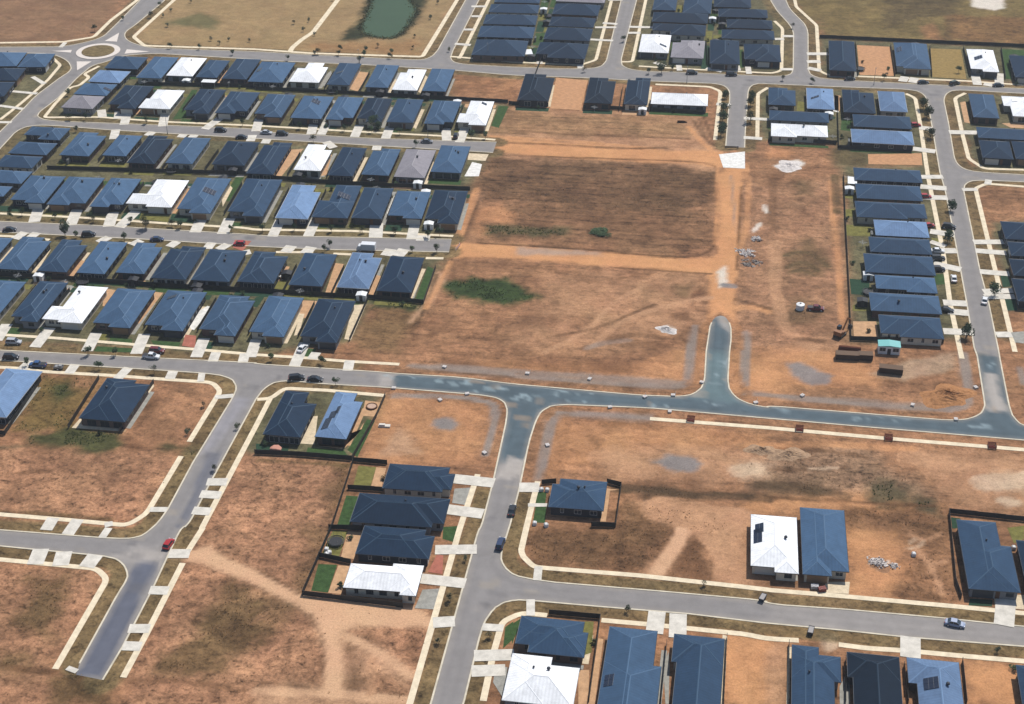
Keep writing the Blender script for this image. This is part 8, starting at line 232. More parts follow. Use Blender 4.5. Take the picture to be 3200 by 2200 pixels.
# ------------------------------------------------------------------ ground, roads
KERBLINES=[]
nk=np.array(NOKERB)
for key,poly in LAND.items():
    n=len(poly); run=[]
    for i in range(n+1):
        a,b=poly[i%n],poly[(i+1)%n]; m=((a[0]+b[0])/2,(a[1]+b[1])/2)
        ok=min(np.hypot(nk[:,0]-m[0],nk[:,1]-m[1]))>4.2 and i<n
        if ok: run=(run or [a])+[b]
        else:
            if len(run)>1: KERBLINES.append(run)
            run=[]
def axis(lo,hi,step,far):
    mid=np.arange(lo,hi,step); ext=[12,30,70,150,350,900,2200][:far]
    return np.concatenate([[lo-e for e in ext[::-1]],mid,[hi+e for e in ext]])
xs=axis(-365,148,1.0,7); ys=axis(208,742,1.0,7)
X,Y=np.meshgrid(xs,ys); nx,ny=len(xs),len(ys); px=X.ravel(); py=Y.ravel()
cols=np.tile(np.array((*SOIL['base'][0],SOIL['base'][1],.7)),(len(px),1))
vis=(px>-360)&(px<150)&(py>210)&(py<740)
vk=np.nonzero(vis)[0]; dk=np.full(len(vk),1e9); sx,sy=px[vk],py[vk]
sealnear=sdist(sx,sy,SEAL)
for l in KERBLINES:
    P=np.array(l); lo=P.min(0)-8; hi=P.max(0)+8
    q=np.nonzero((sx>lo[0])&(sx<hi[0])&(sy>lo[1])&(sy<hi[1]))[0]
    dk[q]=np.minimum(dk[q],pldist(sx[q],sy[q],l))
parea=lambda P:abs(sum(P[i-1][0]*P[i][1]-P[i][0]*P[i-1][1] for i in range(len(P))))
big=sorted(PAINT,key=lambda i:-parea(i[4]))
paint(px,py,cols,big,SOIL)
for key,wd_,st_,line in STROKES:
    P=np.array(line); lo=P.min(0)-wd_-2; hi=P.max(0)+wd_+2; k=np.nonzero((px>lo[0])&(px<hi[0])&(py>lo[1])&(py<hi[1]))[0]
    nz=vnoise(px[k],py[k],.3,9); ww=np.clip((wd_/2-pldist(px[k],py[k],line))/.55+.6,0,1)*st_*(.62+.6*nz); ww=np.clip(ww,0,1)[:,None]; c=SOIL[key]; c=np.array((*c[0],c[1],0)); cols[k]=cols[k]*(1-ww)+c*ww
w=np.clip((4.6-dk)/.8,0,1)*np.clip((-sealnear-9)/3,0,1)*.85
cv=np.array((*SOIL['verge'][0],SOIL['verge'][1],0)); cols[vk]=cols[vk]*(1-w[:,None])+cv*w[:,None]
me=bpy.data.meshes.new('ground')
idx=np.arange(nx*ny).reshape(ny,nx); q=np.stack([idx[:-1,:-1],idx[:-1,1:],idx[1:,1:],idx[1:,:-1]],-1).reshape(-1,4)
me.vertices.add(nx*ny); me.vertices.foreach_set('co',np.stack([px,py,np.zeros_like(px)],-1).ravel())
me.loops.add(q.size); me.loops.foreach_set('vertex_index',q.ravel()); me.polygons.add(len(q)); me.polygons.foreach_set('loop_start',np.arange(0,q.size,4)); me.polygons.foreach_set('loop_total',np.full(len(q),4)); me.update(calc_edges=True)
at=me.attributes.new('soil','FLOAT_COLOR','POINT'); at.data.foreach_set('color',np.ascontiguousarray(cols[:,:4]).ravel()); at=me.attributes.new('grade','FLOAT','POINT'); at.data.foreach_set('value',np.ascontiguousarray(cols[:,4]))
me.materials.append(ground_mat()); tag(link('ground',me),kind='structure')

def road_mesh():
    inside=[]
    x0,x1,y0,y1=-420,190,195,800
    verts=[];edges=[]
    def loop(P):
        k=len(verts); verts.extend(Vector(p) for p in P); edges.extend((k+i,k+(i+1)%len(P)) for i in range(len(P)))
    for P in LAND.values():
        C=[(min(max(a,x0-1.5),x1+1.5),min(max(b,y0-1.5),y1+1.5)) for a,b in P]
        D=[]
        for p in C:
            if not D or (abs(p[0]-D[-1][0])+abs(p[1]-D[-1][1])>.15): D.append(p)
        loop(D)
    gx,gy=np.meshgrid(np.arange(x0,x1,1.2),np.arange(y0,y1,1.2)); gx=gx.ravel();gy=gy.ravel(); ok=np.ones(len(gx),bool)
    for P in LAND.values(): ok&=sdist(gx,gy,P)<-.5
    verts.extend(Vector((a,b)) for a,b in zip(gx[ok],gy[ok]))
    v,e,f,_,_,_=delaunay_2d_cdt(verts,edges,[],0,1e-4)
    V=np.array([tuple(p) for p in v]); F=[t for t in f if len(t)==3]; F=np.array(F); c=V[F].mean(1); keep=np.ones(len(F),bool)
    for P in LAND.values(): keep&=sdist(c[:,0],c[:,1],P)<0
    keep&=(c[:,0]>-400)&(c[:,0]<170)&(c[:,1]>205)&(c[:,1]<770)
    F=F[keep]; tri=V[F]; ar=(tri[:,1,0]-tri[:,0,0])*(tri[:,2,1]-tri[:,0,1])-(tri[:,1,1]-tri[:,0,1])*(tri[:,2,0]-tri[:,0,0])
    F[ar<0]=F[ar<0][:,::-1]
    me=bpy.data.meshes.new('road'); me.from_pydata([(a,b,.015) for a,b in V],[],F.tolist()); me.update()
    c4=np.tile(np.array((*ROAD['base'],1.)),(len(V),1)); a,b=V[:,0].copy(),V[:,1].copy()
    tb=ROAD
    s=np.clip(sdist(a,b,SEAL)/1.0+.6,0,1)
    nsl=(vnoise(a,b,.12,8)*.22+vnoise(a,b,.5,18)*.22+.78)[:,None]
    sc=np.array((*ROAD['seal'],1.))*np.concatenate([nsl.repeat(3,1),np.ones((len(V),1))],1)
    c4=c4*(1-s[:,None])+sc*s[:,None]
    paint(a,b,c4,RPAINT,tb,21)
    R_=random.Random(3); ext=[]; pts=[p for l in KERBLINES for p in l if -340<p[0]<130 and 220<p[1]<700]
    for i in range(240):
        p=R_.choice(pts); x,y=p[0]+R_.gauss(0,4),p[1]+R_.gauss(0,4); w_,h_=R_.uniform(.5,2.2),R_.uniform(.5,1.4); inseal=sdist(np.array([x]),np.array([y]),SEAL)[0]>0
        ext.append(('dustbrown' if inseal and i%3 else ('patch' if i%2 else 'gut'),.5,.6,R_.uniform(.25,.6),[(x-w_,y-h_),(x+w_,y-h_),(x+w_,y+h_),(x-w_,y+h_)]))
    paint(a,b,c4,ext,tb,31)
    dk_=np.full(len(a),1e9)
    for l in KERBLINES:
        P=np.array(l); lo=P.min(0)-4; hi=P.max(0)+4; k=np.nonzero((a>lo[0])&(a<hi[0])&(b>lo[1])&(b<hi[1]))[0]
        if len(k): dk_[k]=np.minimum(dk_[k],pldist(a[k],b[k],l))
    wg=(np.clip(1.3-dk_,0,1)*.45*(.3+vnoise(a,b,.2,4)))[:,None]; c4=c4*(1-wg)+np.array((*ROAD['gut'],1.))*wg
    lane=(np.exp(-((dk_-2.3)/.7)**2)*.1)[:,None]; c4[:,:3]*=(1-lane)
    at=me.attributes.new('tar','FLOAT_COLOR','POINT'); at.data.foreach_set('color',c4.ravel())
    me.materials.append(M_ROAD); tag(link('road',me),kind='structure')
road_mesh()
def strip(mb,line,w0,w1,z0,z1=None):
    """ribbon between offsets w0..w1 left of the line, optional height"""
    P=[Vector(p) for p in line]; n=len(P); A=[];Bq=[]
    for i in range(n):
        d=(P[min(i+1,n-1)]-P[max(i-1,0)]).normalized(); nn=Vector((-d.y,d.x)); 
        if 0<i<n-1:
            d1=(P[i]-P[i-1]).normalized(); c=max(.5,d1.dot(d)); nn=nn/c
        A.append(P[i]+nn*w0); Bq.append(P[i]+nn*w1)
    k=len(mb.v)
    for a,b in zip(A,Bq): mb.v+=[(a.x,a.y,z0),(b.x,b.y,z0)]
    for i in range(n-1): mb.f.append((k+2*i,k+2*i+2,k+2*i+3,k+2*i+1))
    if z1 is not None:
        for side in(0,1):
            j=len(mb.v)
            for p in (A,Bq)[side]: mb.v+=[(p.x,p.y,z1),(p.x,p.y,z0)]
            for i in range(n-1): mb.f.append((j+2*i,j+2*i+2,j+2*i+3,j+2*i+1))
kb=MB()
for l in KERBLINES: strip(kb,l,-.2,.2,.11,.0)
tag(kb.build('kerb',M_KERB),kind='structure')
pb=MB()
for i,(wd,l) in enumerate(PATHS): strip(pb,l,-wd*.47,wd*.47,.04+i*.0011,.0)
tag(pb.build('footpath',M_PATH),kind='structure')
db=MB()
for i,(wd,a,b) in enumerate(DRIVES):
    d=Vector(b)-Vector(a); L_=d.length; d.normalize(); nn=Vector((-d.y,d.x))*(wd/2); A=Vector(a)-d*.4; B_=Vector(b)+d*.3; z=.085+i*.0004
    fl=nn*1.18
    db.face((*(A-nn),z),(*(B_-nn),z),(*(B_+nn),z),(*(A+nn),z))
tag(db.build('driveway',M_DRIVE),kind='structure')
def flat(name,items,mt,z,kind):
    mb=MB()
    for i,P in enumerate(items):
        zz=z+i*.0003; c=np.mean(np.array(P),0); q=[(a,b,zz) for a,b in P]
        ar=sum(P[i-1][0]*P[i][1]-P[i][0]*P[i-1][1] for i in range(len(P)))
        if ar<0: q=q[::-1]
        mb.face(*q)
    if mb.f: tag(mb.build(name,mt),kind=kind)
for k,nm in ((0,'lawn'),(1,'dark_lawn'),(2,'dry_lawn')): flat(nm,[p for g,p in LAWNS if g==k],M_LAWN[k],.022+.0+k*.009,'structure')
for k in PADC: flat('yard_ground',[p for g,p in PADS if g==k],M_PAD[k],.06+.0021*list(PADC).index(k),'structure')

# roundabout island, splitter islands
cx,cy=RB
def disc(mb,r0,r1,z0,z1,n=48):
    for i in range(n):
        a,b=2*math.pi*i/n,2*math.pi*(i+1)/n; p=lambda r,t,z:(cx+r*math.cos(t),cy+r*math.sin(t),z)
        if r0>0: mb.face(p(r0,a,z1),p(r1,a,z1),p(r1,b,z1),p(r0,b,z1))
        else: mb.face(p(r1,a,z1),p(r1,b,z1),(cx,cy,z1))
        mb.face(p(r1,a,z0),p(r1,b,z0),p(r1,b,z1),p(r1,a,z1))
t=empty('roundabout_island',cx,cy); tag(t,'round traffic island with pale concrete ring and dry planted middle','traffic island')
mb=MB(); disc(mb,7.0,9.4,.0,.2); mb.v=[(x-cx,y-cy,z) for x,y,z in mb.v]; mb.build('concrete_ring',plain('island_concrete',alb(226,216,206),.9,.2),t)
mb=MB(); disc(mb,0,7.0,.0,.34); mb.v=[(x-cx,y-cy,z) for x,y,z in mb.v]; mb.build('planting_bed',mat('bed_soil',alb(120,104,72),.95,.1,nscale=.5,nstr=.45,bump=.6,bscale=2),t)
for P,wh in zip(SPLIT,('upper right arm','right-hand arm','left-hand arm','lower arm')):
    mb=MB(); c=np.mean(np.array(P),0); Q=[(a-c[0],b-c[1]) for a,b in P]
    if sum(Q[i-1][0]*Q[i][1]-Q[i][0]*Q[i-1][1] for i in range(3))<0: Q=Q[::-1]
    mb.face(*[(a,b,.15) for a,b in Q])
    for i in range(3): a,b=Q[i-1],Q[i]; mb.face((*a,0),(*b,0),(*b,.15),(*a,.15))
    o=mb.build('splitter_island',plain('island_concrete',alb(226,216,206),.9,.2)); o.location=(c[0],c[1],0); tag(o,'pale triangular splitter island on the '+wh+' of the roundabout','traffic island','roundabout splitter islands')

# pond with reeds
mb=MB(); mb.face(*[(a,b,.03) for a,b in POND][::1]); o=mb.build('water',M_WATER); tag(o,kind='structure')
if o.data.polygons[0].normal.z<0: o.data.flip_normals()
mb=MB(); n=len(POND)
for i in range(n):
    a,b=Vector(POND[i]),Vector(POND[(i+1)%n])
    for k in range(int((b-a).length*9)):
        p=a.lerp(b,random.random())+Vector((random.gauss(0,.9),random.gauss(0,1.1))); h=random.uniform(.2,.5)
        for s in range(2):
            t=random.random()*6.28; d=Vector((math.cos(t),math.sin(t)))*random.uniform(.15,.4); l=Vector((random.gauss(0,.3),random.gauss(0,.3)))
            mb.face((p.x-d.x,p.y-d.y,0),(p.x+d.x,p.y+d.y,0),(p.x+l.x,p.y+l.y,h))
tag(mb.build('reeds',M_REED),'olive reeds fringing the pond','reeds',kind='stuff')
# weeds and tussocks on the rough lots
def tufts(name,keys,dens,mt,hr,lab):
    mb=MB()
    for key,soft,na,st,poly in PAINT:
        if key not in keys: continue
        P=np.array(poly); lo=P.min(0); hi=P.max(0); area=(hi-lo).prod(); n=int(min(area*dens*keys[key],9000))
        q=np.random.default_rng(len(mb.v)).random((n,2))*(hi-lo)+lo; sd=sdist(q[:,0],q[:,1],poly); nv=vnoise(q[:,0],q[:,1],.14,7)
        q=q[(sd>.5)&(nv>.45)]
        for a,b in q:
            if not(-350<a<140 and 215<b<600): continue
            h=random.uniform(*hr); r=h*random.uniform(.7,1.3)
            for s in range(4):
                t=random.random()*6.28; d=Vector((math.cos(t),math.sin(t)))*r*.5; e=Vector((math.cos(t*3),math.sin(t*3)))*r*.6
                mb.face((a+e.x*.3-d.x*.5,b+e.y*.3-d.y*.5,0),(a+e.x*.3+d.x*.5,b+e.y*.3+d.y*.5,0),(a+e.x+d.x*.3,b+e.y+d.y*.3,h),(a+e.x-d.x*.3,b+e.y-d.y*.3,h*.8))
    tag(mb.build(name,mt),lab,'weeds',kind='stuff')
tufts('dry_weeds',{'weeds':.6,'weeds3':1,'weeds2':.5,'dkfield':.25,'dkfield2':.8,'rubble':.5,'dkdirt2':.6,'lot':.12,'dkgrass':.25},1.1,M_WEED,(.1,.3),'dry tussocks scattered over the rough vacant lots')
tufts('green_weeds',{'green':1,'green3':1,'dkgreen':1,'dkgrass2':.6,'mixgrass':.3,'greenw':.8},2.2,M_WEEDG,(.15,.4),'green weeds in damp patches of the vacant lots')

# ------------------------------------------------------------------ houses
TAN=math.tan(math.radians(22)); EAVE=2.72
def house_rects(w,d,notches):
    us={-w/2,w/2}; vs={-d/2,d/2}; cut=[]
    for k,fw,fd in notches:
        u=-w/2+fw*w if k[1]=='L' else w/2-fw*w; v=-d/2+fd*d if k[0]=='B' else d/2-fd*d
        us.add(u); vs.add(v); cut.append((k,u,v))
    us=sorted(us); vs=sorted(vs)
    def filled(a,b):
        for k,u,v in cut:
            if (a<u if k[1]=='L' else a>u) and (b<v if k[0]=='B' else b>v): return False
        return True
    nu,nv=len(us)-1,len(vs)-1
    cell=[[filled((us[i]+us[i+1])/2,(vs[j]+vs[j+1])/2) for j in range(nv)] for i in range(nu)]
    rects=[]
    for i0 in range(nu):
        for i1 in range(i0,nu):
            for j0 in range(nv):
                for j1 in range(j0,nv):
                    if all(cell[i][j] for i in range(i0,i1+1) for j in range(j0,j1+1)): rects.append((i0,j0,i1,j1))
    mx=[r for r in rects if not any(s!=r and s[0]<=r[0] and s[1]<=r[1] and s[2]>=r[2] and s[3]>=r[3] for s in rects)]
    R=[(us[a],vs[b],us[c+1],vs[e+1]) for a,b,c,e in mx]
    # outline loop (counter-clockwise)
    ed={}
    for i in range(nu):
        for j in range(nv):
            if not cell[i][j]: continue
            for (di,dj,p,q) in ((0,-1,(i,j),(i+1,j)),(1,0,(i+1,j),(i+1,j+1)),(0,1,(i+1,j+1),(i,j+1)),(-1,0,(i,j+1),(i,j))):
                a,b=i+di,j+dj
                if not(0<=a<nu and 0<=b<nv and cell[a][b]): ed[p]=q
    s=next(iter(ed)); lp=[s]; k=ed[s]
    while k!=s: lp.append(k); k=ed[k]
    lp=[(us[a],vs[b]) for a,b in lp]; out=[]
    for i,p in enumerate(lp):
        a,b=lp[i-1],lp[(i+1)%len(lp)]
        if not((a[0]==p[0]==b[0]) or (a[1]==p[1]==b[1])): out.append(p)
    return R,out
def inset(loop,e):
    n=len(loop); out=[]
    for i in range(n):
        a,p,b=loop[i-1],loop[i],loop[(i+1)%n]
        d1=(Vector(p)-Vector(a)).normalized(); d2=(Vector(b)-Vector(p)).normalized()
        n1=Vector((-d1.y,d1.x)); n2=Vector((-d2.y,d2.x)); q=Vector(p)+(n1+n2)*e; out.append((q.x,q.y))
    return out
def hz(r,u,v):
    m=min(u-r[0],r[2]-u,v-r[1],r[3]-v); return EAVE+.1+m*TAN
def roof_height(R,u,v): return max(hz(r,u,v) for r in R)
def hip(mb,r,z,dz):
    x0,y0,x1,y1=(r[0]+dz,r[1]+dz,r[2]-dz,r[3]-dz); w,d=x1-x0,y1-y0; m=min(w,d)/2; h=z+m*TAN-dz*.4
    A,B,C,D=(x0,y0,z),(x1,y0,z),(x1,y1,z),(x0,y1,z)
    if d>=w: E,F=((x0+x1)/2,y0+m,h),((x0+x1)/2,y1-m,h); fs=[(A,B,E),(B,C,F,E),(C,D,F),(D,A,E,F)]
    else: E,F=(x0+m,(y0+y1)/2,h),(x1-m,(y0+y1)/2,h); fs=[(A,B,F,E),(B,C,F),(C,D,E,F),(D,A,E)]
    for f in fs: mb.face(*[p for i,p in enumerate(f) if p!=f[i-1]])
    return [(E,F),(A,E),(D,E if d<w else F),(B,E if d>=w else F),(C,F)]
def frame_mesh(w,h,t,dep):
    mb=MB(); 
    mb.box(-w/2,-dep,0,-w/2+t,.0,h); mb.box(w/2-t,-dep,0,w/2,.0,h); mb.box(-w/2+t,-dep,0,w/2-t,.0,t); mb.box(-w/2+t,-dep,h-t,w/2-t,.0,h); mb.box(-.02,-dep,t,.02,0,h-t)
    return mb
WIN={}
for wd,ht in ((1.8,1.3),(.9,1.5),(2.6,2.0)):
    for c in (0,1): WIN[(wd,c)]=frame_mesh(wd,ht,.06,.05).mesh('window',M_FRAME[c])
    mb=MB(); mb.box(-wd/2+.055,-.02,.055,wd/2-.055,-.005,ht-.055); WIN[(wd,'p')]=mb.mesh('pane',M_GLASS)
def gd():
    mb=MB()
    for i in range(4): mb.box(-2.4,-.06+.012*(i%2),.02+i*.54,2.4,-.004,.02+i*.54+.53)
    return mb
GAR=[gd().mesh('garage_door',m) for m in M_GAR]
mb=MB(); mb.box(-.5,-.05,0,.5,-.004,2.1); mb.box(-.03,-.09,1.0,.03,-.05,1.25); DOOR=mb.mesh('front_door',M_DOOR)
mb=MB(); mb.tube((0,0,-.4),(0,0,.35),.14,.14,10); mb.tube((0,0,.35),(0,0,.62),.34,.3,12); mb.tube((0,0,.62),(0,0,.74),.3,.1,12); VENT=mb.mesh('roof_vent',plain('vent_dark',alb(36,44,58),.5,.4))
def solar_mesh(nu,nv):
    mb=MB(); fr=MB()
    for i in range(nu):
        for j in range(nv):
            x=(i-nu/2)*1.08; y=(j-nv/2)*1.76; mb.box(x+.03,y+.03,.1,x+1.05,y+1.72,.15); fr.box(x,y,.06,x+1.07,y+1.75,.1)
    return mb,fr
HROOT=[]
FR={'S':(0,-1),'N':(0,1),'E':(1,0),'W':(-1,0)}
for hi,(row,col,front,hx,hy,ang,w,d,notch,label) in enumerate(HOUSES):
    rot=math.radians(ang); t=empty('house',hx,hy,0,rot); tag(t,label,'house','single-storey houses of the estate')
    R,loop=house_rects(w,d,notch); far=hy>520
    wm=WM[2] if col=='W' and hi%3!=0 else (WM[3] if col in'WT' else WM[(hi*7+3)%6])
    wl=inset(loop,.5); mb=MB(); n=len(wl)
    for i in range(n):
        a,b=wl[i],wl[(i+1)%n]; mb.face((*a,0),(*b,0),(*b,EAVE-.02),(*a,EAVE-.02))
    mb.build('wall',wm,t)
    mb=MB(); caps=[]
    for k,r in enumerate(R): caps+=[(e,k) for e in hip(mb,r,EAVE+.1-.012*k,.012*k)]
    mb.face(*[(a,b,EAVE-.03) for a,b in loop][::-1])
    roof=mb.build('roof',RM[col],t)
    mb=MB(); gl=inset(loop,-.1)
    for i in range(n):
        a,b=gl[i],gl[(i+1)%n]; c,e=loop[i],loop[(i+1)%n]
        mb.face((*a,EAVE-.06),(*b,EAVE-.06),(*b,EAVE+.11),(*a,EAVE+.11)); mb.face((*a,EAVE+.11),(*b,EAVE+.11),(*e,EAVE+.08),(*c,EAVE+.08)); mb.face((*c,EAVE-.06),(*e,EAVE-.06),(*b,EAVE-.06),(*a,EAVE-.06))
    mb.build('gutter',M_GUT[1] if col in 'WL' and hi%2 else M_GUT[0],roof)
    mb=MB()
    for (p,q),k in caps:
        p,q=Vector(p),Vector(q); L_=(q-p).length
        if L_<.3: continue
        ns=max(1,int(L_/.8)); vis_=[]
        for s in range(ns):
            m=p.lerp(q,(s+.5)/ns); vis_.append(all(j==k or hz(r2,m.x,m.y)<m.z+.06 for j,r2 in enumerate(R)))
        s=0
        while s<ns:
            if vis_[s]:
                e=s
                while e<ns and vis_[e]: e+=1
                a=p.lerp(q,s/ns); b=p.lerp(q,e/ns); dd=(b-a).normalized(); sd=Vector((-dd.y,dd.x,0)); sd=(sd.normalized() if sd.length>1e-6 else Vector((1,0,0)))*.17; up=Vector((0,0,.07)); lo=Vector((0,0,-.05))
                mb.face(a-sd+lo,b-sd+lo,b+up,a+up); mb.face(a+up,b+up,b+sd+lo,a+sd+lo); s=e
            else: s+=1
    if mb.f: mb.build('ridge_cap',CAP[col],roof)
    # openings
    fc=hi%2; nn=FR[front]; best=None
    info=[]
    for i in range(n):
        a,b=Vector(wl[i]),Vector(wl[(i+1)%n]); dd=b-a; L_=dd.length; dd.normalize(); out=Vector((dd.y,-dd.x)); info.append((a,b,dd,L_,out))
        if out.dot(nn)>.9:
            sc=(a.dot(nn))+L_*.15
            if L_>5.2 and (best is None or sc>best[0]): best=(sc,i)
    def place(me,name,pos,out,z,par):
        o=link(name,me,par); o.location=(pos.x,pos.y,z); o.rotation_euler=(0,0,math.atan2(out.y,out.x)+math.pi/2); return o
    for i,(a,b,dd,L_,out) in enumerate(info):
        isf=out.dot(nn)>.9; s0=.9
        if best and i==best[1]:
            g=2.4+.35; place(GAR[hi%3],'garage_door',a+dd*(g+.2),out,.02,t); s0=5.6
            if L_>8: place(DOOR,'front_door',a+dd*6.3,out,.05,t); s0=7.4
        back=out.dot(nn)<-.9; sz=2.6 if back else (1.8 if (isf or L_>6) else .9); step=5.2 if far else 3.9
        k=int((L_-s0-.6)//step)+ (1 if (L_-s0-.6)>sz+.3 else 0)
        if out.y>.7 and not isf: k=min(k,1)
        for j in range(max(0,k)):
            x=s0+(L_-s0)*(j+.5)/k
            s_=sz if (j+i)%3 else (.9 if sz==1.8 and not isf else sz)
            f=place(WIN[(s_,fc)],'window',a+dd*x,out,.15 if s_==2.6 else .85,t)
            pn=link('pane',WIN[(s_,'p')],f)
    HROOT.append((t,roof,R,hx,hy,rot,w,d))
def house_at(x,y):
    best=None
    for H_ in HROOT:
        t,roof,R,hx,hy,rot,w,d=H_; u=(x-hx)*math.cos(rot)+(y-hy)*math.sin(rot); v=-(x-hx)*math.sin(rot)+(y-hy)*math.cos(rot)
        if any(r[0]+.4<u<r[2]-.4 and r[1]+.4<v<r[3]-.4 for r in R): return H_,u,v
    return None,0,0
for x,y,nu,nv in SOLAR:
    H_,u,v=house_at(x,y)
    if not H_: print('solar off roof',x,y); continue
    R=H_[2]; z=roof_height(R,u,v); e=.05; gu=(roof_height(R,u+e,v)-roof_height(R,u-e,v))/(2*e); gv=(roof_height(R,u,v+e)-roof_height(R,u,v-e))/(2*e)
    nrm=Vector((-gu,-gv,1)).normalized(); ax=Vector((1,0,gu)).normalized(); ay=nrm.cross(ax)
    M_=Matrix((ax,ay,nrm)).transposed().to_4x4(); M_.translation=Vector((u,v,z))
    a,b=solar_mesh(nu,nv); o=b.build('solar_panel',M_ALU,H_[1]); o.matrix_local=M_; a.build('solar_cells',M_SOLAR,o).name='cell_glass'
    # keep the part depth at three levels: merge cells into the panel mesh
    c=o.children[0]; me=o.data; me.materials.append(M_SOLAR); bm=bmesh.new(); bm.from_mesh(me); k=len(bm.faces); bm.from_mesh(c.data); bm.faces.ensure_lookup_table()
    for f in bm.faces[k:]: f.material_index=1
    bm.to_mesh(me); bm.free(); bpy.data.objects.remove(c)
for x,y in VENTS:
    H_,u,v=house_at(x,y)
    if H_: o=link('roof_vent',VENT,H_[1]); o.location=(u,v,roof_height(H_[2],u,v)); o.scale=(1.3,1.3,1.2)
for i,H_ in enumerate(HROOT):
    if i%3==0:
        t,roof,R,hx,hy,rot,w,d=H_; r=R[0]; u=r[0]+(r[2]-r[0])*.62; v=r[1]+(r[3]-r[1])*.64; o=link('roof_vent',VENT,roof); o.location=(u,v,roof_height(R,u,v)); o.scale=(.8,.8,.8)
# side strips of paving or bare soil beside the houses
sd={k:[] for k in ('cream','tan','grey')}
for i,(row,col,front,hx,hy,ang,w,d,notch,label) in enumerate(HOUSES):
    if row in('R1','R2','R3','R4','R5','R6','B','Q','S') and i%5 not in(1,3):
        k=('cream','grey','tan','grey','grey')[(i*5+i//3)%5]; c,s=math.cos(math.radians(ang)),math.sin(math.radians(ang)); f=lambda u,v:(hx+c*u-s*v,hy+s*u+c*v)
        wd=.55+.5*((i*13)%7)/7; sd[k].append([f(w/2-.45,-d/2+1),f(w/2+wd,-d/2+1),f(w/2+wd,d/2-1-(i%4)),f(w/2-.45,d/2-1-(i%4))])
        if i%4==0: sd['grey' if i%8 else 'tan'].append([f(-w/2,-d/2-.9 if front!='S' else d/2-.4),f(w/2,-d/2-.9 if front!='S' else d/2-.4),f(w/2,-d/2+.5 if front!='S' else d/2+1.0),f(-w/2,-d/2+.5 if front!='S' else d/2+1.0)])
yd={'g':[],'d':[],'o':[],'tan':[],'grey':[]}
for i,(row,col,front,hx,hy,ang,w,d,notch,label) in enumerate(HOUSES):
    c,s=math.cos(math.radians(ang)),math.sin(math.radians(ang)); f=lambda u,v:(hx+c*u-s*v,hy+s*u+c*v)
    if row in('R1','R3','R5','R2','R4','R6','A','N','C','F','M'):
        q=('d','o','d','g','d','grey','o','g','tan')[(i*4+i//5)%9]; e=w/2+.4
        if row in('A','F'): side=1 if row=='A' else -1; e=d/2+.8; u0,u1=side*(w/2+.2),side*(w/2+3.6); P=[f(u0,-e),f(u1,-e),f(u1,e),f(u0,e)]; q=('d','g','o')[i%3]
        elif row in('N','C'): side=-1 if row=='N' else 1; e=d/2+.8; u0,u1=side*(w/2+.2),side*(w/2+3.0); P=[f(u0,-e),f(u1,-e),f(u1,e),f(u0,e)]; q=('g','d','o')[i%3]
        elif row in('R1','R3','R5','M'): v0,v1=-d/2-(3.9 if row!='M' else 2.4),-d/2-.2; P=[f(-e,v0),f(e,v0),f(e,v1),f(-e,v1)]
        else: v0,v1=d/2+.2,d/2+3.2; P=[f(-e,v0),f(e,v0),f(e,v1),f(-e,v1)]
        yd[q].append(P)
        if row in('R2','R4','R6') and i%2==0:      # front lawns to the street side
            P=[f(-e,-d/2-4.2),f(-w*.05,-d/2-4.2),f(-w*.05,-d/2+.2),f(-e,-d/2+.2)]; yd[('g','o','d')[(i//2)%3]].append(P)
flat('lawn',yd['g'],M_LAWN[0],.0155,'structure'); flat('dark_lawn',yd['d'],M_LAWN[1],.0115,'structure'); flat('dry_lawn',yd['o'],M_LAWN[2],.0075,'structure'); flat('yard_ground',yd['tan'],M_PAD['tan'],.0055,'structure'); flat('yard_ground',yd['grey'],M_PAD['grey'],.0045,'structure')
for k,l in sd.items(): flat('side_path',l,M_PAD[k],.032+.006*list(sd).index(k),'structure')

# ------------------------------------------------------------------ fences
for P,label in FENCES:
    c=P[0]; mb=MB()
    for a,b in zip(P,P[1:]):
        a=Vector(a)-Vector(c); b=Vector(b)-Vector(c); d=b-a; L_=d.length
        if L_<.2: continue
        M_=Matrix.Translation((a.x,a.y,0))@Matrix.Rotation(math.atan2(d.y,d.x),4,'Z'); n=max(1,round(L_/2.4))
        for i in range(n):
            x0=L_*i/n; x1=L_*(i+1)/n; zt=1.55+.03*((i*7)%3); mb.box(x0+.05,-.02,.05,x1-.05,.02,zt,M_); mb.box(x0-.05,-.05,0,x0+.05,.05,1.63,M_)
        mb.box(L_-.05,-.05,0,L_+.05,.05,1.64,M_)
    o=mb.build('fence',M_FENCE); o.location=(c[0],c[1],0); tag(o,label,'fence','dark boundary fences')

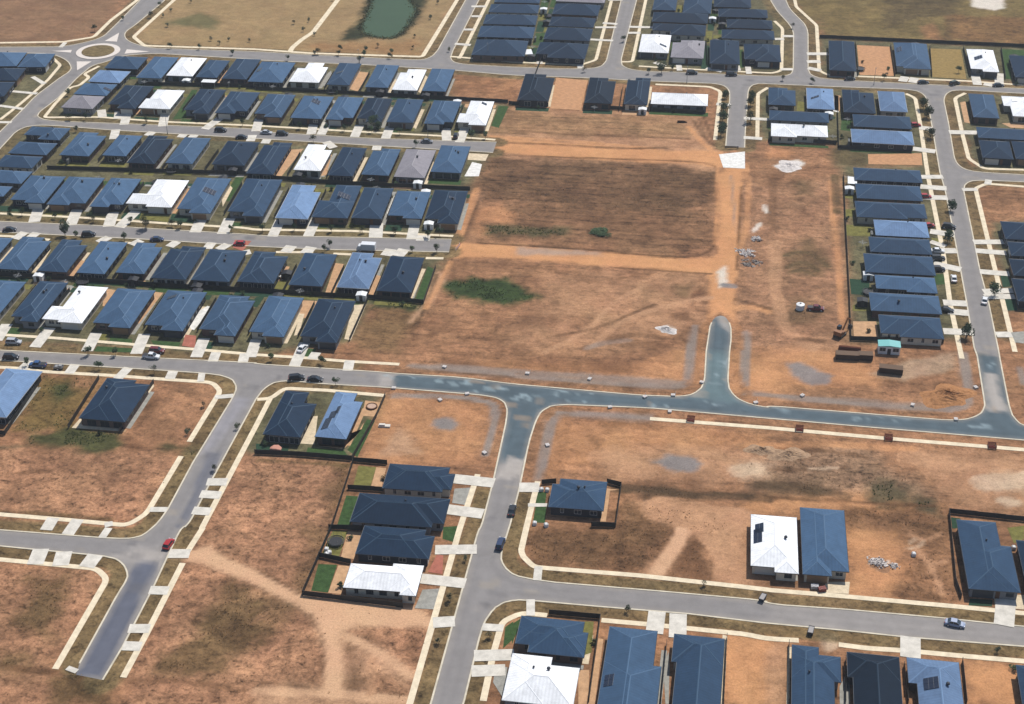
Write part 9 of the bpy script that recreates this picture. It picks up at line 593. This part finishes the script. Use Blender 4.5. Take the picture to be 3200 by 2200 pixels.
# ------------------------------------------------------------------ trees
def crown(n,r,h0,h1,seed,mt):
    R_=random.Random(seed); mb=MB(); blobs=[(Vector((R_.gauss(0,r*.35),R_.gauss(0,r*.35),R_.uniform(h0+.2*(h1-h0),h1-.2*(h1-h0)))),r*R_.uniform(.45,.75)) for _ in range(7)]
    for i in range(n):
        c,rr=R_.choice(blobs); d=Vector((R_.gauss(0,1),R_.gauss(0,1),R_.gauss(0,1))).normalized()*rr*R_.uniform(.6,1.05); p=c+d; p.z=max(h0,p.z)
        s=R_.uniform(.12,.26)*(.6+r*.35); u=Vector((R_.gauss(0,1),R_.gauss(0,1),R_.gauss(0,.6))).normalized(); v=u.orthogonal().normalized()
        mb.face(p-u*s,p+v*s*.6,p+u*s,p-v*s*.6)
    return mb.mesh('crown',mt)
def trunk(h,r,seed):
    R_=random.Random(seed); mb=MB(); mb.tube((0,0,0),(.04,.02,h*.75),r,r*.5,6)
    for k in range(4): a=k*1.6; mb.tube((.02,.01,h*(.42+.08*k)),(math.cos(a)*h*.2,math.sin(a)*h*.2,h*(.62+.09*k)),r*.45,r*.15,5)
    return mb.mesh('trunk',M_BARK)
TK={'street':[(trunk(3.4,.09,i),crown(420,1.35,1.3,3.9,i,M_LEAF[i%2])) for i in range(3)],'sapling':[(trunk(1.8,.05,9+i),crown(160,.75,.5,2.0,9+i,M_LEAF[2])) for i in range(2)],'garden':[(trunk(.9,.05,60+i),crown(200,.75,.1,1.5,60+i,M_LEAF[i%2])) for i in range(3)],'bushy':[(trunk(3.2,.1,20+i),crown(620,1.8,.9,3.8,20+i,M_LEAF[0])) for i in range(3)],'big':[(trunk(5.6,.16,30),crown(800,2.0,1.6,6.3,30,M_LEAF[0]))]}
for i,(k,x,y,label) in enumerate(TREES):
    tm,cm=TK[k][i%len(TK[k])]; t=empty({'sapling':'sapling','garden':'garden_shrub'}.get(k,'street_tree'),x,y,0,random.random()*6.28); s=random.uniform(.85,1.15)*{'street':.72,'big':.8}.get(k,1); t.scale=(s,s,s*random.uniform(.9,1.1)); tag(t,label,'shrub' if k=='garden' else 'tree',{'sapling':'saplings on the open field','garden':'shrubs in the back gardens'}.get(k,'young trees along the verges'))
    link('trunk',tm,t); link('crown',cm,t)
for i,(x,y,label) in enumerate(SHRUB):
    t=empty('bush',x,y,0,i); t.scale=(1.2,.8,.36); tag(t,label,'bush','green bushes in the brown field'); link('stem',trunk(1.2,.08,50+i),t); link('crown',crown(900,2.3 if i==0 else 1.7,.05,2.4,50+i,M_LEAF[1]),t)

# ------------------------------------------------------------------ vehicles (nose towards +x)
CARC={'red':alb(176,40,44),'navy':alb(36,56,92),'black':alb(30,34,40),'silverblue':alb(150,164,190),'blue':alb(48,86,136),'grey':alb(120,122,126),'white':alb(232,234,236),'silver':alb(186,190,196),'maroon':alb(112,40,44),'darkgreen':alb(44,62,52)}
def paintm(c): return plain('car_paint_'+c,CARC[c],.3,.5)
M_TYRE=plain('tyre_rubber',(.02,.02,.022),.85,.2); M_RIM=plain('wheel_rim',(.5,.5,.52),.35,.5); M_LAMP=plain('headlamp_lens',(.75,.76,.78),.15,.5); M_TAIL=plain('tail_lamp',(.35,.02,.02),.3,.5); M_TRIM=plain('dark_trim',(.03,.03,.033),.6,.3)
def loft(mb,secs):
    """secs: list of (x, halfwidth, z0, z1) cross sections with rounded upper corners"""
    rings=[]
    for x,hw,z0,z1 in secs:
        c=min(.18,(z1-z0)*.3); rings.append([(x,-hw,z0),(x,-hw,z1-c),(x,-hw+c*.8,z1),(x,hw-c*.8,z1),(x,hw,z1-c),(x,hw,z0)])
    k=len(mb.v)
    for r in rings: mb.v+=r
    m=6
    for i in range(len(rings)-1):
        for j in range(m): mb.f.append((k+i*m+j,k+i*m+(j+1)%m,k+(i+1)*m+(j+1)%m,k+(i+1)*m+j))
    mb.f.append(tuple(k+j for j in range(m))); mb.f.append(tuple(k+(len(rings)-1)*m+j for j in range(m))[::-1])
def wheels(t,xs_,hw,r=.33):
    if 'w' not in PLAIN:
        a=MB(); a.tube((0,-.11,0),(0,.11,0),1,1,18); b=MB(); b.tube((0,-.125,0),(0,.125,0),.62,.62,12); PLAIN['w']=(a.mesh('tyre',M_TYRE),b.mesh('rim',M_RIM))
    a,b=PLAIN['w']
    for x in xs_:
        for s in(-1,1):
            o=link('wheel',a,t); o.location=(x,s*hw,r); o.scale=(r,1,r); link('rim',b,o)
def lamps(t,xf,xr,hw,z):
    for s in(-1,1):
        mb=MB(); mb.box(xf-.1,s*hw-.2,z-.08,xf+.02,s*hw+.2,z+.08); mb.build('headlight',M_LAMP,t)
        mb=MB(); mb.box(xr-.02,s*hw-.16,z-.02,xr+.1,s*hw+.16,z+.18); mb.build('tail_light',M_TAIL,t)
def make_car(kind,col):
    t=empty('car',0,0); P=paintm(col)
    if kind in('sedan','hatch','suv','ute'):
        L_={'sedan':4.6,'hatch':4.2,'suv':4.7,'ute':5.2}[kind]; hw=.9; up=.22 if kind in('suv','ute') else 0; h=L_/2; zb=.85+up
        mb=MB(); loft(mb,[(-h,hw*.86,.4,zb-.1),(-h+.25,hw,.26+up*.5,zb),(-h*.4,hw,.24+up*.5,zb+.06),(h*.35,hw,.24+up*.5,zb+.03),(h-.5,hw*.97,.26+up*.5,zb-.1),(h-.1,hw*.86,.3,zb-.24),(h,hw*.7,.36,zb-.34)]); mb.build('body',P,t,True if 0 else False)
        zr={'sedan':1.42,'hatch':1.46,'suv':1.74,'ute':1.74}[kind]
        x0,x1,x2,x3={'sedan':(-h+.55,-h+1.35,.35,1.25),'hatch':(-h+.15,-h+.65,.3,1.2),'suv':(-h+.12,-h+.5,.5,1.25),'ute':(-.75,-.55,.7,1.5)}[kind]
        mb=MB(); w0,w1=hw*.9,hw*.72; b=zb-.02
        mb.face((x0,-w0,b),(x3,-w0,b),(x2,-w1,zr-.04),(x1,-w1,zr-.04)); mb.face((x3,w0,b),(x0,w0,b),(x1,w1,zr-.04),(x2,w1,zr-.04)); mb.face((x3,-w0,b),(x3,w0,b),(x2,w1,zr-.04),(x2,-w1,zr-.04)); mb.face((x0,w0,b),(x0,-w0,b),(x1,-w1,zr-.04),(x1,w1,zr-.04)); mb.build('windows',M_GLASS,t)
        mb=MB(); mb.box(x1-.04,-w1-.03,zr-.05,x2+.04,w1+.03,zr+.02)
        for xa,xb in ((x0,x1),(x3,x2),((x0+x3)/2-.1,(x1+x2)/2)):
            for s in(-1,1): mb.tube((xa,s*w0,b),(xb,s*w1,zr-.03),.05,.05,5)
        mb.build('roof',P,t)
        if kind=='ute': mb=MB(); mb.box(-h+.12,-.78,zb+.03,-.85,.78,zb+.075); mb.build('tray_liner',M_TRIM,t)
        wheels(t,(-h+.85,h-.9),.84,.33+up*.25); lamps(t,h-.14,-h+.02,.6,zb-.22)
        for s in(-1,1): mb=MB(); mb.box(x3-.25,s*(w0+.06)-.09,b,x3-.1,s*(w0+.06)+.09,b+.14); mb.build('side_mirror',P,t)
    elif kind=='truck':
        mb=MB(); mb.box(-3.1,-1.15,1.0,1.6,1.15,3.2); mb.build('cargo_box',P,t); mb=MB(); loft(mb,[(1.7,1.05,.5,2.5),(2.6,1.05,.45,2.45),(3.2,1.0,.45,1.5)]); mb.build('cab',P,t); mb=MB(); mb.face((3.22,-.9,1.5),(3.22,.9,1.5),(2.66,.9,2.36),(2.66,-.9,2.36)); mb.build('windscreen',M_GLASS,t); mb=MB(); mb.box(-3.0,-.4,.55,2.6,.4,.98); mb.build('chassis',M_TRIM,t); wheels(t,(-2.1,2.4),1.0,.45); lamps(t,3.2,-3.1,.8,.8)
    elif kind=='trailer':
        mb=MB()
        mb.box(-1.4,-.85,.5,1.2,.85,.58); 
        for a in ((-1.4,-.85,.58,1.2,-.8,.95),(-1.4,.8,.58,1.2,.85,.95),(-1.4,-.8,.58,-1.35,.8,.95),(1.15,-.8,.58,1.2,.8,.95)): mb.box(*a)
        mb.build('tray',P,t); mb=MB(); mb.tube((1.2,-.5,.5),(2.4,0,.5),.05); mb.tube((1.2,.5,.5),(2.4,0,.5),.05); mb.build('drawbar',M_TRIM,t); wheels(t,(-.1,),.95,.32)
        mb=MB(); mb.box(-1.1,-.6,.6,-.2,.5,1.2); mb.box(.1,-.5,.6,.9,.6,1.0); mb.build('load',plain('grey_load',alb(150,150,150)),t)
    return t
CARP={}
for kind,col,x,y,a,label in CARS:
    if (kind,col) in CARP: t=copy_tree(CARP[(kind,col)])
    else: t=make_car(kind,col); CARP[(kind,col)]=t
    t.name={'ute':'pickup_truck','truck':'box_truck','trailer':'trailer'}.get(kind,'car'); t.location=(x,y,.03 if kind!='x' else 0); t.rotation_euler=(0,0,math.radians(a)); tag(t,label,{'ute':'pickup','truck':'truck','trailer':'trailer'}.get(kind,'car'),'vehicles parked around the estate')

# ------------------------------------------------------------------ street furniture and site clutter
def lamp():
    t=empty('street_lamp',0,0); mb=MB(); mb.tube((0,0,0),(0,0,7.5),.11,.06,8); mb.tube((0,0,7.5),(0,-1.6,7.9),.045,.04,6); mb.tube((0,0,0),(0,0,.5),.17,.17,8); mb.build('pole',plain('galvanised',alb(130,136,140),.5,.4),t); mb=MB(); mb.box(-.14,-2.2,7.84,.14,-1.55,7.96); mb.build('lamp_head',plain('lamp_grey',alb(96,100,106),.5,.4),t); return t
p0=None
for x,y,label in LAMPS:
    t=copy_tree(p0) if p0 else lamp(); p0=p0 or t; t.location=(x,y,0); tag(t,label,'street lamp','street lamps')
def pit():
    t=empty('pit_barrier',0,0); m1=plain('barrier_mesh',alb(136,70,58),.8,.2); mb=MB(); s=1.25
    for x,y in((-s,-s),(s,-s),(s,s),(-s,s)): mb.tube((x,y,0),(x,y,1.15),.06,.06,6)
    mb.build('post',plain('barrier_post',alb(90,50,44)),t)
    for k in range(4):
        mb=MB(); M_=Matrix.Rotation(k*math.pi/2,4,'Z')
        for i in range(7): mb.box(-s+.06,-s-.02,.1+i*.145,s-.06,-s+.02,.1+i*.145+.1,M_)
        mb.build('mesh_panel',m1,t)
    mb=MB(); mb.box(-1.0,-1.0,.03,1.0,1.0,.16); mb.box(-.8,-.8,.16,.8,.8,.2); mb.build('pit_cover',plain('pit_rust',alb(96,50,44),.9,.2),t); return t
p0=None
for x,y,label in PITS:
    t=copy_tree(p0) if p0 else pit(); p0=p0 or t; t.location=(x,y,.06); t.rotation_euler=(0,0,-.03); t.scale=(.82,.82,.82); tag(t,label,'barrier','pit barriers on the pale path')
mc=plain('pale_concrete',alb(222,214,204),.9,.2)
def serv():
    t=empty('service_pit',0,0); mb=MB(); mb.box(-.55,-.45,0,.55,.45,.4); mb.build('base',mc,t); mb=MB(); mb.box(-.6,-.5,.4,.6,.5,.5); mb.box(-.15,-.1,.5,.15,.1,.54); mb.build('lid',plain('pit_lid',alb(206,200,196),.8,.3),t); mb=MB(); mb.tube((.75,.5,0),(.75,.5,1.2),.05,.05,6); mb.build('marker_stake',plain('stake_white',alb(226,222,214)),t); return t
p0=None
for i,(x,y,label) in enumerate(SERV):
    t=copy_tree(p0) if p0 else serv(); p0=p0 or t; t.location=(x,y,0); t.rotation_euler=(0,0,i*.4); tag(t,label,'service pit','service pits beside the new road')
PC={'white':alb(218,210,204),'grey':alb(160,150,142),'brown':alb(172,124,84),'tan':alb(170,140,112)}
for i,(x,y,r,h,c,nm,label) in enumerate(PILES):
    mb=MB(); R_=random.Random(i); n=26; m=12
    for a in range(m+1):
        for b in range(n):
            t_=2*math.pi*b/n; q=a/m; rr=r*q*(1+.25*math.sin(t_*2+i)+.15*math.sin(t_*5+2*i)); z=h*(math.cos(q*math.pi)*.5+.5)*(.75+.5*R_.random()) if a<m else -.05
            mb.v.append((rr*math.cos(t_),rr*.75*math.sin(t_),z))
    for a in range(m):
        for b in range(n): c2=(b+1)%n; mb.f.append((a*n+b,(a+1)*n+b,(a+1)*n+c2,a*n+c2))
    nb=len(mb.f)
    if nm=='rubble heap':
        cen=[(R_.gauss(0,r*.45),R_.gauss(0,r*.3)) for _ in range(5)]
        for k in range(int(60*r)):
            c0=R_.choice(cen); x_,y_=c0[0]+R_.gauss(0,r*.2),c0[1]+R_.gauss(0,r*.16); q=min(1,math.hypot(x_,y_/.75)/r); s=R_.uniform(.08,.3)*(1.5 if k%9==0 else 1); M_=Matrix.Translation((x_,y_,h*(math.cos(q*math.pi)*.5+.5)+.05))@Matrix.Rotation(R_.random()*6,4,Vector((R_.random(),R_.random(),R_.random()+.1))); mb.box(-s*1.5,-s*.7,-s*.35,s*1.5,s*.7,s*.35,M_)
    o=mb.build(nm.replace(' ','_'),mat('heap_'+str(i),PC[c],.95,.1,nscale=.9,nstr=.3,bump=.5,bscale=3)); o.location=(x,y,0)
    if nm=='rubble heap':
        o.data.materials.append(mat('heap_soil_'+str(i),SOIL['base'][0],.95,.1,nscale=.9,nstr=.3))
        for f in o.data.polygons[:nb]: f.material_index=1
    tag(o,label,'heap','heaps of spoil and rubble')
def gable_shed(t,w,d,h,wc,rc):
    mb=MB(); mb.box(-w/2,-d/2,0,w/2,d/2,h); mb.build('wall',wc,t); mb=MB(); mb.prism([(-w/2-.15,h+.004),(w/2+.15,h+.004),(w/2+.15,h+.06),(0,h+.4),(-w/2-.15,h+.06)],-d/2-.12,d/2+.12); mb.build('roof',rc,t); mb=MB(); mb.box(-.5,-d/2-.04,.02,.5,-d/2-.003,1.9); mb.build('door',M_FRAME[0],t)
wh=plain('white_steel',alb(236,238,238),.5,.4); dk=plain('black_steel',alb(34,36,42),.6,.3); rust=plain('rusty_steel',alb(120,70,52),.85,.2); tq=plain('turquoise_sheet',alb(112,186,184),.5,.4)
for kind,x,y,rot,label in MISC:
    t=empty(kind,x,y,0,math.radians(rot)); cat=kind.replace('_',' '); name=kind
    if kind=='trampoline':
        mb=MB(); n=28
        mb.face(*[(1.75*math.cos(2*math.pi*i/n),1.75*math.sin(2*math.pi*i/n),.85) for i in range(n)]); mb.build('jumping_mat',dk,t); mb=MB()
        for i in range(n):
            a,b=2*math.pi*i/n,2*math.pi*(i+1)/n; mb.tube((2.05*math.cos(a),2.05*math.sin(a),.87),(2.05*math.cos(b),2.05*math.sin(b),.87),.13,.13,6,False)
        mb.build('padded_rim',plain('rim_black',alb(24,30,34)),t)
        for i in range(6): a=i*math.pi/3; mb=MB(); mb.tube((2.0*math.cos(a),2.0*math.sin(a),0),(2.0*math.cos(a),2.0*math.sin(a),2.3),.035); mb.build('leg',M_ALU,t)
    elif kind in('shed','shed_dark'): name='garden_shed'; cat='shed'; gable_shed(t,3.0,2.4,2.0,wh if kind=='shed' else dk,wh if kind=='shed' else dk)
    elif kind=='clothesline':
        mb=MB(); mb.tube((0,0,0),(0,0,1.9),.05,.04,8); mb.build('post',M_ALU,t); mb=MB()
        for q in range(4): a=q*math.pi/2; mb.tube((0,0,1.9),(1.5*math.cos(a),1.5*math.sin(a),2.0),.035)
        mb.build('arm',M_ALU,t); mb=MB()
        for r in (.7,1.1,1.45):
            for q in range(4): a=q*math.pi/2; mb.tube((r*math.cos(a),r*math.sin(a),1.97),(r*math.cos(a+1.5708),r*math.sin(a+1.5708),1.97),.02)
        mb.build('line',M_ALU,t)
    elif kind=='slim_tank':
        name='rain_tank'; cat='water tank'; mb=MB(); mb.box(-.35,-1.1,.1,.35,1.1,1.9); mb.tube((0,-1.1,.1),(0,-1.1,1.9),.35); mb.tube((0,1.1,.1),(0,1.1,1.9),.35); mb.build('tank_body',plain('tank_grey',alb(120,122,120)),t); mb=MB(); mb.tube((0,0,1.9),(0,0,2.0),.2); mb.build('inlet',dk,t)
    elif kind=='site_shed':
        gable_shed(t,6.2,3.4,2.6,wh,tq); 
        for s in(-1,1): o=link('window',WIN[(1.8,1)],t); o.location=(s*1.9,-1.72,.95); link('pane',WIN[(1.8,'p')],o)
    elif kind in('container','container_small'):
        name='container'; cat='container'; L_=6.6 if kind=='container' else 4.0; mb=MB(); mb.box(-L_/2,-1.15,.15,L_/2,1.15,1.9)
        for i in range(int(L_/.4)): mb.box(-L_/2+.1+i*.4,-1.2,.3,-L_/2+.3+i*.4,-1.15,1.8)
        cb=plain('container_brown',alb(62,50,44)); mb.build('body',cb,t); mb=MB(); mb.box(-L_/2-.05,-1.22,1.9,L_/2+.05,1.22,1.98); mb.build('lid',plain('tarp_brown',alb(112,92,76),.9,.2),t); mb=MB(); mb.box(L_/2+.003,-1.0,.25,L_/2+.06,1.0,1.8); mb.build('door',dk,t)
    elif kind=='excavator':
        mb=MB(); 
        for s in(-1,1): mb.box(-1.7,s*1.05-.3,0,1.7,s*1.05+.3,.75)
        mb.build('track',M_TRIM,t); yl=plain('machine_body',alb(142,92,52)); mb=MB(); mb.box(-1.9,-1.2,.85,1.0,1.2,1.7); mb.box(-1.9,-1.2,1.7,-.4,1.2,2.2); mb.build('house_body',yl,t); mb=MB(); mb.box(.0,.2,1.7,1.3,1.2,3.0); mb.build('cab',M_GLASS,t); mb=MB(); mb.tube((.9,-.3,1.5),(3.6,-.3,4.6),.28,.24,6); mb.tube((3.6,-.3,4.6),(5.6,-.3,3.2),.24,.18,6); mb.tube((5.6,-.3,3.2),(5.9,-.3,1.2),.16,.14,6); mb.build('arm',yl,t); mb=MB(); mb.prism([(5.4,.2),(6.3,.3),(6.2,1.2),(5.8,1.2)],-.9,.3); mb.build('bucket',M_TRIM,t)
    elif kind=='pipe_stack':
        for k in range(9): z=.2+.36*(k//4); mb=MB(); mb.tube((-3.2,(k%4-1.5)*.42+.2*(k//4),z),(3.2,(k%4-1.5)*.42+.2*(k//4),z),.19,.19,10); mb.build('pipe',rust,t)
    elif kind=='pickup_dark':
        bpy.data.objects.remove(t); t=make_car('ute','maroon'); t.location=(x,y,0); t.rotation_euler=(0,0,math.radians(rot)); name='pickup_truck'; cat='pickup'
    elif kind=='water_tank':
        mb=MB(); mb.tube((0,0,0),(0,0,1.7),1.3,1.3,20); mb.tube((0,0,1.7),(0,0,2.0),1.3,.4,20); mb.build('tank_body',wh,t); mb=MB(); mb.tube((0,0,2.0),(0,0,2.1),.3,.3,12); mb.build('hatch',dk,t)
    elif kind.startswith('road_barrier'):
        name='road_barrier'; cat='barrier'; dkb='dark' in kind; W_=2.6 if dkb else 2.2
        for s in(-1,1): mb=MB(); mb.box(s*W_*.8-.06,-.06,0,s*W_*.8+.06,.06,1.2); mb.build('post',dk if dkb else wh,t)
        for z in (.35,.8):
            for i in range(8): mb=MB(); mb.box(-W_+i*W_/4,-.1,z,-W_+(i+1)*W_/4-.002,-.063,z+.32); mb.build('board',dk if dkb else (plain('sign_red',alb(186,60,50)) if i%2 else wh),t)
    elif kind=='carport':
        name='patio_roof'; mb=MB(); mb.box(-2.9,-1.6,2.35,2.9,1.6,2.47); mb.build('roof_sheet',wh,t)
        for s in(-1,1):
            for r in(-1,1): mb=MB(); mb.box(s*2.7-.06,r*1.4-.06,0,s*2.7+.06,r*1.4+.06,2.346); mb.build('post',M_ALU,t)
    elif kind=='bulk_bag':
        mb=MB(); loft(mb,[(-.5,.42,0,.8),(-.35,.52,0,.95),(.35,.52,0,.92),(.5,.42,0,.8)]); mb.build('bag',plain('white_bag',alb(232,232,230),.9,.1),t)
        for s in(-1,1): mb=MB(); mb.tube((s*.3,-.3,.85),(s*.3,.3,.85),.035); mb.tube((s*.3,-.3,.85),(s*.3,0,1.15),.03); mb.tube((s*.3,.3,.85),(s*.3,0,1.15),.03); mb.build('lifting_loop',plain('bag_strap',alb(190,190,188)),t)
    elif kind=='brick_pallet':
        red='red' in label; mb=MB()
        for i in range(4):
            for j in range(3): mb.box(-.9+i*.45,-.6+j*.4,.16,-.9+i*.45+.43,-.6+j*.4+.38,.95+.06*((i+j)%2))
        mb.build('bricks',plain('red_brick',alb(130,58,48)) if red else plain('wrapped_grey',alb(176,176,180)),t); mb=MB()
        for j in range(3): mb.box(-.95,-.6+j*.5,0,.95,-.45+j*.5,.15)
        mb.build('pallet',plain('raw_timber',alb(176,140,96)),t)
    elif kind=='skip':
        name='skip_bin'; t.scale=(.75,.75,.75); mb=MB(); mb.prism([(-1.1,.1),(1.1,.1),(1.6,1.3),(-1.6,1.3)],-.8,.8); mb.build('bin_body',plain('skip_blue',alb(60,68,86),.6,.3),t); mb=MB()
        for a in ((-1.66,-.88,1.3,1.66,-.78,1.4),(-1.66,.78,1.3,1.66,.88,1.4),(-1.66,-.78,1.3,-1.56,.78,1.4),(1.56,-.78,1.3,1.66,.78,1.4)): mb.box(*a)
        mb.build('rim',dk,t); mb=MB(); mb.box(-1.4,-.7,1.304,1.4,.7,1.36); mb.build('rubbish',plain('rubbish_grey',alb(170,166,164),.9,.1),t)
    elif kind=='tarp':
        name='tarpaulin_heap'; mb=MB(); loft(mb,[(-1.6,.5,0,.3),(-.8,1.0,0,.7),(.5,1.1,0,.8),(1.5,.6,0,.3)]); mb.build('cover',plain('pink_tarp',alb(206,150,132),.9,.1),t); mb=MB(); mb.tube((-1.2,-1.1,.08),(1.2,-1.15,.08),.09); mb.build('weight_pole',dk,t)
    elif kind=='log_pile':
        for k in range(5): mb=MB(); mb.tube((-1.9,(k%3-1)*.4,.25+.38*(k//3)),(1.8-.3*k,(k%3-1)*.4+.1,.25+.38*(k//3)),.22,.18,9); mb.build('log',plain('dark_log',alb(74,50,36),.9,.1),t)
    elif kind=='concrete_slab':
        mb=MB(); mb.box(-1.6,-.6,0,1.6,.6,.45); mb.build('block',mc,t); mb=MB(); mb.box(-1.4,-.4,.45,.2,.4,.8); mb.build('upper_block',mc,t)
    elif kind=='paddling_pool':
        name='garden_ring'; cat='garden bed'; mb=MB(); n=20
        for i in range(n):
            a,b=2*math.pi*i/n,2*math.pi*(i+1)/n
            for (r,z) in((1.5,.5),): mb.face((1.3*math.cos(a),1.3*math.sin(a),z),(1.6*math.cos(a),1.6*math.sin(a),z),(1.6*math.cos(b),1.6*math.sin(b),z),(1.3*math.cos(b),1.3*math.sin(b),z)); mb.face((1.6*math.cos(a),1.6*math.sin(a),0),(1.6*math.cos(b),1.6*math.sin(b),0),(1.6*math.cos(b),1.6*math.sin(b),z),(1.6*math.cos(a),1.6*math.sin(a),z))
        mb.build('timber_edge',plain('sleeper_brown',alb(110,80,60),.9,.1),t); mb=MB(); mb.face(*[(1.31*math.cos(2*math.pi*i/n),1.31*math.sin(2*math.pi*i/n),.4) for i in range(n)]); mb.build('soil_fill',plain('pale_fill',alb(200,170,150),.95,.1),t)
    elif kind=='table_set':
        name='outdoor_table'; mb=MB(); mb.box(-1.0,-.6,.7,1.0,.6,.77); mb.build('tabletop',wh,t)
        for s in(-1,1):
            for r in(-1,1): mb=MB(); mb.box(s*.9-.04,r*.5-.04,0,s*.9+.04,r*.5+.04,.697); mb.build('leg',wh,t)
    t.name=name; tag(t,label,cat)

# ------------------------------------------------------------------ air
mb=MB(); mb.box(-3200,-2800,-3,3200,3800,260); hm=bpy.data.materials.new('thin_haze'); hm.use_nodes=True; hn=hm.node_tree; hn.nodes.remove(hn.nodes['Principled BSDF']); pv=hn.nodes.new('ShaderNodeVolumePrincipled'); pv.inputs['Color'].default_value=(.86,.92,1,1); pv.inputs['Density'].default_value=.0001; pv.inputs['Anisotropy'].default_value=.2; hn.links.new(pv.outputs[0],hn.nodes['Material Output'].inputs['Volume'])
tag(mb.build('haze',hm),kind='stuff')
# ------------------------------------------------------------------ light, sky, camera
EL,AZ=math.radians(57),math.radians(24)      # sun height, bearing right of straight ahead
sd_=Vector((math.sin(AZ)*math.cos(EL),math.cos(AZ)*math.cos(EL),math.sin(EL)))
sun=bpy.data.lights.new('sun','SUN'); sun.energy=4.1; sun.angle=math.radians(.53); sun.color=(1,.955,.89)
so=bpy.data.objects.new('sun',sun); COL.objects.link(so); so.rotation_euler=sd_.to_track_quat('Z','Y').to_euler(); so.location=(0,400,300)
wd=bpy.data.worlds.new('World'); scn.world=wd; wd.use_nodes=True; nt=wd.node_tree; sk=nt.nodes.new('ShaderNodeTexSky'); sk.sky_type='NISHITA'; sk.sun_disc=False; sk.sun_elevation=EL; sk.sun_rotation=AZ
nt.links.new(sk.outputs[0],nt.nodes['Background'].inputs[0]); nt.nodes['Background'].inputs[1].default_value=.09
cam=bpy.data.cameras.new('camera'); cam.sensor_width=36; cam.lens=CAM['lens']; cam.clip_start=1; cam.clip_end=6000
co=bpy.data.objects.new('camera',cam); COL.objects.link(co)
M_=Matrix((CAM['R'],CAM['U'],[-x for x in CAM['F']])).transposed().to_4x4(); M_.translation=Vector((0,0,CAM['H'])); co.matrix_world=M_; scn.camera=co
vs_=scn.view_settings; vs_.view_transform='Standard'; vs_.look='None'; vs_.exposure=.3; vs_.gamma=1
